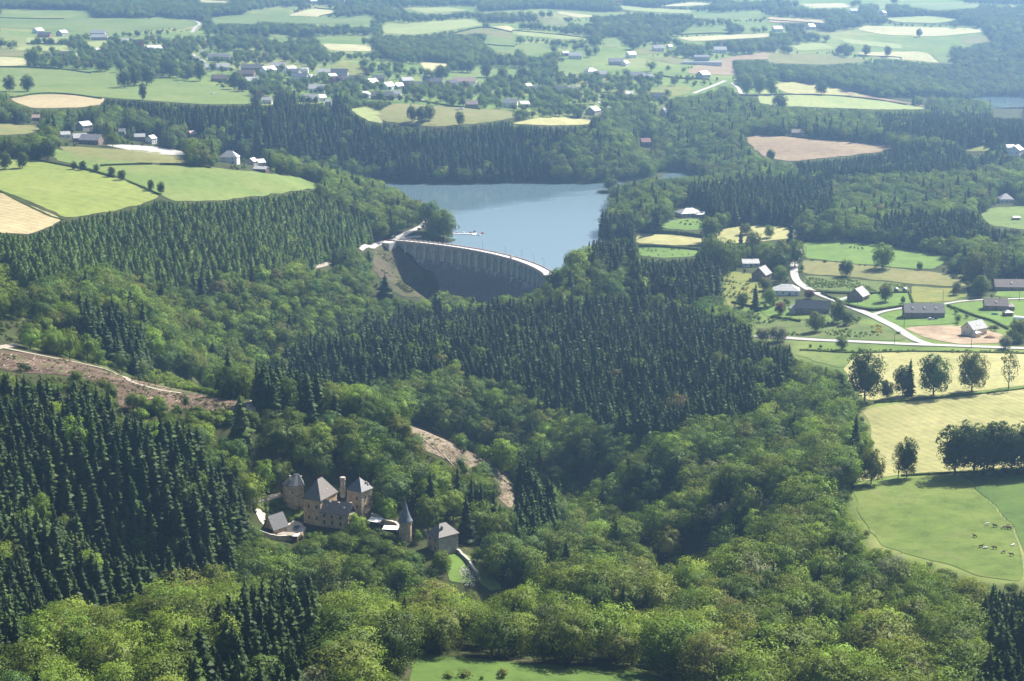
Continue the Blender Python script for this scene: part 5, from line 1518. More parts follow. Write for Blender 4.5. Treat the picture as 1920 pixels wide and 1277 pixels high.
def spruce(seed, levels=17, rad=0.205, base=0.05, droop=0.45):
    rs = np.random.default_rng(seed)
    mb = MB()
    nv = []
    for k in range(levels):
        f = (k / (levels - 1)) ** 0.92
        z = base + (0.965 - base) * f
        r = rad * (1 - f) ** 0.66 * (0.86 + 0.28 * (k % 2)) + 0.012
        n = max(6, int(13 - 6 * f))
        o = rs.uniform(0, 6.28)
        for i in range(n):
            ph = o + 2 * pi * i / n + rs.normal() * 0.16
            rr = r * rs.uniform(0.6, 1.2)
            c, s = cos(ph), sin(ph)
            w = rr * rs.uniform(0.36, 0.56) + 0.007
            dz = rr * droop * rs.uniform(0.6, 1.3)
            h = rs.normal() * 0.02
            up = 0.012 + 0.02 * f
            mid = 0.6 * rr
            # a ridged, drooping spray: stem, two shoulders, tip, ridge
            vs = [(0, 0, z + up + h), (mid * c - w * s, mid * s + w * c, z - dz * 0.6 + h), (rr * c, rr * s, z - dz * 0.7 + h), (mid * c + w * s, mid * s - w * c, z - dz * 0.6 + h), (mid * c, mid * s, z - dz * 0.1 + h)]
            mb.add(vs, [(4, 1, 0), (4, 2, 1), (4, 3, 2), (4, 0, 3)])
            j = rs.normal(size=3) * 0.22
            for q, (a, b_) in enumerate(((0.2, 0), (0.75, 0.7), (1.0, 0), (0.75, -0.7), (0.55, 0))):
                nv.append((a * c - b_ * s + j[0], a * s + b_ * c + j[1], 0.55 + j[2]))
    rings = [(rad * 0.4, base + 0.02), (rad * 0.5, base + 0.12), (rad * 0.3, 0.55), (rad * 0.1, 0.85), (0.003, 0.99)]
    mb.lathe((0, 0, 0), rings, 6)
    for r, z in rings:
        nv += [(cos(2 * pi * i / 6), sin(2 * pi * i / 6), 0.5) for i in range(6)]
    nv = np.array(nv, float); nv /= np.linalg.norm(nv, axis=1)[:, None]
    t = MB(); t.lathe((0, 0, 0), [(0.016, -0.05), (0.013, base), (0.008, 0.5)], 6)
    return soft_normals(mb.mesh('crown', M['needle']), nv), t.mesh('trunk', M['bark'])

def larch(seed, rad=0.2, n=420, base=0.08):
    rs = np.random.default_rng(seed)
    f = rs.uniform(0, 1, n) ** 1.35
    ph = rs.uniform(0, 2 * pi, n)
    lv = np.round(f * 13) / 13 + rs.normal(size=n) * 0.012
    z = base + (1 - base) * np.clip(lv, 0, 1)
    r = rad * (1 - np.clip(lv, 0, 0.98)) ** 0.58 * rs.uniform(0.45, 1.1, n)
    p = np.c_[r * np.cos(ph), r * np.sin(ph), z]
    sh = np.c_[np.cos(ph) * 0.85, np.sin(ph) * 0.85, np.full(n, 0.6)] + rs.normal(size=(n, 3)) * 0.18
    nn = sh + rs.normal(size=(n, 3)) * 0.3
    crown = cards_mesh('crown', p, nn, 0.085 * rs.uniform(0.6, 1.3, n), M['needle'], [((0, 0, 0.42), (rad * 0.5, rad * 0.5, 0.34))], None, rs, sh)
    t = MB(); t.lathe((0, 0, 0), [(0.016, -0.05), (0.012, 0.1), (0.006, 0.6)], 6)
    return crown, t.mesh('trunk', M['bark'])

PROTO = {
    'broadleaf_tree': [broadleaf(1, 60, 50, 0.36, 0.12, 0.033), broadleaf(2, 72, 42, 0.4, 0.1, 0.031), broadleaf(3, 46, 64, 0.33, 0.12, 0.034, 1.05, 0.17),
                       broadleaf(4, 88, 34, 0.43, 0.1, 0.031, 0.98, 0.125), broadleaf(5, 52, 58, 0.30, 0.12, 0.032, 1.1, 0.145), broadleaf(6, 36, 78, 0.38, 0.12, 0.035, 1.0, 0.19)],
    'spruce_tree': [spruce(11), spruce(12, 19, 0.185, 0.06), spruce(13, 15, 0.235, 0.05, 0.5), spruce(14, 18, 0.2, 0.05, 0.38), spruce(15, 16, 0.215, 0.05, 0.55), spruce(16, 20, 0.175, 0.06, 0.42)],
    'larch_tree': [larch(21, 0.26, 420), larch(22, 0.30, 460), larch(23, 0.24, 400), larch(24, 0.33, 480)],
    'shrub': [broadleaf(31, 16, 22, 0.55, 0.02, 0.12, 1.0, 0.28), broadleaf(32, 20, 18, 0.7, 0.02, 0.12, 1.0, 0.3), broadleaf(33, 14, 26, 0.45, 0.02, 0.12, 1.0, 0.26)],
}
PROTO['sparse_tree'] = [broadleaf(41, 60, 18, 0.34, 0.14, 0.042, 1.0, 0.11, False)]
PROTO['field_tree'] = [broadleaf(51, 96, 50, 0.36, 0.1, 0.038, 1.0, 0.14), broadleaf(52, 110, 46, 0.4, 0.09, 0.036, 1.0, 0.13), broadleaf(53, 88, 54, 0.34, 0.11, 0.038, 1.03, 0.145)]

GREENS = {
    'mid': (0.104, 0.152, 0.022), 'dark': (0.062, 0.096, 0.017), 'deep': (0.048, 0.078, 0.016), 'bright': (0.155, 0.230, 0.032), 'yellow': (0.165, 0.222, 0.034),  # tints lifted, 'deep' too, against backlit crowns and blue haze veil
    'olive': (0.118, 0.142, 0.028), 'russet': (0.130, 0.122, 0.042), 'blue': (0.082, 0.140, 0.036), 'silver': (0.15, 0.165, 0.085), 'lime': (0.22, 0.31, 0.03), 'gorse': (0.45, 0.33, 0.02), 'copper': (0.10, 0.032, 0.034),
    'spruce': (0.027, 0.048, 0.011), 'spruce_lit': (0.050, 0.078, 0.017), 'larch': (0.115, 0.168, 0.034), 'larch_b': (0.09, 0.15, 0.038), 'sapling': (0.165, 0.225, 0.032)}
WORD = {'mid': 'green', 'dark': 'dark green', 'deep': 'very dark', 'bright': 'bright green', 'yellow': 'yellow-green', 'olive': 'olive', 'russet': 'brownish', 'blue': 'blue-green', 'silver': 'greyish', 'lime': 'lime', 'gorse': 'yellow flowering', 'copper': 'purple-red',
    'spruce': 'blackish', 'spruce_lit': 'dark green', 'larch': 'green', 'larch_b': 'blue-green', 'sapling': 'light green'}
def pick(tab):
    k = random.choices([a for a, _ in tab], [w for _, w in tab])[0]
    c = GREENS[k]
    f = random.uniform(0.82, 1.2)
    return tuple(x * f * random.uniform(0.93, 1.07) for x in c), k
TB_MIX = [('mid', 5), ('dark', 3), ('bright', 2.2), ('yellow', 0.5), ('olive', 1.0), ('russet', 0.08), ('blue', 2)]
TB_NEAR = [('mid', 4), ('dark', 2), ('bright', 1.8), ('yellow', 0.9), ('olive', 1.3), ('russet', 0.1), ('silver', 0.3)]
TB_GORGE = [('mid', 5), ('dark', 3), ('bright', 1.6), ('blue', 2.5), ('olive', 1), ('russet', 0.1)]
TB_FAR = [('mid', 4), ('dark', 4), ('bright', 0.8), ('olive', 1), ('blue', 1)]
TB_SP = [('spruce', 5), ('spruce_lit', 3), ('deep', 0.6)]
TB_LA = [('larch', 4), ('larch_b', 4), ('mid', 1)]

TREES = []   # dict rows: kind, x, y, z, h, w, tint, rz, variant, region
def scatter(cls, spacing, dmin, dmax, chooser, prob=1.0, seed=1):
    r = np.random.default_rng(seed)
    ys = np.arange(dmin, dmax, spacing)
    for y in ys:
        half = y * 0.295 + 35
        xs = np.arange(-half, half, spacing)
        x = xs + r.uniform(-0.42, 0.42, len(xs)) * spacing
        yy = y + r.uniform(-0.42, 0.42, len(xs)) * spacing
        z = height(x, yy)
        X, Y = project(x, yy, z)
        c = lookup(G, X, Y)
        ok = (c == cls) & (r.random(len(xs)) < (prob(x, yy) if callable(prob) else prob)) & ~((z < LAKE + 1.2) & ((inpoly(LAKE_POLY, x, yy)) | (yy > 2900))) & (Y < 1480) & (Y > -30)
        dam = np.hypot(x - DCX, yy - DCY)
        ang = np.arctan2(yy - DCY, x - DCX)
        lo, hi = min(_a0, _a1) - 0.03, max(_a0, _a1) + 0.03
        ok &= ~((ang > lo) & (ang < hi) & (dam > DR - 30) & (dam < DR + 12))
        for i in np.nonzero(ok)[0]:
            k, h, w, tb = chooser()
            tt = pick(tb)
            # keep clear what the photograph shows standing free: the top and the flanks must not cover it
            if c[i] != VILLAGE:
                for shrink in (1.0, 0.55, 0.25):
                    hp = h * shrink * FP / yy[i]
                    wp = w * h * shrink * FP / yy[i] * (0.35 if k == 'spruce_tree' else 0.8)
                    gx_ = X[i] + wp * np.array([0, -0.25, 0.25, 0, -0.42, 0.42, 0, -0.42, 0.42, -0.22, 0.22, 0])
                    gy_ = Y[i] - hp * np.array([0, 0.25, 0.25, 0.3, 0.4, 0.4, 0.55, 0.65, 0.65, 0.88, 0.88, 0.95])
                    free = not lookup(KEEP, gx_, gy_).any()
                    if free: break
                if not free: continue
                h *= shrink
                if shrink < 0.5 and k == 'spruce_tree': k, tt = 'broadleaf_tree', pick(TB_MIX)
            elif lookup(KEEP, X[i:i + 1], Y[i:i + 1])[0]: continue
            TREES.append(dict(kind=k, x=x[i], y=yy[i], z=z[i] - 0.2, h=h, w=w, tint=tt[0], hue=tt[1], px=X[i], py=Y[i], cls=cls))

U = random.uniform
def ch_mix():
    if random.random() < 0.07: return 'spruce_tree', U(17, 24), U(0.9, 1.15), TB_SP
    return 'broadleaf_tree', U(10.5, 19), U(0.9, 1.25), TB_MIX
def ch_spruce():
    if random.random() < 0.035: return 'broadleaf_tree', U(13, 20), U(0.8, 1.0), TB_MIX
    return 'spruce_tree', U(13.5, 22), U(0.95, 1.45), TB_SP
def ch_larch():
    q = random.random()
    if q < 0.06: return 'broadleaf_tree', U(8, 12), U(0.85, 1.1), TB_MIX
    return 'larch_tree', U(9, 14.5), U(0.85, 1.2), TB_LA
def ch_sap(): return 'shrub', U(1.8, 3.6), U(0.75, 1.1), [('sapling', 4), ('yellow', 1), ('bright', 1)]
def ch_shrub(): return 'shrub', U(1.0, 3.2), U(0.8, 1.2), [('olive', 2), ('mid', 2), ('dark', 1), ('russet', 0.5)]
def ch_hill(): return 'broadleaf_tree', U(6, 11), U(1.0, 1.5), [('mid', 3), ('dark', 4), ('blue', 2), ('bright', 0.6)]
def ch_brush():
    if random.random() < 0.04: return 'spruce_tree', U(14, 18), U(0.9, 1.1), TB_SP
    return 'broadleaf_tree', U(9, 20), U(0.9, 1.35), TB_NEAR
def ch_near():
    if random.random() < 0.05: return 'spruce_tree', U(15, 20), U(0.9, 1.2), TB_SP
    return 'broadleaf_tree', U(12, 22), U(0.95, 1.4), TB_NEAR
def ch_far():
    return 'broadleaf_tree', U(10, 19), U(0.95, 1.4), TB_FAR
def ch_village(): return 'broadleaf_tree', U(6, 15), U(0.95, 1.3), [('mid', 4), ('dark', 3), ('bright', 1), ('blue', 1), ('copper', 0.15)]

# ---- trees that stand apart: (base px, base py, height px, width px, kind, colour, label, group)
SOLO = """
1621 752 96 76 b dark|large dark twin-trunked tree at the wood edge beside the pale hay field
1692 742 58 40 b dark|rounded dark tree left of the pointed spruce in the hay field row
1705 742 70 26 s spruce|slim pointed spruce standing in the row of field trees
1662 748 36 30 b deep|low dark bushy tree between the twin-trunked tree and the field row
1750 742 78 66 b blue|pale spreading tree right of the pointed spruce in the hay field
1822 734 76 62 b olive|round open tree with a bare trunk in the upper hay field row
1891 728 74 42 p olive|thin half-bare tree at the right end of the hay field row
1633 908 68 52 b olive|grey-green round tree at the corner of the hay field and cow pasture
1684 896 70 34 p olive|thin loose tree on the pasture edge, twin of a denser neighbour
1700 896 76 44 b dark|dense oval tree beside the thin one on the pasture edge
1790 890 96 83 b deep|left-hand end tree of the dark clump above the cow pasture
1826 889 100 89 b deep|second tree of the dark clump above the cow pasture
1862 887 98 86 b deep|middle tree of the dark clump above the cow pasture
1896 886 94 81 b deep|fourth tree of the dark clump above the cow pasture, near the frame edge
1932 884 96 81 b deep|last tree of the dark clump, cut by the frame edge
1585 518 32 32 b deep|round dark tree in the brown meadow beside the young plantation
1655 504 48 48 b bright|broad pale green tree between the bright meadow and the brown meadow
1724 506 16 14 b mid|small round tree on the hedge line right of the broad pale tree
1793 553 26 20 b silver|grey-green small tree at the end of the golden meadow
1827 540 72 48 b olive|tall loose poplar-like tree at the edge of the hamlet meadow
1850 534 78 46 b mid|tall tree behind the loose poplar-like one by the brown-roofed house
1837 557 40 32 b dark|dark round tree in front of the tall pair near the brown-roofed house
1660 566 36 30 b olive|garden tree beside the dark stone gabled house
1693 569 14 10 b mid|sapling by the two round garden huts
1442 446 24 22 b bright|small lone tree casting its shadow on the pale upper field
1398 440 22 26 b olive|grey round tree at the left end of the pale upper field
1510 452 34 36 b olive|round grey tree at the head of the lane above the hamlet
1560 446 58 50 b mid|large tree right of the lane head, before the dark spruces
1545 448 46 40 b blue|bluish tree tucked beside the lane-head trees
1482 470 50 30 s spruce|dark pointed conifer left of the lane
1466 505 54 40 b olive|loose tall tree behind the stone house beside the lane
1490 500 50 38 b mid|full green tree hard by the lane bend
1412 478 46 34 b olive|brownish loose tree in the hamlet park
1388 488 64 20 s spruce|narrow dark cypress-like conifer above the chalet
1345 522 80 78 b mid|huge round tree beside the garden terraces
1350 512 52 60 b deep|dark lower tree under the huge round one
1330 455 50 44 b mid|round pale tree at the end of the long dark hedge
1416 582 50 22 s spruce_lit|light slender conifer below the white bungalow
1444 574 34 26 b bright|young bright tree in the white bungalow garden
1432 545 26 26 b olive|round olive garden tree above the white bungalow
1392 575 28 26 b mid|rounded small tree at the left edge of the hamlet gardens
1462 590 24 24 b copper|dark red garden tree in front of the white bungalow
1517 560 18 22 b copper|purple-red bush tree by the lane at the white bungalow
1570 606 44 34 b mid|full tree in front of the long dark-roofed house
1588 610 28 26 b dark|dark round tree beside the lane junction
1530 622 38 40 b olive|broad olive tree below the long dark-roofed house
1578 655 24 26 b mid|small roadside tree on the south side of the main road
1885 655 26 28 b silver|pale willow-like tree beside the main road
1912 640 44 44 b olive|olive tree right of the building plot, at the frame edge
1458 640 30 44 b silver|wide pale willow by the left end of the road
1430 640 26 30 b silver|smaller pale willow left of the wide one by the road
10 318 34 30 b dark|leftmost tree of the hedgerow above the bright striped field
42 316 32 26 b dark|second hedgerow tree above the bright striped field
68 300 34 24 b dark|narrow tree left of the largest hedgerow tree
90 300 40 36 b deep|largest hedgerow tree above the bright striped field
139 318 16 15 b dark|left tree of the first small pair on the field boundary
156 319 18 17 b dark|right tree of the first small pair on the field boundary
181 323 16 13 b mid|lone pale small tree between two pairs on the field boundary
209 332 20 17 b dark|left tree of the middle pair on the field boundary
229 338 20 18 b dark|right tree of the middle pair on the field boundary
283 358 22 14 b dark|left tree of the last pair at the field's lower corner
302 363 22 17 b dark|right tree of the last pair at the field's lower corner
268 188 34 17 b dark|tall lone oval tree above the spruce belt
233 165 34 30 b deep|left tree of the dark clump in the big green pasture
252 162 36 32 b deep|middle tree of the dark clump in the big green pasture
275 160 36 34 b deep|right tree of the dark clump in the big green pasture
440 168 32 26 b dark|round tree by the red-brown shed
455 172 26 30 b dark|dark tree right of the one by the red-brown shed
318 145 34 40 b dark|broad tree at the upper edge of the pasture beside the village
352 150 24 20 b dark|round tree standing alone above the pasture
375 152 36 24 b dark|oval tree at the village end of the pasture
52 172 32 30 b dark|dark tree at the left pasture edge
18 172 30 26 b dark|darker tree at the frame edge of the left pasture
62 124 34 34 b mid|wide tree by the yellow strip at far left
772 228 30 22 b dark|left of the three trees on the village meadow
790 230 30 26 b deep|middle of the three trees on the village meadow
804 226 30 26 b dark|right of the three trees on the village meadow
862 236 28 20 b mid|lone tree on the lower edge of the village meadow
826 150 28 30 b dark|round dark tree on the meadow behind the village
868 136 26 24 b mid|left tree of the pair on the green behind the village
882 137 26 22 b mid|right tree of the pair on the green behind the village
912 146 28 24 b dark|tree in the middle of the green behind the village
942 150 26 24 b mid|tree right of centre on the green behind the village
980 150 26 26 b dark|last round tree on the green behind the village
1455 252 22 22 b dark|dark tree on the lower edge of the ploughed field
1445 300 20 20 b deep|round dark tree below the ploughed field
1462 207 30 34 b deep|dark round tree in the pale right-hand meadow
1400 178 36 26 b mid|left tree of the big trio by the far lane
1424 178 38 28 b mid|middle tree of the big trio by the far lane
1446 178 34 28 b mid|right tree of the big trio by the far lane
1540 178 26 26 b dark|tree on the corner of the far pale field
1624 104 20 18 b dark|left lone tree on the bright far field
1664 106 20 16 b dark|right lone tree on the bright far field
1723 69 15 13 b dark|small round tree on the farthest pale field
668 1010 48 44 b bright|bright bushy tree hiding the end of the castle wing
826 1082 52 44 b mid|round dark tree in front of the castle gatehouse
960 1098 82 34 b blue|ivy-clad column of a tree beside the castle lawn
580 790 76 44 s spruce|tall dark spruce on the ridge above the castle
628 800 66 36 s spruce|second tall spruce on the ridge above the castle
452 838 96 60 s spruce_lit|very broad old conifer left of the castle ridge
858 960 88 26 s spruce|first slim spruce right of the castle clearing
884 975 84 24 s spruce|second slim spruce right of the castle clearing
902 985 82 24 s spruce|third slim spruce right of the castle clearing
926 1000 84 26 s spruce|fourth slim spruce right of the castle clearing
168 1096 66 58 b bright|bright leafy tree alone among the dark spruces at lower left
128 920 34 34 b bright|small bright tree among the dark spruces
100 790 36 60 b lime|fresh green broad tree at the top of the dark spruce slope
300 840 34 40 b lime|lime green tree at the upper edge of the spruce slope
400 1150 96 62 b olive|brownish loose tree at the foot of the castle slope
30 1260 76 40 b lime|bright green leaning tree at the lower left edge
940 890 70 60 b bright|tall bright tree at the edge of the pale clearing
1270 800 60 52 b russet|dull brownish broad tree alone in the dark spruce forest
832 446 52 56 b mid|lakeside tree behind the boat jetty
806 436 60 44 b blue|tall tree by the lakeside road
1080 522 54 48 b yellow|sunlit round tree at the right end of the dam
1040 540 34 34 b dark|dark tree where the dam road leaves on the right
1060 545 30 36 b deep|low dark tree beside the one at the dam road
722 562 46 44 s spruce|dark conifer group leader below the bare slope by the dam
1470 400 22 20 b copper|purple-leaved tree before the spruces above the pale field
"""
def crown_scale(kind, h, w):
    return (h * w, h * w, h)
SOLO_T = []
for ln in SOLO.strip().split('\n'):
    a, lab = ln.split('|')
    px, py, hp, wp, k, c = a.split()
    p = at(float(px), float(py))
    s = px_m(p)
    h = float(hp) / s / 0.96
    wid = float(wp) / s
    kind = {'b': 'broadleaf_tree', 's': 'spruce_tree', 'p': 'broadleaf_tree'}[k]
    w = wid / h / (0.86 if k != 's' else 0.44)
    f = random.uniform(0.92, 1.08)
    SOLO_T.append(dict(kind=kind, x=p.x, y=p.y, z=p.z - 0.15, h=h, w=w, tint=tuple(v * f for v in GREENS[c]), px=float(px), py=float(py), label=lab, sparse=(k == 'p')))
# ------------------------------------------------------------------ planting
BIG = lambda x, y: np.clip((vnoise(x, y, 170, 8) - 0.45) * 5 + (vnoise(x, y, 60, 9) - 0.5) * 2.5, 0, 1)
scatter(MIX, 7.2, 470, 2750, ch_mix, 0.95, 21)
scatter(SPRUCE, 4.9, 470, 1500, ch_spruce, 0.96, 22)
scatter(SPRUCE, 6.0, 1500, 2800, ch_spruce, 0.97, 23)
scatter(LARCH, 4.6, 900, 1800, ch_larch, 0.95, 24)
scatter(SAPLING, 2.1, 700, 1400, ch_sap, 0.9, 25)
scatter(SHRUB, 4.0, 700, 1400, ch_shrub, 0.5, 26)
scatter(HILLSIDE, 4.6, 680, 900, ch_hill, 0.95, 27)
scatter(BRUSH, 8.2, 560, 900, ch_brush, 0.97, 28)
scatter(NEAR, 9.2, 470, 800, ch_near, 0.98, 33)
scatter(VILLAGE, 13.5, 1700, 3400, ch_village, 0.72, 29)
scatter(FARWOOD, 9.5, 2300, 5400, ch_far, 0.95, 30)
scatter(PATCH, 15, 1700, 5400, ch_far, BIG, 31)
TREES = [t for t in TREES if not any((t['x'] - s['x']) ** 2 + (t['y'] - s['y']) ** 2 < (0.33 * s['h'] * s['w'] + 2) ** 2 for s in SOLO_T)]

# extra shrubs along the roads, plots and clearings
def extra(poly, n, kinds, seed):
    r = random.Random(seed)
    q = P(poly)
    rs = np.random.default_rng(seed)
    c = rs.uniform(q.min(0), q.max(0), (n * 8 + 60, 2))
    c = c[inpoly(q, c[:, 0], c[:, 1])]
    w = hit(c[:, 0], c[:, 1])
    ok = vnoise(w[:, 0], w[:, 1], 14, seed) > 0.47
    for (a, b), p in list(zip(c[ok], w[ok]))[:n]:
        kd, h0, h1, tb = kinds
        tt = pick(tb)
        TREES.append(dict(kind=kd, x=p[0], y=p[1], z=float(height(p[0], p[1])) - 0.1, h=r.uniform(h0, h1) * r.uniform(0.6, 1), w=r.uniform(0.8, 1.3), tint=tt[0], hue=tt[1], px=a, py=b, cls=SHRUB))
SB = [('mid', 3), ('olive', 2), ('dark', 2), ('bright', 1)]
extra('1412,606 1500,600 1600,608 1650,612 1696,630 1690,638 1600,637 1440,628', 170, ('shrub', 0.7, 2.2, SB), 1)
extra('1354,520 1420,516 1430,540 1400,578 1440,600 1420,604 1360,572', 90, ('shrub', 0.8, 2.6, SB), 2)
extra('1506,518 1600,525 1700,536 1704,545 1640,547 1512,539', 640, ('shrub', 0.8, 1.6, [('mid', 3), ('bright', 1)]), 3)
extra('1500,655 1925,660 1925,663 1500,660', 120, ('shrub', 0.8, 1.8, SB), 4)
extra('1420,566 1500,575 1560,590 1560,600 1440,604', 60, ('shrub', 0.8, 2.6, SB + [('copper', 0.4)]), 5)
extra('1200,462 1310,470 1305,478 1200,482', 26, ('shrub', 0.8, 2.2, SB + [('copper', 0.4)]), 6)
extra('1250,408 1340,405 1335,424 1245,420', 40, ('shrub', 0.8, 2.4, SB + [('copper', 0.6)]), 7)
extra('-20,660 130,676 320,730 470,760 470,770 260,772 214,728 90,700 -20,690', 210, ('shrub', 0.6, 1.8, [('olive', 2), ('russet', 2), ('mid', 1)]), 8)
extra('745,798 880,845 965,905 955,945 850,862', 90, ('shrub', 0.5, 1.6, [('olive', 2), ('russet', 2), ('mid', 1)]), 9)
extra('706,470 748,470 805,540 760,550 706,500', 420, ('shrub', 0.5, 1.7, [('olive', 2), ('russet', 3), ('dark', 1)]), 10)
extra('1505,486 1640,499 1750,508 1750,511 1640,502 1505,488', 46, ('shrub', 1.2, 2.4, [('dark', 2), ('mid', 1)]), 11)
extra('1748,503 1815,512 1822,538 1780,520', 36, ('shrub', 1.2, 4.0, [('dark', 2), ('mid', 1)]), 12)
extra('880,545 960,530 1010,520 1010,545 960,560 890,560', 60, ('shrub', 2.0, 5.0, [('bright', 2), ('yellow', 2), ('mid', 1)]), 13)
extra('1640,462 1720,470 1790,482 1800,472 1720,460 1640,452', 60, ('shrub', 2.0, 5.0, [('mid', 2), ('dark', 1)]), 14)
extra('455,770 560,790 540,830 440,800', 60, ('shrub', 1.5, 5.0, [('mid', 2), ('dark', 2), ('olive', 1)]), 41)
extra('230,772 330,770 465,774 470,800 300,806', 130, ('shrub', 1.5, 5.0, [('mid', 3), ('dark', 2), ('bright', 1)]), 43)
extra('725,810 850,885 900,925 930,960 880,950 780,890 720,840', 110, ('shrub', 1.5, 4.5, [('mid', 3), ('dark', 2), ('bright', 1)]), 42)
extra('475,938 560,948 566,975 480,990', 60, ('shrub', 0.8, 2.4, [('mid', 2), ('dark', 2)]), 15)
extra('470,1000 570,1012 560,1040 480,1040', 60, ('shrub', 1.0, 3.0, [('mid', 2), ('dark', 2), ('bright', 1)]), 16)
extra('570,992 700,1000 760,1020 760,1045 600,1030', 130, ('shrub', 1.2, 4.0, [('mid', 2), ('dark', 3)]), 17)
extra('738,806 765,822 850,878 905,915 925,950 890,945 800,885 735,840', 30, ('broadleaf_tree', 9, 15, TB_MIX), 51)
extra('845,830 880,840 950,885 968,905 960,915 920,880 860,845', 9, ('broadleaf_tree', 6, 12, TB_MIX), 52)
extra('30,690 120,704 215,725 225,760 190,735 90,712 30,704', 16, ('broadleaf_tree', 4, 8, TB_MIX), 53)
extra('230,765 330,764 440,766 460,778 300,784', 22, ('broadleaf_tree', 5, 10, TB_MIX), 54)
GO = [('gorse', 1)]
extra('1620,612 1656,612 1660,624 1624,626', 14, ('shrub', 1.2, 2.4, GO), 45)
extra('1364,528 1426,524 1420,546 1368,552', 20, ('shrub', 0.8, 1.8, GO), 46)
extra('1426,590 1476,586 1480,600 1430,602', 10, ('shrub', 0.8, 1.8, GO), 47)
extra('1770,886 1930,882 1930,890 1770,894', 60, ('shrub', 1.5, 3.5, [('dark', 3), ('mid', 1)]), 44)
extra('1780,980 1800,976 1802,990 1770,992', 9, ('shrub', 0.5, 1.0, [('mid', 2), ('dark', 3)]), 18)
extra('1640,752 1925,728 1925,731 1640,757', 70, ('shrub', 0.5, 1.3, [('mid', 2), ('dark', 1)]), 19)
extra('820,1270 1000,1258 1000,1277 860,1285', 5, ('shrub', 1.6, 3.4, [('olive', 2), ('mid', 1)]), 20)

# which trees fill most of the picture: paint them far to near and count
MARKS = [(601, 940, 'the castle keep'), (549, 915, 'the horseshoe watch tower'), (515, 980, 'the castle chapel'), (760, 980, 'the round turret'), (830, 1010, 'the castle gatehouse'), (845, 860, 'the pale clearing'),
         (230, 705, 'the reddish felled strip'), (470, 765, 'the track bend'), (30, 650, 'the left edge track'), (60, 1000, 'the deep spruce slope centre'), (950, 1255, 'the bottom meadow'), (1750, 1000, 'the cow pasture'),
         (1620, 840, 'the hay field corner'), (1620, 720, 'the twin-trunked tree'), (1470, 635, 'the main road end'), (1270, 770, 'the brownish lone tree'), (890, 500, 'the dam'), (760, 500, 'the bare dam slope'),
         (1290, 400, 'the pale-roofed villa'), (1255, 448, 'the narrow pale field'), (1425, 505, 'the narrow stone house'), (1525, 575, 'the long dark-roofed house'), (1610, 550, 'the dark gabled stone house'), (1730, 580, 'the long slate-roofed farmhouse'), (1825, 615, 'the new cream house'), (1650, 480, 'the broad pale meadow tree'),
         (150, 400, 'the tan field'), (560, 345, 'the left meadow tip'), (300, 510, 'the plantation gap'), (200, 640, 'the small dark spruce block'), (960, 290, 'the far lake shore'), (1480, 280, 'the ploughed field'), (1885, 375, 'the white hip-roofed house'), (170, 255, 'the big grey barn'), (430, 295, 'the white-roofed farmhouse'), (1000, 930, 'the gorge bottom'), (1200, 900, 'the wooded gorge side'), (1000, 680, 'the great spruce forest centre'), (1880, 1200, 'the dark corner spruces'), (300, 1180, 'the spruce slope foot'), (650, 1180, 'the brownish near wood'), (1350, 1130, 'the gorge mouth wood')]
NOUN = {'spruce_tree': 'spruce', 'broadleaf_tree': 'leafy tree', 'larch_tree': 'young conifer', 'shrub': 'shrub'}
def region_of(t):
    """how one would point to this tree: its size, its colour and the nearest thing one can find"""
    x, y = t['px'], t['py'] - t['h'] * 0.5 * FP / t['y']
    mx, my, nm = min(MARKS, key=lambda m: (m[0] - x) ** 2 + (m[1] - y) ** 2)
    dx, dy = x - mx, y - my
    d = math.hypot(dx, dy)
    a = math.degrees(math.atan2(dy, dx)) % 360
    rel = ('right of', 'below and right of', 'below', 'below and left of', 'left of', 'above and left of', 'above', 'above and right of')[int(((a + 22.5) % 360) // 45)]
    step = 'close ' if d < 45 else ('' if d < 95 else ('some way ' if d < 160 else 'far '))
    if t['kind'] == 'shrub': size = 'low' if t['h'] < 1.5 else ('mid-sized' if t['h'] < 2.5 else 'big')
    elif t['kind'] == 'larch_tree': size = 'tiny' if t['h'] < 5 else ('small' if t['h'] < 11 else 'taller')
    else: size = 'small' if t['h'] < 11 else ('medium' if t['h'] < 15 else ('tall' if t['h'] < 20 else 'very tall'))
    n = NOUN[t['kind']]
    return f"{size} {WORD[t['hue']]} {n} {step}{rel} {nm}", f"{n}s {rel} {nm}"

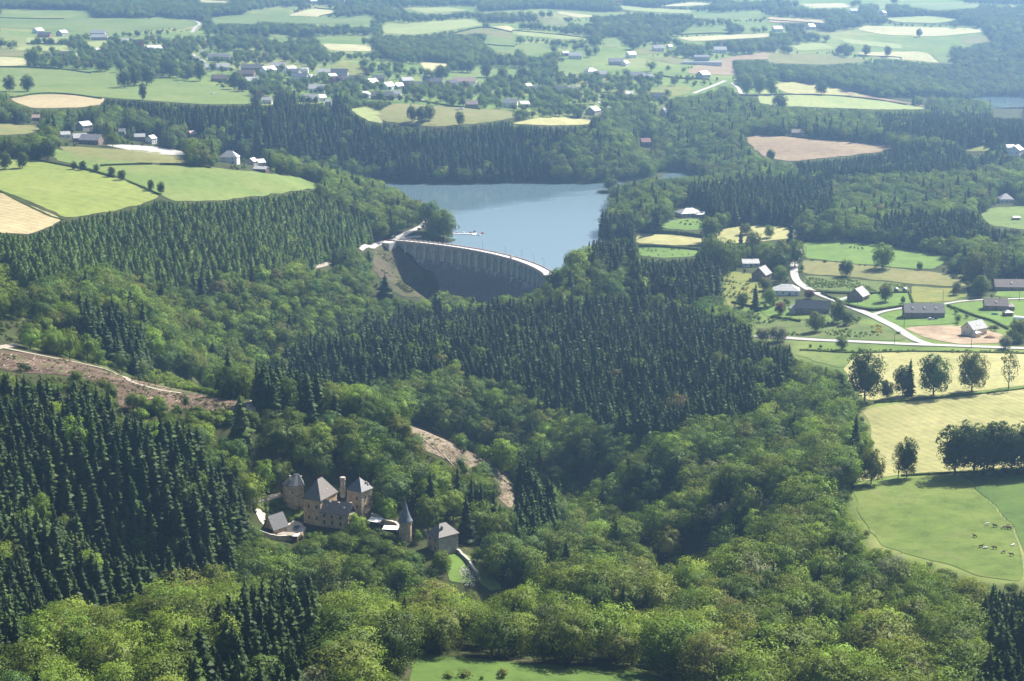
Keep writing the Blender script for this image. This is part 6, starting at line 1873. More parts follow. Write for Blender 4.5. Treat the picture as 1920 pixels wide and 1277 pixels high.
BW, BH = 1024, 681
SC = BW / 1920.0
buf = np.full((BH, BW), -1, np.int32)
_qx, _qy = np.meshgrid(np.arange(0, BW, 4), np.arange(0, BH, 4))
_tD = hit((_qx.ravel() + 2) / SC, (_qy.ravel() + 2) / SC, LAKE)[:, 1].reshape(_qx.shape)
_tD = np.repeat(np.repeat(_tD, 4, 0), 4, 1)[:BH, :BW]
ALL = TREES + SOLO_T
order = sorted(range(len(ALL)), key=lambda i: -ALL[i]['y'])
for i in order:
    t = ALL[i]
    s = FP / t['y'] * SC
    X, Y = project(t['x'], t['y'], t['z'])
    X, Y = X * SC, Y * SC
    hh = t['h'] * s * 0.96
    ww = max(1.0, t['h'] * t['w'] * s * {'spruce_tree': 0.28, 'larch_tree': 0.38, 'shrub': 1.1, 'broadleaf_tree': 0.74}[t['kind']])
    for k, fr in ((0, 1.0), (1, 0.95), (2, 0.6)) if t['kind'] != 'spruce_tree' else ((0, 1.0), (1, 0.62), (2, 0.3)):
        x0, x1 = int(X - ww * fr / 2), int(X + ww * fr / 2) + 1
        y1, y0 = int(Y - hh * k / 3), int(Y - hh * (k + 1) / 3)
        x0, x1, y0, y1 = max(x0, 0), min(x1, BW), max(y0, 0), min(y1 + 1, BH)
        if x1 <= x0 or y1 <= y0: continue
        sub = buf[y0:y1, x0:x1]
        sub[_tD[y0:y1, x0:x1] > t['y'] - 14] = i
cnt = np.bincount(buf[buf >= 0], minlength=len(ALL))
for i, t in enumerate(ALL): t['vis'] = cnt[i]

def place(t, label, group):
    kind = t['kind']
    pr = PROTO['sparse_tree' if t.get('sparse') else ('field_tree' if kind == 'broadleaf_tree' and 'label' in t else kind)]
    v = t.get('var', random.randrange(len(pr)))
    cm, tm = pr[v]
    e = thing(kind, (t['x'], t['y'], t['z']), random.uniform(0, 2 * pi), label, 'shrub' if kind == 'shrub' else 'tree', group)
    e.scale = crown_scale(kind, t['h'], t['w'])
    c = link(bpy.data.objects.new('crown', cm)); c.parent = e
    c['tint'] = [float(q) for q in t['tint']]
    k = link(bpy.data.objects.new('trunk', tm)); k.parent = e
    return c, k

N_IND = {'broadleaf_tree': 300, 'spruce_tree': 300, 'larch_tree': 300, 'shrub': 300}
for t in SOLO_T: place(t, t['label'], None)
REST = {}
SRC = {}
for kind, n in N_IND.items():
    n -= sum(1 for t in SOLO_T if t['kind'] == kind)
    T = [t for t in TREES if t['kind'] == kind]
    T.sort(key=lambda t: -t['vis'])
    top = [t for t in T[:n] if t['vis'] >= 3]
    ids = set(map(id, top))
    for q, t in enumerate(top):
        if q < len(PROTO[kind]): t['var'] = q
        lab, grp = region_of(t)
        c, k = place(t, lab, grp)
        if q < len(PROTO[kind]): SRC.setdefault(kind, []).append((c, k))
    REST[kind] = [t for t in T if id(t) not in ids]

def planted(name, rows, src):
    """the uncounted rest of the wood: points that carry size, turn and colour, each given one of the tree shapes"""
    me = bpy.data.meshes.new(name)
    n = len(rows)
    me.vertices.add(n)
    me.vertices.foreach_set('co', np.array([(t['x'], t['y'], t['z']) for t in rows], np.float32).ravel())
    def attr(nm, ty, key, data):
        a = me.attributes.new(nm, ty, 'POINT')
        a.data.foreach_set(key, np.asarray(data, np.float32 if ty != 'INT' else np.int32).ravel())
    attr('scl', 'FLOAT_VECTOR', 'vector', [crown_scale(t['kind'], t['h'], t['w']) for t in rows])
    attr('rot', 'FLOAT_VECTOR', 'vector', [(0, 0, random.uniform(0, 6.283)) for t in rows])
    attr('tint', 'FLOAT_COLOR', 'color', [(*t['tint'], 1) for t in rows])
    attr('pick', 'INT', 'value', [random.randrange(len(src)) for t in rows])
    o = link(bpy.data.objects.new(name, me))
    ng = bpy.data.node_groups.new(name, 'GeometryNodeTree')
    ng.interface.new_socket('Geometry', in_out='INPUT', socket_type='NodeSocketGeometry')
    ng.interface.new_socket('Geometry', in_out='OUTPUT', socket_type='NodeSocketGeometry')
    N, L = ng.nodes, ng.links
    gi, go = N.new('NodeGroupInput'), N.new('NodeGroupOutput')
    iop = N.new('GeometryNodeInstanceOnPoints')
    L.new(gi.outputs[0], iop.inputs['Points'])
    jn = N.new('GeometryNodeJoinGeometry')
    for c, k in reversed(src):
        both = N.new('GeometryNodeJoinGeometry')
        for ob in (c, k):
            oi = N.new('GeometryNodeObjectInfo')
            oi.inputs['Object'].default_value = ob
            oi.transform_space = 'ORIGINAL'
            L.new(oi.outputs['Geometry'], both.inputs[0])
        g2 = N.new('GeometryNodeGeometryToInstance')
        L.new(both.outputs[0], g2.inputs[0])
        L.new(g2.outputs[0], jn.inputs[0])
    L.new(jn.outputs[0], iop.inputs['Instance'])
    iop.inputs['Pick Instance'].default_value = True
    def named(nm, ty):
        a = N.new('GeometryNodeInputNamedAttribute'); a.data_type = ty
        a.inputs['Name'].default_value = nm
        return a.outputs['Attribute']
    L.new(named('pick', 'INT'), iop.inputs['Instance Index'])
    L.new(named('scl', 'FLOAT_VECTOR'), iop.inputs['Scale'])
    e2r = N.new('FunctionNodeEulerToRotation')
    L.new(named('rot', 'FLOAT_VECTOR'), e2r.inputs[0])
    L.new(e2r.outputs[0], iop.inputs['Rotation'])
    L.new(iop.outputs[0], go.inputs[0])
    md = o.modifiers.new('planting', 'NODES')
    md.node_group = ng
    tag(o, kind='stuff')
    return o
for kind, nm in (('broadleaf_tree', 'broadleaf_forest'), ('spruce_tree', 'spruce_forest'), ('larch_tree', 'larch_forest'), ('shrub', 'shrubbery')):
    if REST[kind]: planted(nm, REST[kind], SRC[kind])
print('trees', len(ALL), {k: len(v) for k, v in REST.items()})
# ------------------------------------------------------------------ hedges, poles, animals, vehicles, boats, bridge, logs
def hedge(pts, h, w, label, hue='dark', group=None):
    L = ground_line(pts, 2.0)
    o = Vector((L[0].x, L[0].y, float(height(L[0].x, L[0].y))))
    rs = np.random.default_rng(len(label) * 7 + len(pts))
    seg = [(a, b) for a, b in zip(L[:-1], L[1:])]
    length = sum((b - a).length for a, b in seg)
    n = int(min(2600, length * (h + w) * 7))
    pp, nn = [], []
    for k in range(n):
        a, b = seg[rs.integers(len(seg))]
        t = rs.random()
        p = a.lerp(b, t)
        d = (b - a).normalized(); nr = Vector((-d.y, d.x, 0))
        q = rs.random() * (2 * h + w)
        hh = h * rs.uniform(0.85, 1.1)
        if q < h: off, z, m = w / 2, q, nr
        elif q < 2 * h: off, z, m = -w / 2, q - h, -nr
        else: off, z, m = (rs.random() - 0.5) * w, hh, Vector((0, 0, 1))
        pp.append((p.x + nr.x * off - o.x, p.y + nr.y * off - o.y, float(height(p.x, p.y)) - o.z + z))
        nn.append(tuple(m + Vector((0, 0, 0.35))))
    cr = cards_mesh('foliage', np.array(pp), np.array(nn) + rs.normal(size=(n, 3)) * 0.25, 0.55 * rs.uniform(0.7, 1.4, n), M['leaf'], None, None, rs)
    t = thing('hedge', o, 0, label, 'hedge', group)
    c = part('foliage', cr, t); c['tint'] = [float(v) for v in GREENS[hue]]
    mb = MB(); rr = []
    for i, p in enumerate(L):
        d = (L[min(i + 1, len(L) - 1)] - L[max(i - 1, 0)]).normalized(); nr = Vector((-d.y, d.x, 0)) * w * 0.4
        z = float(height(p.x, p.y)) - o.z
        rr.append([(p.x + nr.x - o.x, p.y + nr.y - o.y, z - 0.3), (p.x + nr.x - o.x, p.y + nr.y - o.y, z + h * 0.85), (p.x - nr.x - o.x, p.y - nr.y - o.y, z + h * 0.85), (p.x - nr.x - o.x, p.y - nr.y - o.y, z - 0.3)])
    mb.rings(rr)
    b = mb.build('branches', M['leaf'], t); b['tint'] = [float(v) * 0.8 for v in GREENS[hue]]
for pts, h, w, lab, hue in [
    ('1202,436 1240,438 1280,441 1316,446', 3.4, 2.2, 'tall clipped dark hedge between the villa lawn and the narrow pale field', 'dark'),
    ('1194,463 1240,464 1280,467 1310,470', 2.0, 1.6, 'dark hedge below the narrow pale field', 'dark'),
    ('1563,561 1585,572 1612,580 1640,583 1670,580 1692,576', 1.8, 1.3, 'curved dark hedge round the lawn of the gabled stone house', 'deep'),
    ('1540,552 1552,557 1560,561', 1.6, 1.2, 'short dark hedge at the lane bend above the gabled stone house', 'deep'),
    ('1704,548 1708,558 1712,569', 1.2, 1.0, 'low hedge on the right side of the hut garden', 'mid'),
    ('1512,547 1560,550 1600,551 1640,551 1700,549', 1.2, 1.2, 'long low hedge below the young plantation', 'dark'),
    ('1776,574 1800,583 1830,594 1862,604 1890,618', 1.5, 1.2, 'hedge running down between the bungalow lawn and the building plot', 'mid'),
    ('1446,596 1480,600 1500,604', 1.5, 1.3, 'dark hedge below the white bungalow garden', 'dark'),
    ('1372,568 1400,574 1428,580', 1.5, 1.2, 'dark garden hedge at the left edge of the hamlet', 'dark'),
    ('1500,657 1600,662 1700,660 1800,661 1925,664', 0.9, 1.6, 'rough green hedge bank along the south side of the main road', 'mid'),
    ('1640,756 1700,752 1780,745 1850,738 1925,729', 0.8, 1.4, 'grassy bank hedge under the row of field trees', 'mid'),
    ('1690,893 1760,889 1850,885 1925,882', 0.8, 1.4, 'low hedge under the dark clump above the cow pasture', 'dark'),
    ('0,293 60,300 110,309 160,319 215,334', 1.6, 2.0, 'long dark hedge along the top of the bright striped field', 'dark'),
    ('188,312 230,310 285,309', 1.6, 1.8, 'straight hedge across the left meadow, left of its gap', 'dark'),
    ('300,309 350,310 395,316', 1.6, 1.8, 'straight hedge across the left meadow, right of its gap', 'dark'),
    ('240,341 270,352 300,366', 0.9, 1.4, 'low hedge between the last tree pairs on the field boundary', 'mid'),
    ('0,358 40,380 90,404 120,413', 0.7, 2.0, 'grass bank between the tan field and the bright striped field', 'mid'),
    ('0,126 60,127 120,131 170,138', 2.0, 2.4, 'hedge at the top of the big green pasture', 'dark'),
    ('50,83 90,83 131,84', 2.0, 2.4, 'hedge between the two far green strips', 'dark'),
    ('28,184 70,177 120,177 190,186', 2.0, 2.2, 'hedge along the upper side of the far tan field', 'dark'),
    ('760,186 800,192 850,200 900,206', 1.8, 2.0, 'hedge between the village street and the village meadow', 'dark'),
    ('1440,179 1500,178 1560,180 1640,187 1700,198', 1.8, 2.0, 'hedge through the far pale meadows on the right', 'dark'),
    ('1494,259 1560,264 1640,270 1680,272', 2.0, 2.2, 'hedge along the back of the ploughed field', 'dark'),
    ('1200,137 1260,146 1330,150', 2.0, 2.0, 'far hedge in front of the institution', 'dark'),
    ('835,67 905,52 960,61', 2.2, 3.0, 'far hedge on the hill right of the village wood', 'dark'),
    ('880,80 930,86 965,88', 2.2, 3.0, 'second far hedge on the hill right of the village wood', 'dark'),
    ('600,31 640,22 590,15', 2.2, 3.0, 'hedge round the far pale field', 'dark'),
    ('1607,105 1680,108 1690,111', 2.0, 2.4, 'hedge under the two lone trees of the bright far field', 'dark'),
    ('1440,38 1540,45 1600,48', 2.2, 3.0, 'far hedge at the upper right', 'dark'),
    ('1270,66 1340,63 1370,64', 2.2, 3.0, 'far hedge along the blue-green fields near the top', 'dark'),
    ('960,58 1030,64 1110,73', 2.2, 3.0, 'far hedge under the pale strip near the top centre', 'dark'),
    ('0,34 80,36 120,36', 2.2, 3.0, 'hedge of the top left pasture', 'dark'),
]:
    hedge(pts, h, w, lab, hue)

# poles with cross-arms beside the hamlet roads
def pole(px, py, hpx, lab):
    p = at(px, py); h = hpx / px_m(p)
    t = thing('utility_pole', p, 0.4, lab, 'pole', 'wooden poles of the hamlet')
    mb = MB(); mb.tube((0, 0, -0.4), (0, 0, h), 0.17, 0.12); mb.build('mast', M['timber'], t)
    mb = MB(); mb.box((0, 0, h - 0.5), (1.5, 0.12, 0.14)); mb.build('cross_arm', M['timber'], t)
    for x in (-0.65, 0, 0.65):
        mb = MB(); mb.lathe((x, 0, h - 0.43), [(0.06, 0), (0.08, 0.12), (0.03, 0.2)], 6); mb.build('insulator', M['white'], t)
for px, py, h, lab in ((1821, 652, 34, 'tall pole on the main road in front of the new cream house'), (1695, 616, 30, 'pole at the left end of the building plot'), (1608, 574, 28, 'pole in front of the gabled stone house'), (1768, 566, 22, 'pole above the slate-roofed farmhouse by the golden meadow'), (1511, 486, 24, 'pole at the lane bend beside the brown meadow'), (1911, 566, 26, 'pole by the lane at the right frame edge'), (1677, 646, 22, 'pole left of the road fork')):
    pole(px, py, h, lab)
# street lamps on the dam
for i, f in enumerate((0.22, 0.42, 0.56, 0.68, 0.78, 0.88)):
    q = dpt(f, 6.6, -0.25)
    t = thing('street_lamp', q, _a0 + (_a1 - _a0) * f, ('first', 'second', 'third', 'fourth', 'fifth', 'sixth')[i] + ' lamp post from the left along the dam road', 'street lamp', 'lamp posts on the dam')
    mb = MB(); mb.tube((0, 0, 0), (0, 0, 7.5), 0.13, 0.09); mb.build('post', M['metal'], t)
    mb = MB(); mb.tube((0, 0, 7.4), (-1.8, 0, 7.9), 0.07); mb.build('arm', M['metal'], t)
    mb = MB(); mb.box((-2.0, 0, 7.86), (0.9, 0.3, 0.18)); mb.build('lamp_head', M['metal'], t)

# cattle and horses: one body grown over a skeleton
def beast_mesh(name, pts, edges, rad, mat):
    me = bpy.data.meshes.new(name)
    me.from_pydata(pts, edges, [])
    ob = link(bpy.data.objects.new(name, me))
    ob.modifiers.new('skin', 'SKIN'); sb = ob.modifiers.new('sub', 'SUBSURF'); sb.levels = 1; sb.render_levels = 1
    for v, r in zip(me.skin_vertices[0].data, rad): v.radius = r if isinstance(r, tuple) else (r, r)
    me.skin_vertices[0].data[2].use_root = True
    dg = bpy.context.evaluated_depsgraph_get()
    out = bpy.data.meshes.new_from_object(ob.evaluated_get(dg))
    bpy.data.objects.remove(ob)
    out.name = name
    out.materials.clear(); out.materials.append(mat)
    return out
def hide_mat(name, a, b, thr, scale=1.1):
    m, n, l = nodemat(name)
    f = noise(n, l, coords(n, l), scale, 2, 0.4)
    c = ramp(n, l, f, [(thr, a), (thr + 0.02, b)])
    surf(n, l, c, 0.85, 0.15)
    return m
def cow(mat, lying=False):
    k = 0.72 if lying else 0.0
    pts = [(0.72, 0, 1.05 - k * 0.7), (0.35, 0, 1.02 - k * 0.75), (0, 0, 0.98 - k * 0.75), (-0.45, 0, 1.02 - k * 0.75), (-0.78, 0, 1.08 - k * 0.75), (1.02, 0, 1.22 - k * 0.7), (1.24, 0, 1.3 - k * 0.7), (1.55, 0, 1.12 - k * 0.7), (-0.95, 0, 0.8 - k * 0.6)]
    rad = [(0.27, 0.33), (0.31, 0.36), (0.34, 0.38), (0.33, 0.36), (0.24, 0.28), 0.17, 0.15, 0.09, 0.035]
    ed = [(0, 1), (1, 2), (2, 3), (3, 4), (0, 5), (5, 6), (6, 7), (4, 8)]
    for i, x in ((0, 0.62), (4, -0.7)):
        for y in (-0.2, 0.2):
            b = len(pts)
            if lying:
                pts += [(x, y * 1.3, 0.24), (x + 0.35, y * 1.7, 0.1), (x + 0.05, y * 1.9, 0.07)]
            else:
                pts += [(x, y, 0.72), (x + (0.02 if x > 0 else -0.07), y, 0.4), (x, y, 0.05)]
            rad += [0.13, 0.075, 0.06]
            ed += [(i, b), (b, b + 1), (b + 1, b + 2)]
    return beast_mesh('cow_body', pts, ed, rad, mat)
HM = {'white': hide_mat('hide_white', (0.7, 0.68, 0.64), (0.75, 0.73, 0.7), 0.5), 'brown': hide_mat('hide_brown', (0.13, 0.06, 0.035), (0.16, 0.08, 0.05), 0.5),
      'brown_white': hide_mat('hide_brown_white', (0.13, 0.06, 0.035), (0.72, 0.69, 0.65), 0.5), 'black_white': hide_mat('hide_black_white', (0.02, 0.02, 0.02), (0.7, 0.69, 0.66), 0.52), 'black': hide_mat('hide_black', (0.018, 0.016, 0.016), (0.03, 0.026, 0.024), 0.5)}
CM = {}
def put_cow(px, py, col, rz, lab, lying=False, s=1.0, group='cows in the pasture', name='cow'):
    key = (col, lying)
    if key not in CM: CM[key] = cow(HM[col], lying)
    p = at(px, py)
    t = thing(name, p, rz, lab, name, group)
    t.scale = (s, s, s)
    part('body', CM[key], t)
    z = 0.6 if lying else 0.0
    for y in (-1, 1):
        mb = MB(); mb.tube((1.2, y * 0.1, 1.42 - z * 0.85), (1.16, y * 0.3, 1.44 - z * 0.85), 0.06, 0.03); mb.build('ear', HM[col], t)
    return t
for px, py, col, rz, lab, ly in ((1850, 986, 'white', 0.3, 'white cow farthest up the pasture, at the worn patch', False), (1866, 989, 'black', 2.6, 'black cow beside the farthest white cow', False), (1881, 992, 'brown_white', 0.2, 'white and brown cow at the feeding place', False), (1892, 993, 'brown', 2.9, 'dark brown cow right of the feeding place', False),
                                 (1828, 1008, 'brown', 2.2, 'brown cow grazing alone between the two bushes', False), (1839, 1027, 'brown', 0.4, 'brown cow touching the white cow in the middle of the herd', False), (1847, 1029, 'white', 0.1, 'white cow next to the brown one in the middle of the herd', True), (1865, 1030, 'brown', 3.0, 'small brown cow in the middle of the herd', False),
                                 (1881, 1038, 'brown_white', 0.3, 'white cow with brown patches in the lower row', False), (1897, 1043, 'black_white', 2.9, 'black and white cow lowest in the pasture', False), (1898, 1024, 'white', 0.6, 'white cow lying near the fence line on the right', True)):
    put_cow(px, py, col, rz, lab, ly)
for i, (px, py) in enumerate(((1578, 459), (1594, 466), (1602, 466), (1609, 468), (1617, 468))):
    put_cow(px, py, 'black', 0.2 + i * 0.5, ('black horse standing apart at the top of the bright meadow', 'leftmost of the four dark horses in the bright meadow', 'second of the four dark horses in the bright meadow', 'third of the four dark horses in the bright meadow', 'rightmost of the four dark horses in the bright meadow')[i], False, 1.3, 'horses in the bright meadow', 'horse')
for i, (px, py) in enumerate(((396, 177), (401, 177), (406, 176), (338, 158))):
    put_cow(px, py, 'white', i * 1.1, ('left white cow of the three in the village pasture', 'middle white cow of the three in the village pasture', 'right white cow of the three in the village pasture', 'lone white cow under the pasture trees')[i], False, 1.5, 'white cows in the village pasture')
p = at(1894, 990)
t = thing('feed_ring', p, 0, 'round brown feeding ring in the cow pasture', 'feeder')
for r, z in ((1.6, 0.4), (1.6, 1.1)):
    mb = MB()
    q = [(r * cos(2 * pi * k / 16), r * sin(2 * pi * k / 16), z) for k in range(17)]
    for a, b_ in zip(q[:-1], q[1:]): mb.tube(a, b_, 0.07, None, 5)
    mb.build('ring', M['timber'], t)
for k in range(8):
    mb = MB(); mb.tube((1.6 * cos(k * pi / 4), 1.6 * sin(k * pi / 4), 0), (1.6 * cos(k * pi / 4), 1.6 * sin(k * pi / 4), 1.15), 0.05, None, 5); mb.build('bar', M['timber'], t)

# cars
def car(p, rz, paint, lab, group=None, name='parked_car'):
    t = thing(name, p, rz, lab, 'car', group)
    mb = MB()
    sec = [(-2.1, 0.35, 0.72, 0.72), (-2.0, 0.3, 0.86, 0.8), (-1.2, 0.28, 0.92, 0.86), (1.0, 0.28, 0.92, 0.86), (1.8, 0.3, 0.8, 0.8), (2.15, 0.36, 0.62, 0.7)]
    mb.rings([[(x, -w, z0), (x, w, z0), (x, w, (z0 + z1) / 2), (x, w * 0.92, z1), (x, -w * 0.92, z1), (x, -w, (z0 + z1) / 2)] for x, z0, z1, w in sec])
    mb.build('body', M[paint], t)
    mb = MB(); mb.rings([[(-1.75, -0.78, 0.9), (-1.75, 0.78, 0.9), (1.05, 0.78, 0.9), (1.05, -0.78, 0.9)], [(-1.3, -0.64, 1.4), (-1.3, 0.64, 1.4), (0.25, 0.64, 1.4), (0.25, -0.64, 1.4)]]); mb.build('windows', M['glass'], t)
    mb = MB(); mb.box((-0.52, 0, 1.42), (1.6, 1.3, 0.06)); mb.build('roof', M[paint], t)
    for sx in (-1.35, 1.35):
        for sy in (-0.78, 0.78):
            mb = MB(); mb.tube((sx, sy - 0.1, 0.32), (sx, sy + 0.1, 0.32), 0.32, None, 12); w = mb.build('wheel', M['rubber'], t)
            mb = MB(); mb.tube((sx, sy - 0.11, 0.32), (sx, sy + 0.11, 0.32), 0.18, None, 8); mb.build('rim', M['metal'], w)
    for sy in (-0.55, 0.55):
        mb = MB(); mb.box((2.1, sy, 0.6), (0.12, 0.3, 0.14)); mb.build('headlight', M['white'], t)
    return t
def on(px, py, dz=0.35):
    p = at(px, py); p.z += dz; return p
car(on(556, 992, 0.3), R(70), 'car_grey', 'silver-blue car parked in the castle yard')
car(on(786, 431, 0.3), R(52), 'car_dark', 'dark car on the road just before the dam')
car(on(793, 427, 0.3), R(52), 'car_dark', 'second dark car behind the first near the dam')
car(on(803, 411, 0.3), R(60), 'car_white', 'white car at the far end of the lakeside road')
car(on(731, 453, 0.3), R(25), 'red_paint', 'red vehicle at the left end of the dam')
q = dpt(0.63, 3.0, -0.2); car(q, _a0 + (_a1 - _a0) * 0.63 + pi / 2, 'car_white', 'white car driving across the dam')
car(on(1745, 600, 0.2), R(8), 'car_white', 'white car on the terrace of the slate-roofed farmhouse')
car(on(1753, 599, 0.2), R(20), 'car_dark', 'dark car beside the white one at the slate-roofed farmhouse')
car(on(1440, 566, 0.2), R(40), 'car_dark', 'dark car in the yard of the white bungalow')
for i, px in enumerate((1507, 1517, 1530, 1545, 1568, 1580)):
    p = on(px, 257 + (px - 1507) * 0.06, 0.3)
    t = thing('caravan', p, R(-8 + 7 * i), 'white caravan, ' + ('leftmost', 'second', 'third', 'fourth', 'fifth', 'rightmost')[i] + ' along the hedge behind the ploughed field', 'caravan', 'caravans behind the ploughed field')
    mb = MB(); mb.prism([(-3.2, 0.5), (3.2, 0.5), (3.4, 1.4), (3.0, 2.8), (-3.0, 2.8), (-3.4, 1.4)], -1.15, 1.15); mb.build('body', M['white'], t)
    for x in (-1.6, 1.4):
        mb = MB(); mb.box((x, -1.16, 1.9), (1.3, 0.06, 0.7)); mb.build('window', M['glass'], t)
    for y in (-1.0, 1.0):
        mb = MB(); mb.tube((0, y - 0.1, 0.35), (0, y + 0.1, 0.35), 0.35, None, 10); mb.build('wheel', M['rubber'], t)
for px, py, rz, lab in ((857, 207, 20, 'left white van at the edge of the village meadow'), (866, 206, -10, 'right white van at the edge of the village meadow')):
    p = on(px, py, 0.3)
    t = thing('white_van', p, R(rz), lab, 'van', 'vans at the village meadow')
    mb = MB(); mb.prism([(-2.6, 0.4), (2.6, 0.4), (2.7, 1.2), (1.7, 2.3), (-2.6, 2.4)], -1.0, 1.0); mb.build('body', M['car_white'], t)
    mb = MB(); mb.add([(2.3, -0.9, 1.62), (2.3, 0.9, 1.62), (1.74, 0.9, 2.25), (1.74, -0.9, 2.25)], [(0, 1, 2, 3)]); mb.build('windscreen', M['glass'], t)
    for sx in (-1.7, 1.7):
        for sy in (-0.9, 0.9):
            mb = MB(); mb.tube((sx, sy - 0.12, 0.36), (sx, sy + 0.12, 0.36), 0.36, None, 10); mb.build('wheel', M['rubber'], t)

# jetty with pedal boats
a, b_ = at_z(849, 438.5, LAKE), at_z(893, 439.5, LAKE)
d = (b_ - a); rz = math.atan2(d.y, d.x); Lj = d.length
t = thing('jetty', a, rz, 'floating white jetty reaching out into the lake beside the dam', 'jetty')
mb = MB(); mb.box((Lj / 2, 0, 0.45), (Lj, 1.8, 0.18)); mb.build('deck', M['white'], t)
mb = MB(); mb.box((Lj - 1.5, 0, 0.46), (3.0, 9, 0.18)); mb.build('end_platform', M['white'], t)
for k in range(7):
    mb = MB(); mb.box((1.5 + k * (Lj - 3) / 6, 0, 0.1), (1.4, 1.6, 0.5)); mb.build('float', M['grey_wall'], t)
names = ['red pedal boat at the inner end of the jetty', 'white pedal boat moored halfway along the jetty', 'red pedal boat moored before the jetty end', 'white pedal boat at the jetty head', 'red pedal boat outermost at the jetty head', 'dark covered boat at the back of the jetty head']
for i, (px, py) in enumerate(((857, 436.5), (870, 436.5), (884, 436.8), (899, 441.5), (905, 437.5), (890, 435))):
    p = at_z(px, py, LAKE)
    col = ('red_paint', 'white', 'red_paint', 'white', 'red_paint', 'car_dark')[i]
    t = thing('pedal_boat', p, rz + 0.3 * i, names[i], 'boat', 'boats at the jetty')
    for y in (-0.75, 0.75):
        mb = MB(); mb.rings([[(-1.6, y - 0.3, 0.5), (-1.6, y + 0.3, 0.5), (-1.6, y + 0.2, -0.1), (-1.6, y - 0.2, -0.1)], [(1.0, y - 0.3, 0.5), (1.0, y + 0.3, 0.5), (1.0, y + 0.2, -0.1), (1.0, y - 0.2, -0.1)], [(1.9, y - 0.06, 0.6), (1.9, y + 0.06, 0.6), (1.9, y + 0.04, 0.3), (1.9, y - 0.04, 0.3)]]); mb.build('float', M[col], t)
    mb = MB(); mb.box((-0.2, 0, 0.5), (2.2, 1.2, 0.12)); mb.build('deck', M['white'], t)
    for y in (-0.4, 0.4):
        mb = MB(); mb.box((-0.3, y, 0.75), (0.6, 0.6, 0.35)).box((-0.65, y, 1.1), (0.14, 0.6, 0.6)); mb.build('seat', M[col], t)
p = at_z(846, 449, LAKE)
t = thing('moored_boat', p, R(10), 'moored boat under a teal cover in the corner by the dam', 'boat')
mb = MB(); mb.rings([[(-4, -1.2, 0.9), (-4, 1.2, 0.9), (-4, 0.8, -0.2), (-4, -0.8, -0.2)], [(1.5, -1.3, 0.9), (1.5, 1.3, 0.9), (1.5, 0.8, -0.2), (1.5, -0.8, -0.2)], [(4.2, -0.08, 1.2), (4.2, 0.08, 1.2), (4.0, 0.05, 0.2), (4.0, -0.05, 0.2)]]); mb.build('hull', M['white'], t)
mb = MB(); mb.prism([(-1.25, 0.95), (1.25, 0.95), (0, 1.9)], -3.6, 2.2); c = mb.build('cover', M['teal'], t, (0, 0, 0), -pi / 2)

# viaduct over the far reservoir
a, b_ = at_z(1854, 205, 9.0), at_z(1930, 201, 9.0)
d = b_ - a; rz = math.atan2(d.y, d.x); Lb = d.length
t = thing('viaduct', a, rz, 'long flat road bridge on thin piers across the far right reservoir', 'bridge')
mb = MB(); mb.box((Lb / 2, 0, 0.4), (Lb + 10, 8, 1.4)); mb.build('deck', M['concrete'], t)
for y in (-3.9, 3.9):
    mb = MB(); mb.box((Lb / 2, y, 1.5), (Lb + 10, 0.25, 0.9)); mb.build('parapet', M['concrete'], t)
for k in (6, 13, 27, 33, 47, 60):
    mb = MB(); mb.box((k, 0, -6), (1.6, 6, 11.6)); mb.build('pier', M['concrete'], t)

# lying logs on the felled ground
def log(px, py, rz, L, r, lab):
    p = at(px, py)
    t = thing('felled_log', (p.x, p.y, p.z + r), rz, lab, 'log', 'logs on the felled ground')
    dx, dy = cos(rz), sin(rz)
    z0, z1 = [float(height(p.x + s * L / 2 * dx, p.y + s * L / 2 * dy)) - p.z for s in (-1, 1)]
    mb = MB(); mb.tube((-L / 2, 0, z0 + 0.15), (L / 2, 0, z1 + 0.15), r, r * 0.7, 8); mb.build('trunk', M['logwood'], t)
log(838, 862, 2.4, 15, 0.35, 'long pale log lying across the upper pale clearing')
log(905, 866, 2.5, 12, 0.3, 'pale log along the right edge of the pale clearing')
log(272, 750, 1.0, 11, 0.3, 'pale log in the middle of the reddish felled strip')
log(283, 762, 1.5, 8, 0.28, 'upright-lying short log in the reddish felled strip')
log(800, 830, 2.6, 9, 0.28, 'short log in the upper part of the pale clearing')
log(43, 683, 0.2, 7, 0.4, 'short log at the left end of the reddish felled strip')
# brushwood: nobody could count it
def brushwood(poly, n, seed):
    q = P(poly); rs = np.random.default_rng(seed)
    c = rs.uniform(q.min(0), q.max(0), (n * 3, 2)); c = c[inpoly(q, c[:, 0], c[:, 1])][:n]
    w = hit(c[:, 0], c[:, 1]); o = w[0]
    mb = MB()
    for x, y, _ in w:
        z = float(height(x, y)); L = rs.uniform(0.8, 3.6); a = rs.normal() * 0.5 + (0.9 if rs.random() < 0.6 else 2.4)
        mb.tube((x - o[0] - L / 2 * cos(a), y - o[1] - L / 2 * sin(a), z - o[2] + 0.2), (x - o[0] + L / 2 * cos(a), y - o[1] + L / 2 * sin(a), z - o[2] + 0.25 + rs.uniform(0, 0.5)), rs.uniform(0.06, 0.16), 0.04, 4, int(rs.random() < 0.35))
    b = mb.build('brushwood', [M['timber'], M['logwood']], None, tuple(o)); tag(b, kind='stuff')
brushwood('-20,658 60,668 200,700 330,732 474,758 470,770 268,774 224,760 216,728 100,702 -20,688', 1700, 3)
brushwood('742,798 820,818 930,874 966,905 956,950 890,900 800,844', 900, 4)
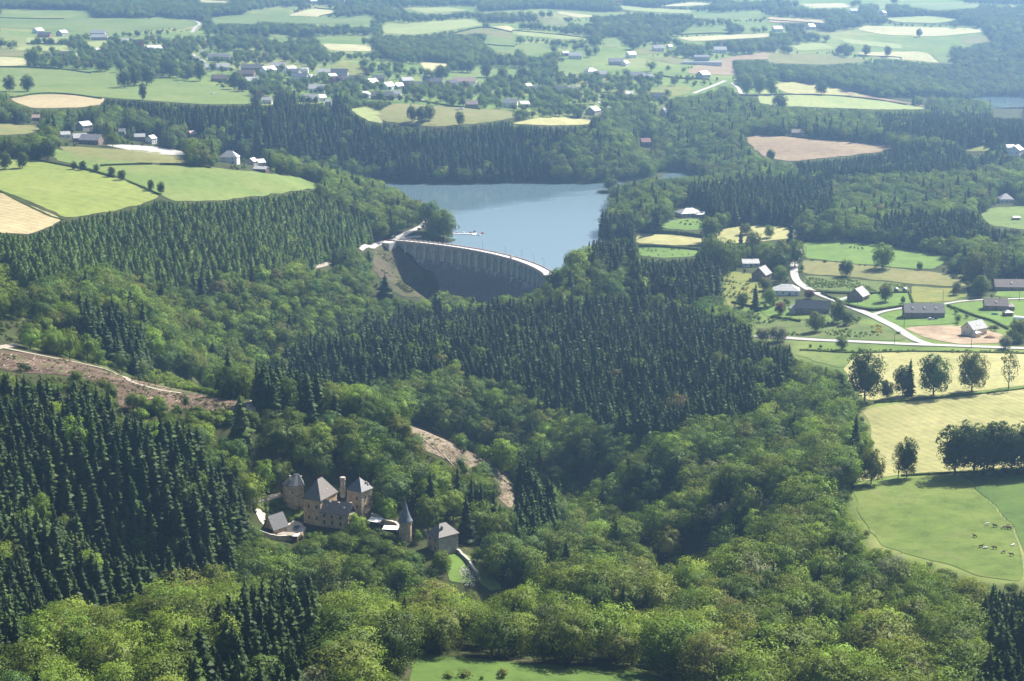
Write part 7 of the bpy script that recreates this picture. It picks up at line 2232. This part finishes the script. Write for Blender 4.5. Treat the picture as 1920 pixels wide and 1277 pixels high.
# fence posts down the middle of the cow pasture
fl = ground_line('1800,890 1828,915 1860,948 1892,984 1906,1010 1914,1040 1920,1080', 5.0)
t = thing('pasture_fence', (fl[0].x, fl[0].y, float(height(fl[0].x, fl[0].y))), 0, 'thin post and wire fence between the grazed and the greener pasture', 'fence')
o = Vector(t.location)
pm = MB(); pm.tube((0, 0, -0.3), (0, 0, 1.25), 0.07, 0.06, 5); pme = pm.mesh('post', M['timber'])
for p in fl: part('post', pme, t, (p.x - o.x, p.y - o.y, float(height(p.x, p.y)) - o.z))
for z in (0.6, 1.1):
    mb = MB()
    for a, b_ in zip(fl[:-1], fl[1:]): mb.tube((a.x - o.x, a.y - o.y, float(height(a.x, a.y)) - o.z + z), (b_.x - o.x, b_.y - o.y, float(height(b_.x, b_.y)) - o.z + z), 0.02, None, 3)
    mb.build('wire', M['metal'], t)
# spoil heaps on the building plot
for px, py, s, lab in ((1856, 634, 1.0, 'left-hand brown heap of earth on the building plot'), (1862, 616, 1.2, 'long brown heap of earth behind the new cream house')):
    p = at(px, py); rs = np.random.default_rng(int(px))
    t = thing('spoil_heap', p, 0.2, lab, 'earth heap', 'earth heaps on the building plot')
    mb = MB(); mb.rings([[(r * 4.5 * s * cos(k * pi / 7) * rs.uniform(0.85, 1.1), r * 2.6 * s * sin(k * pi / 7) * rs.uniform(0.85, 1.1), z * s) for k in range(14)] for r, z in ((1, -0.3), (0.8, 0.7), (0.5, 1.4), (0.12, 1.8))])
    mb.build('earth', M['earth'], t)
# ------------------------------------------------------------------ the summer haze in the air
hz, hn, hl = nodemat('haze')
pv = hn.new('ShaderNodeVolumePrincipled')
pv.inputs['Color'].default_value = (0.36, 0.62, 1.0, 1)
pv.inputs['Density'].default_value = 0.00013
pv.inputs['Anisotropy'].default_value = 0.72
ho = hn.new('ShaderNodeOutputMaterial')
hl.new(pv.outputs[0], ho.inputs['Volume'])
_zmin = float(ZG.min()) - 1.5
_ztop = max(HC, float(ZG.max()) + 25) + 6
b = MB(); b.box((0, 6000, (_zmin + _ztop) / 2), (15400, 12700, _ztop - _zmin))
o = b.build('haze', hz)
tag(o, kind='stuff')
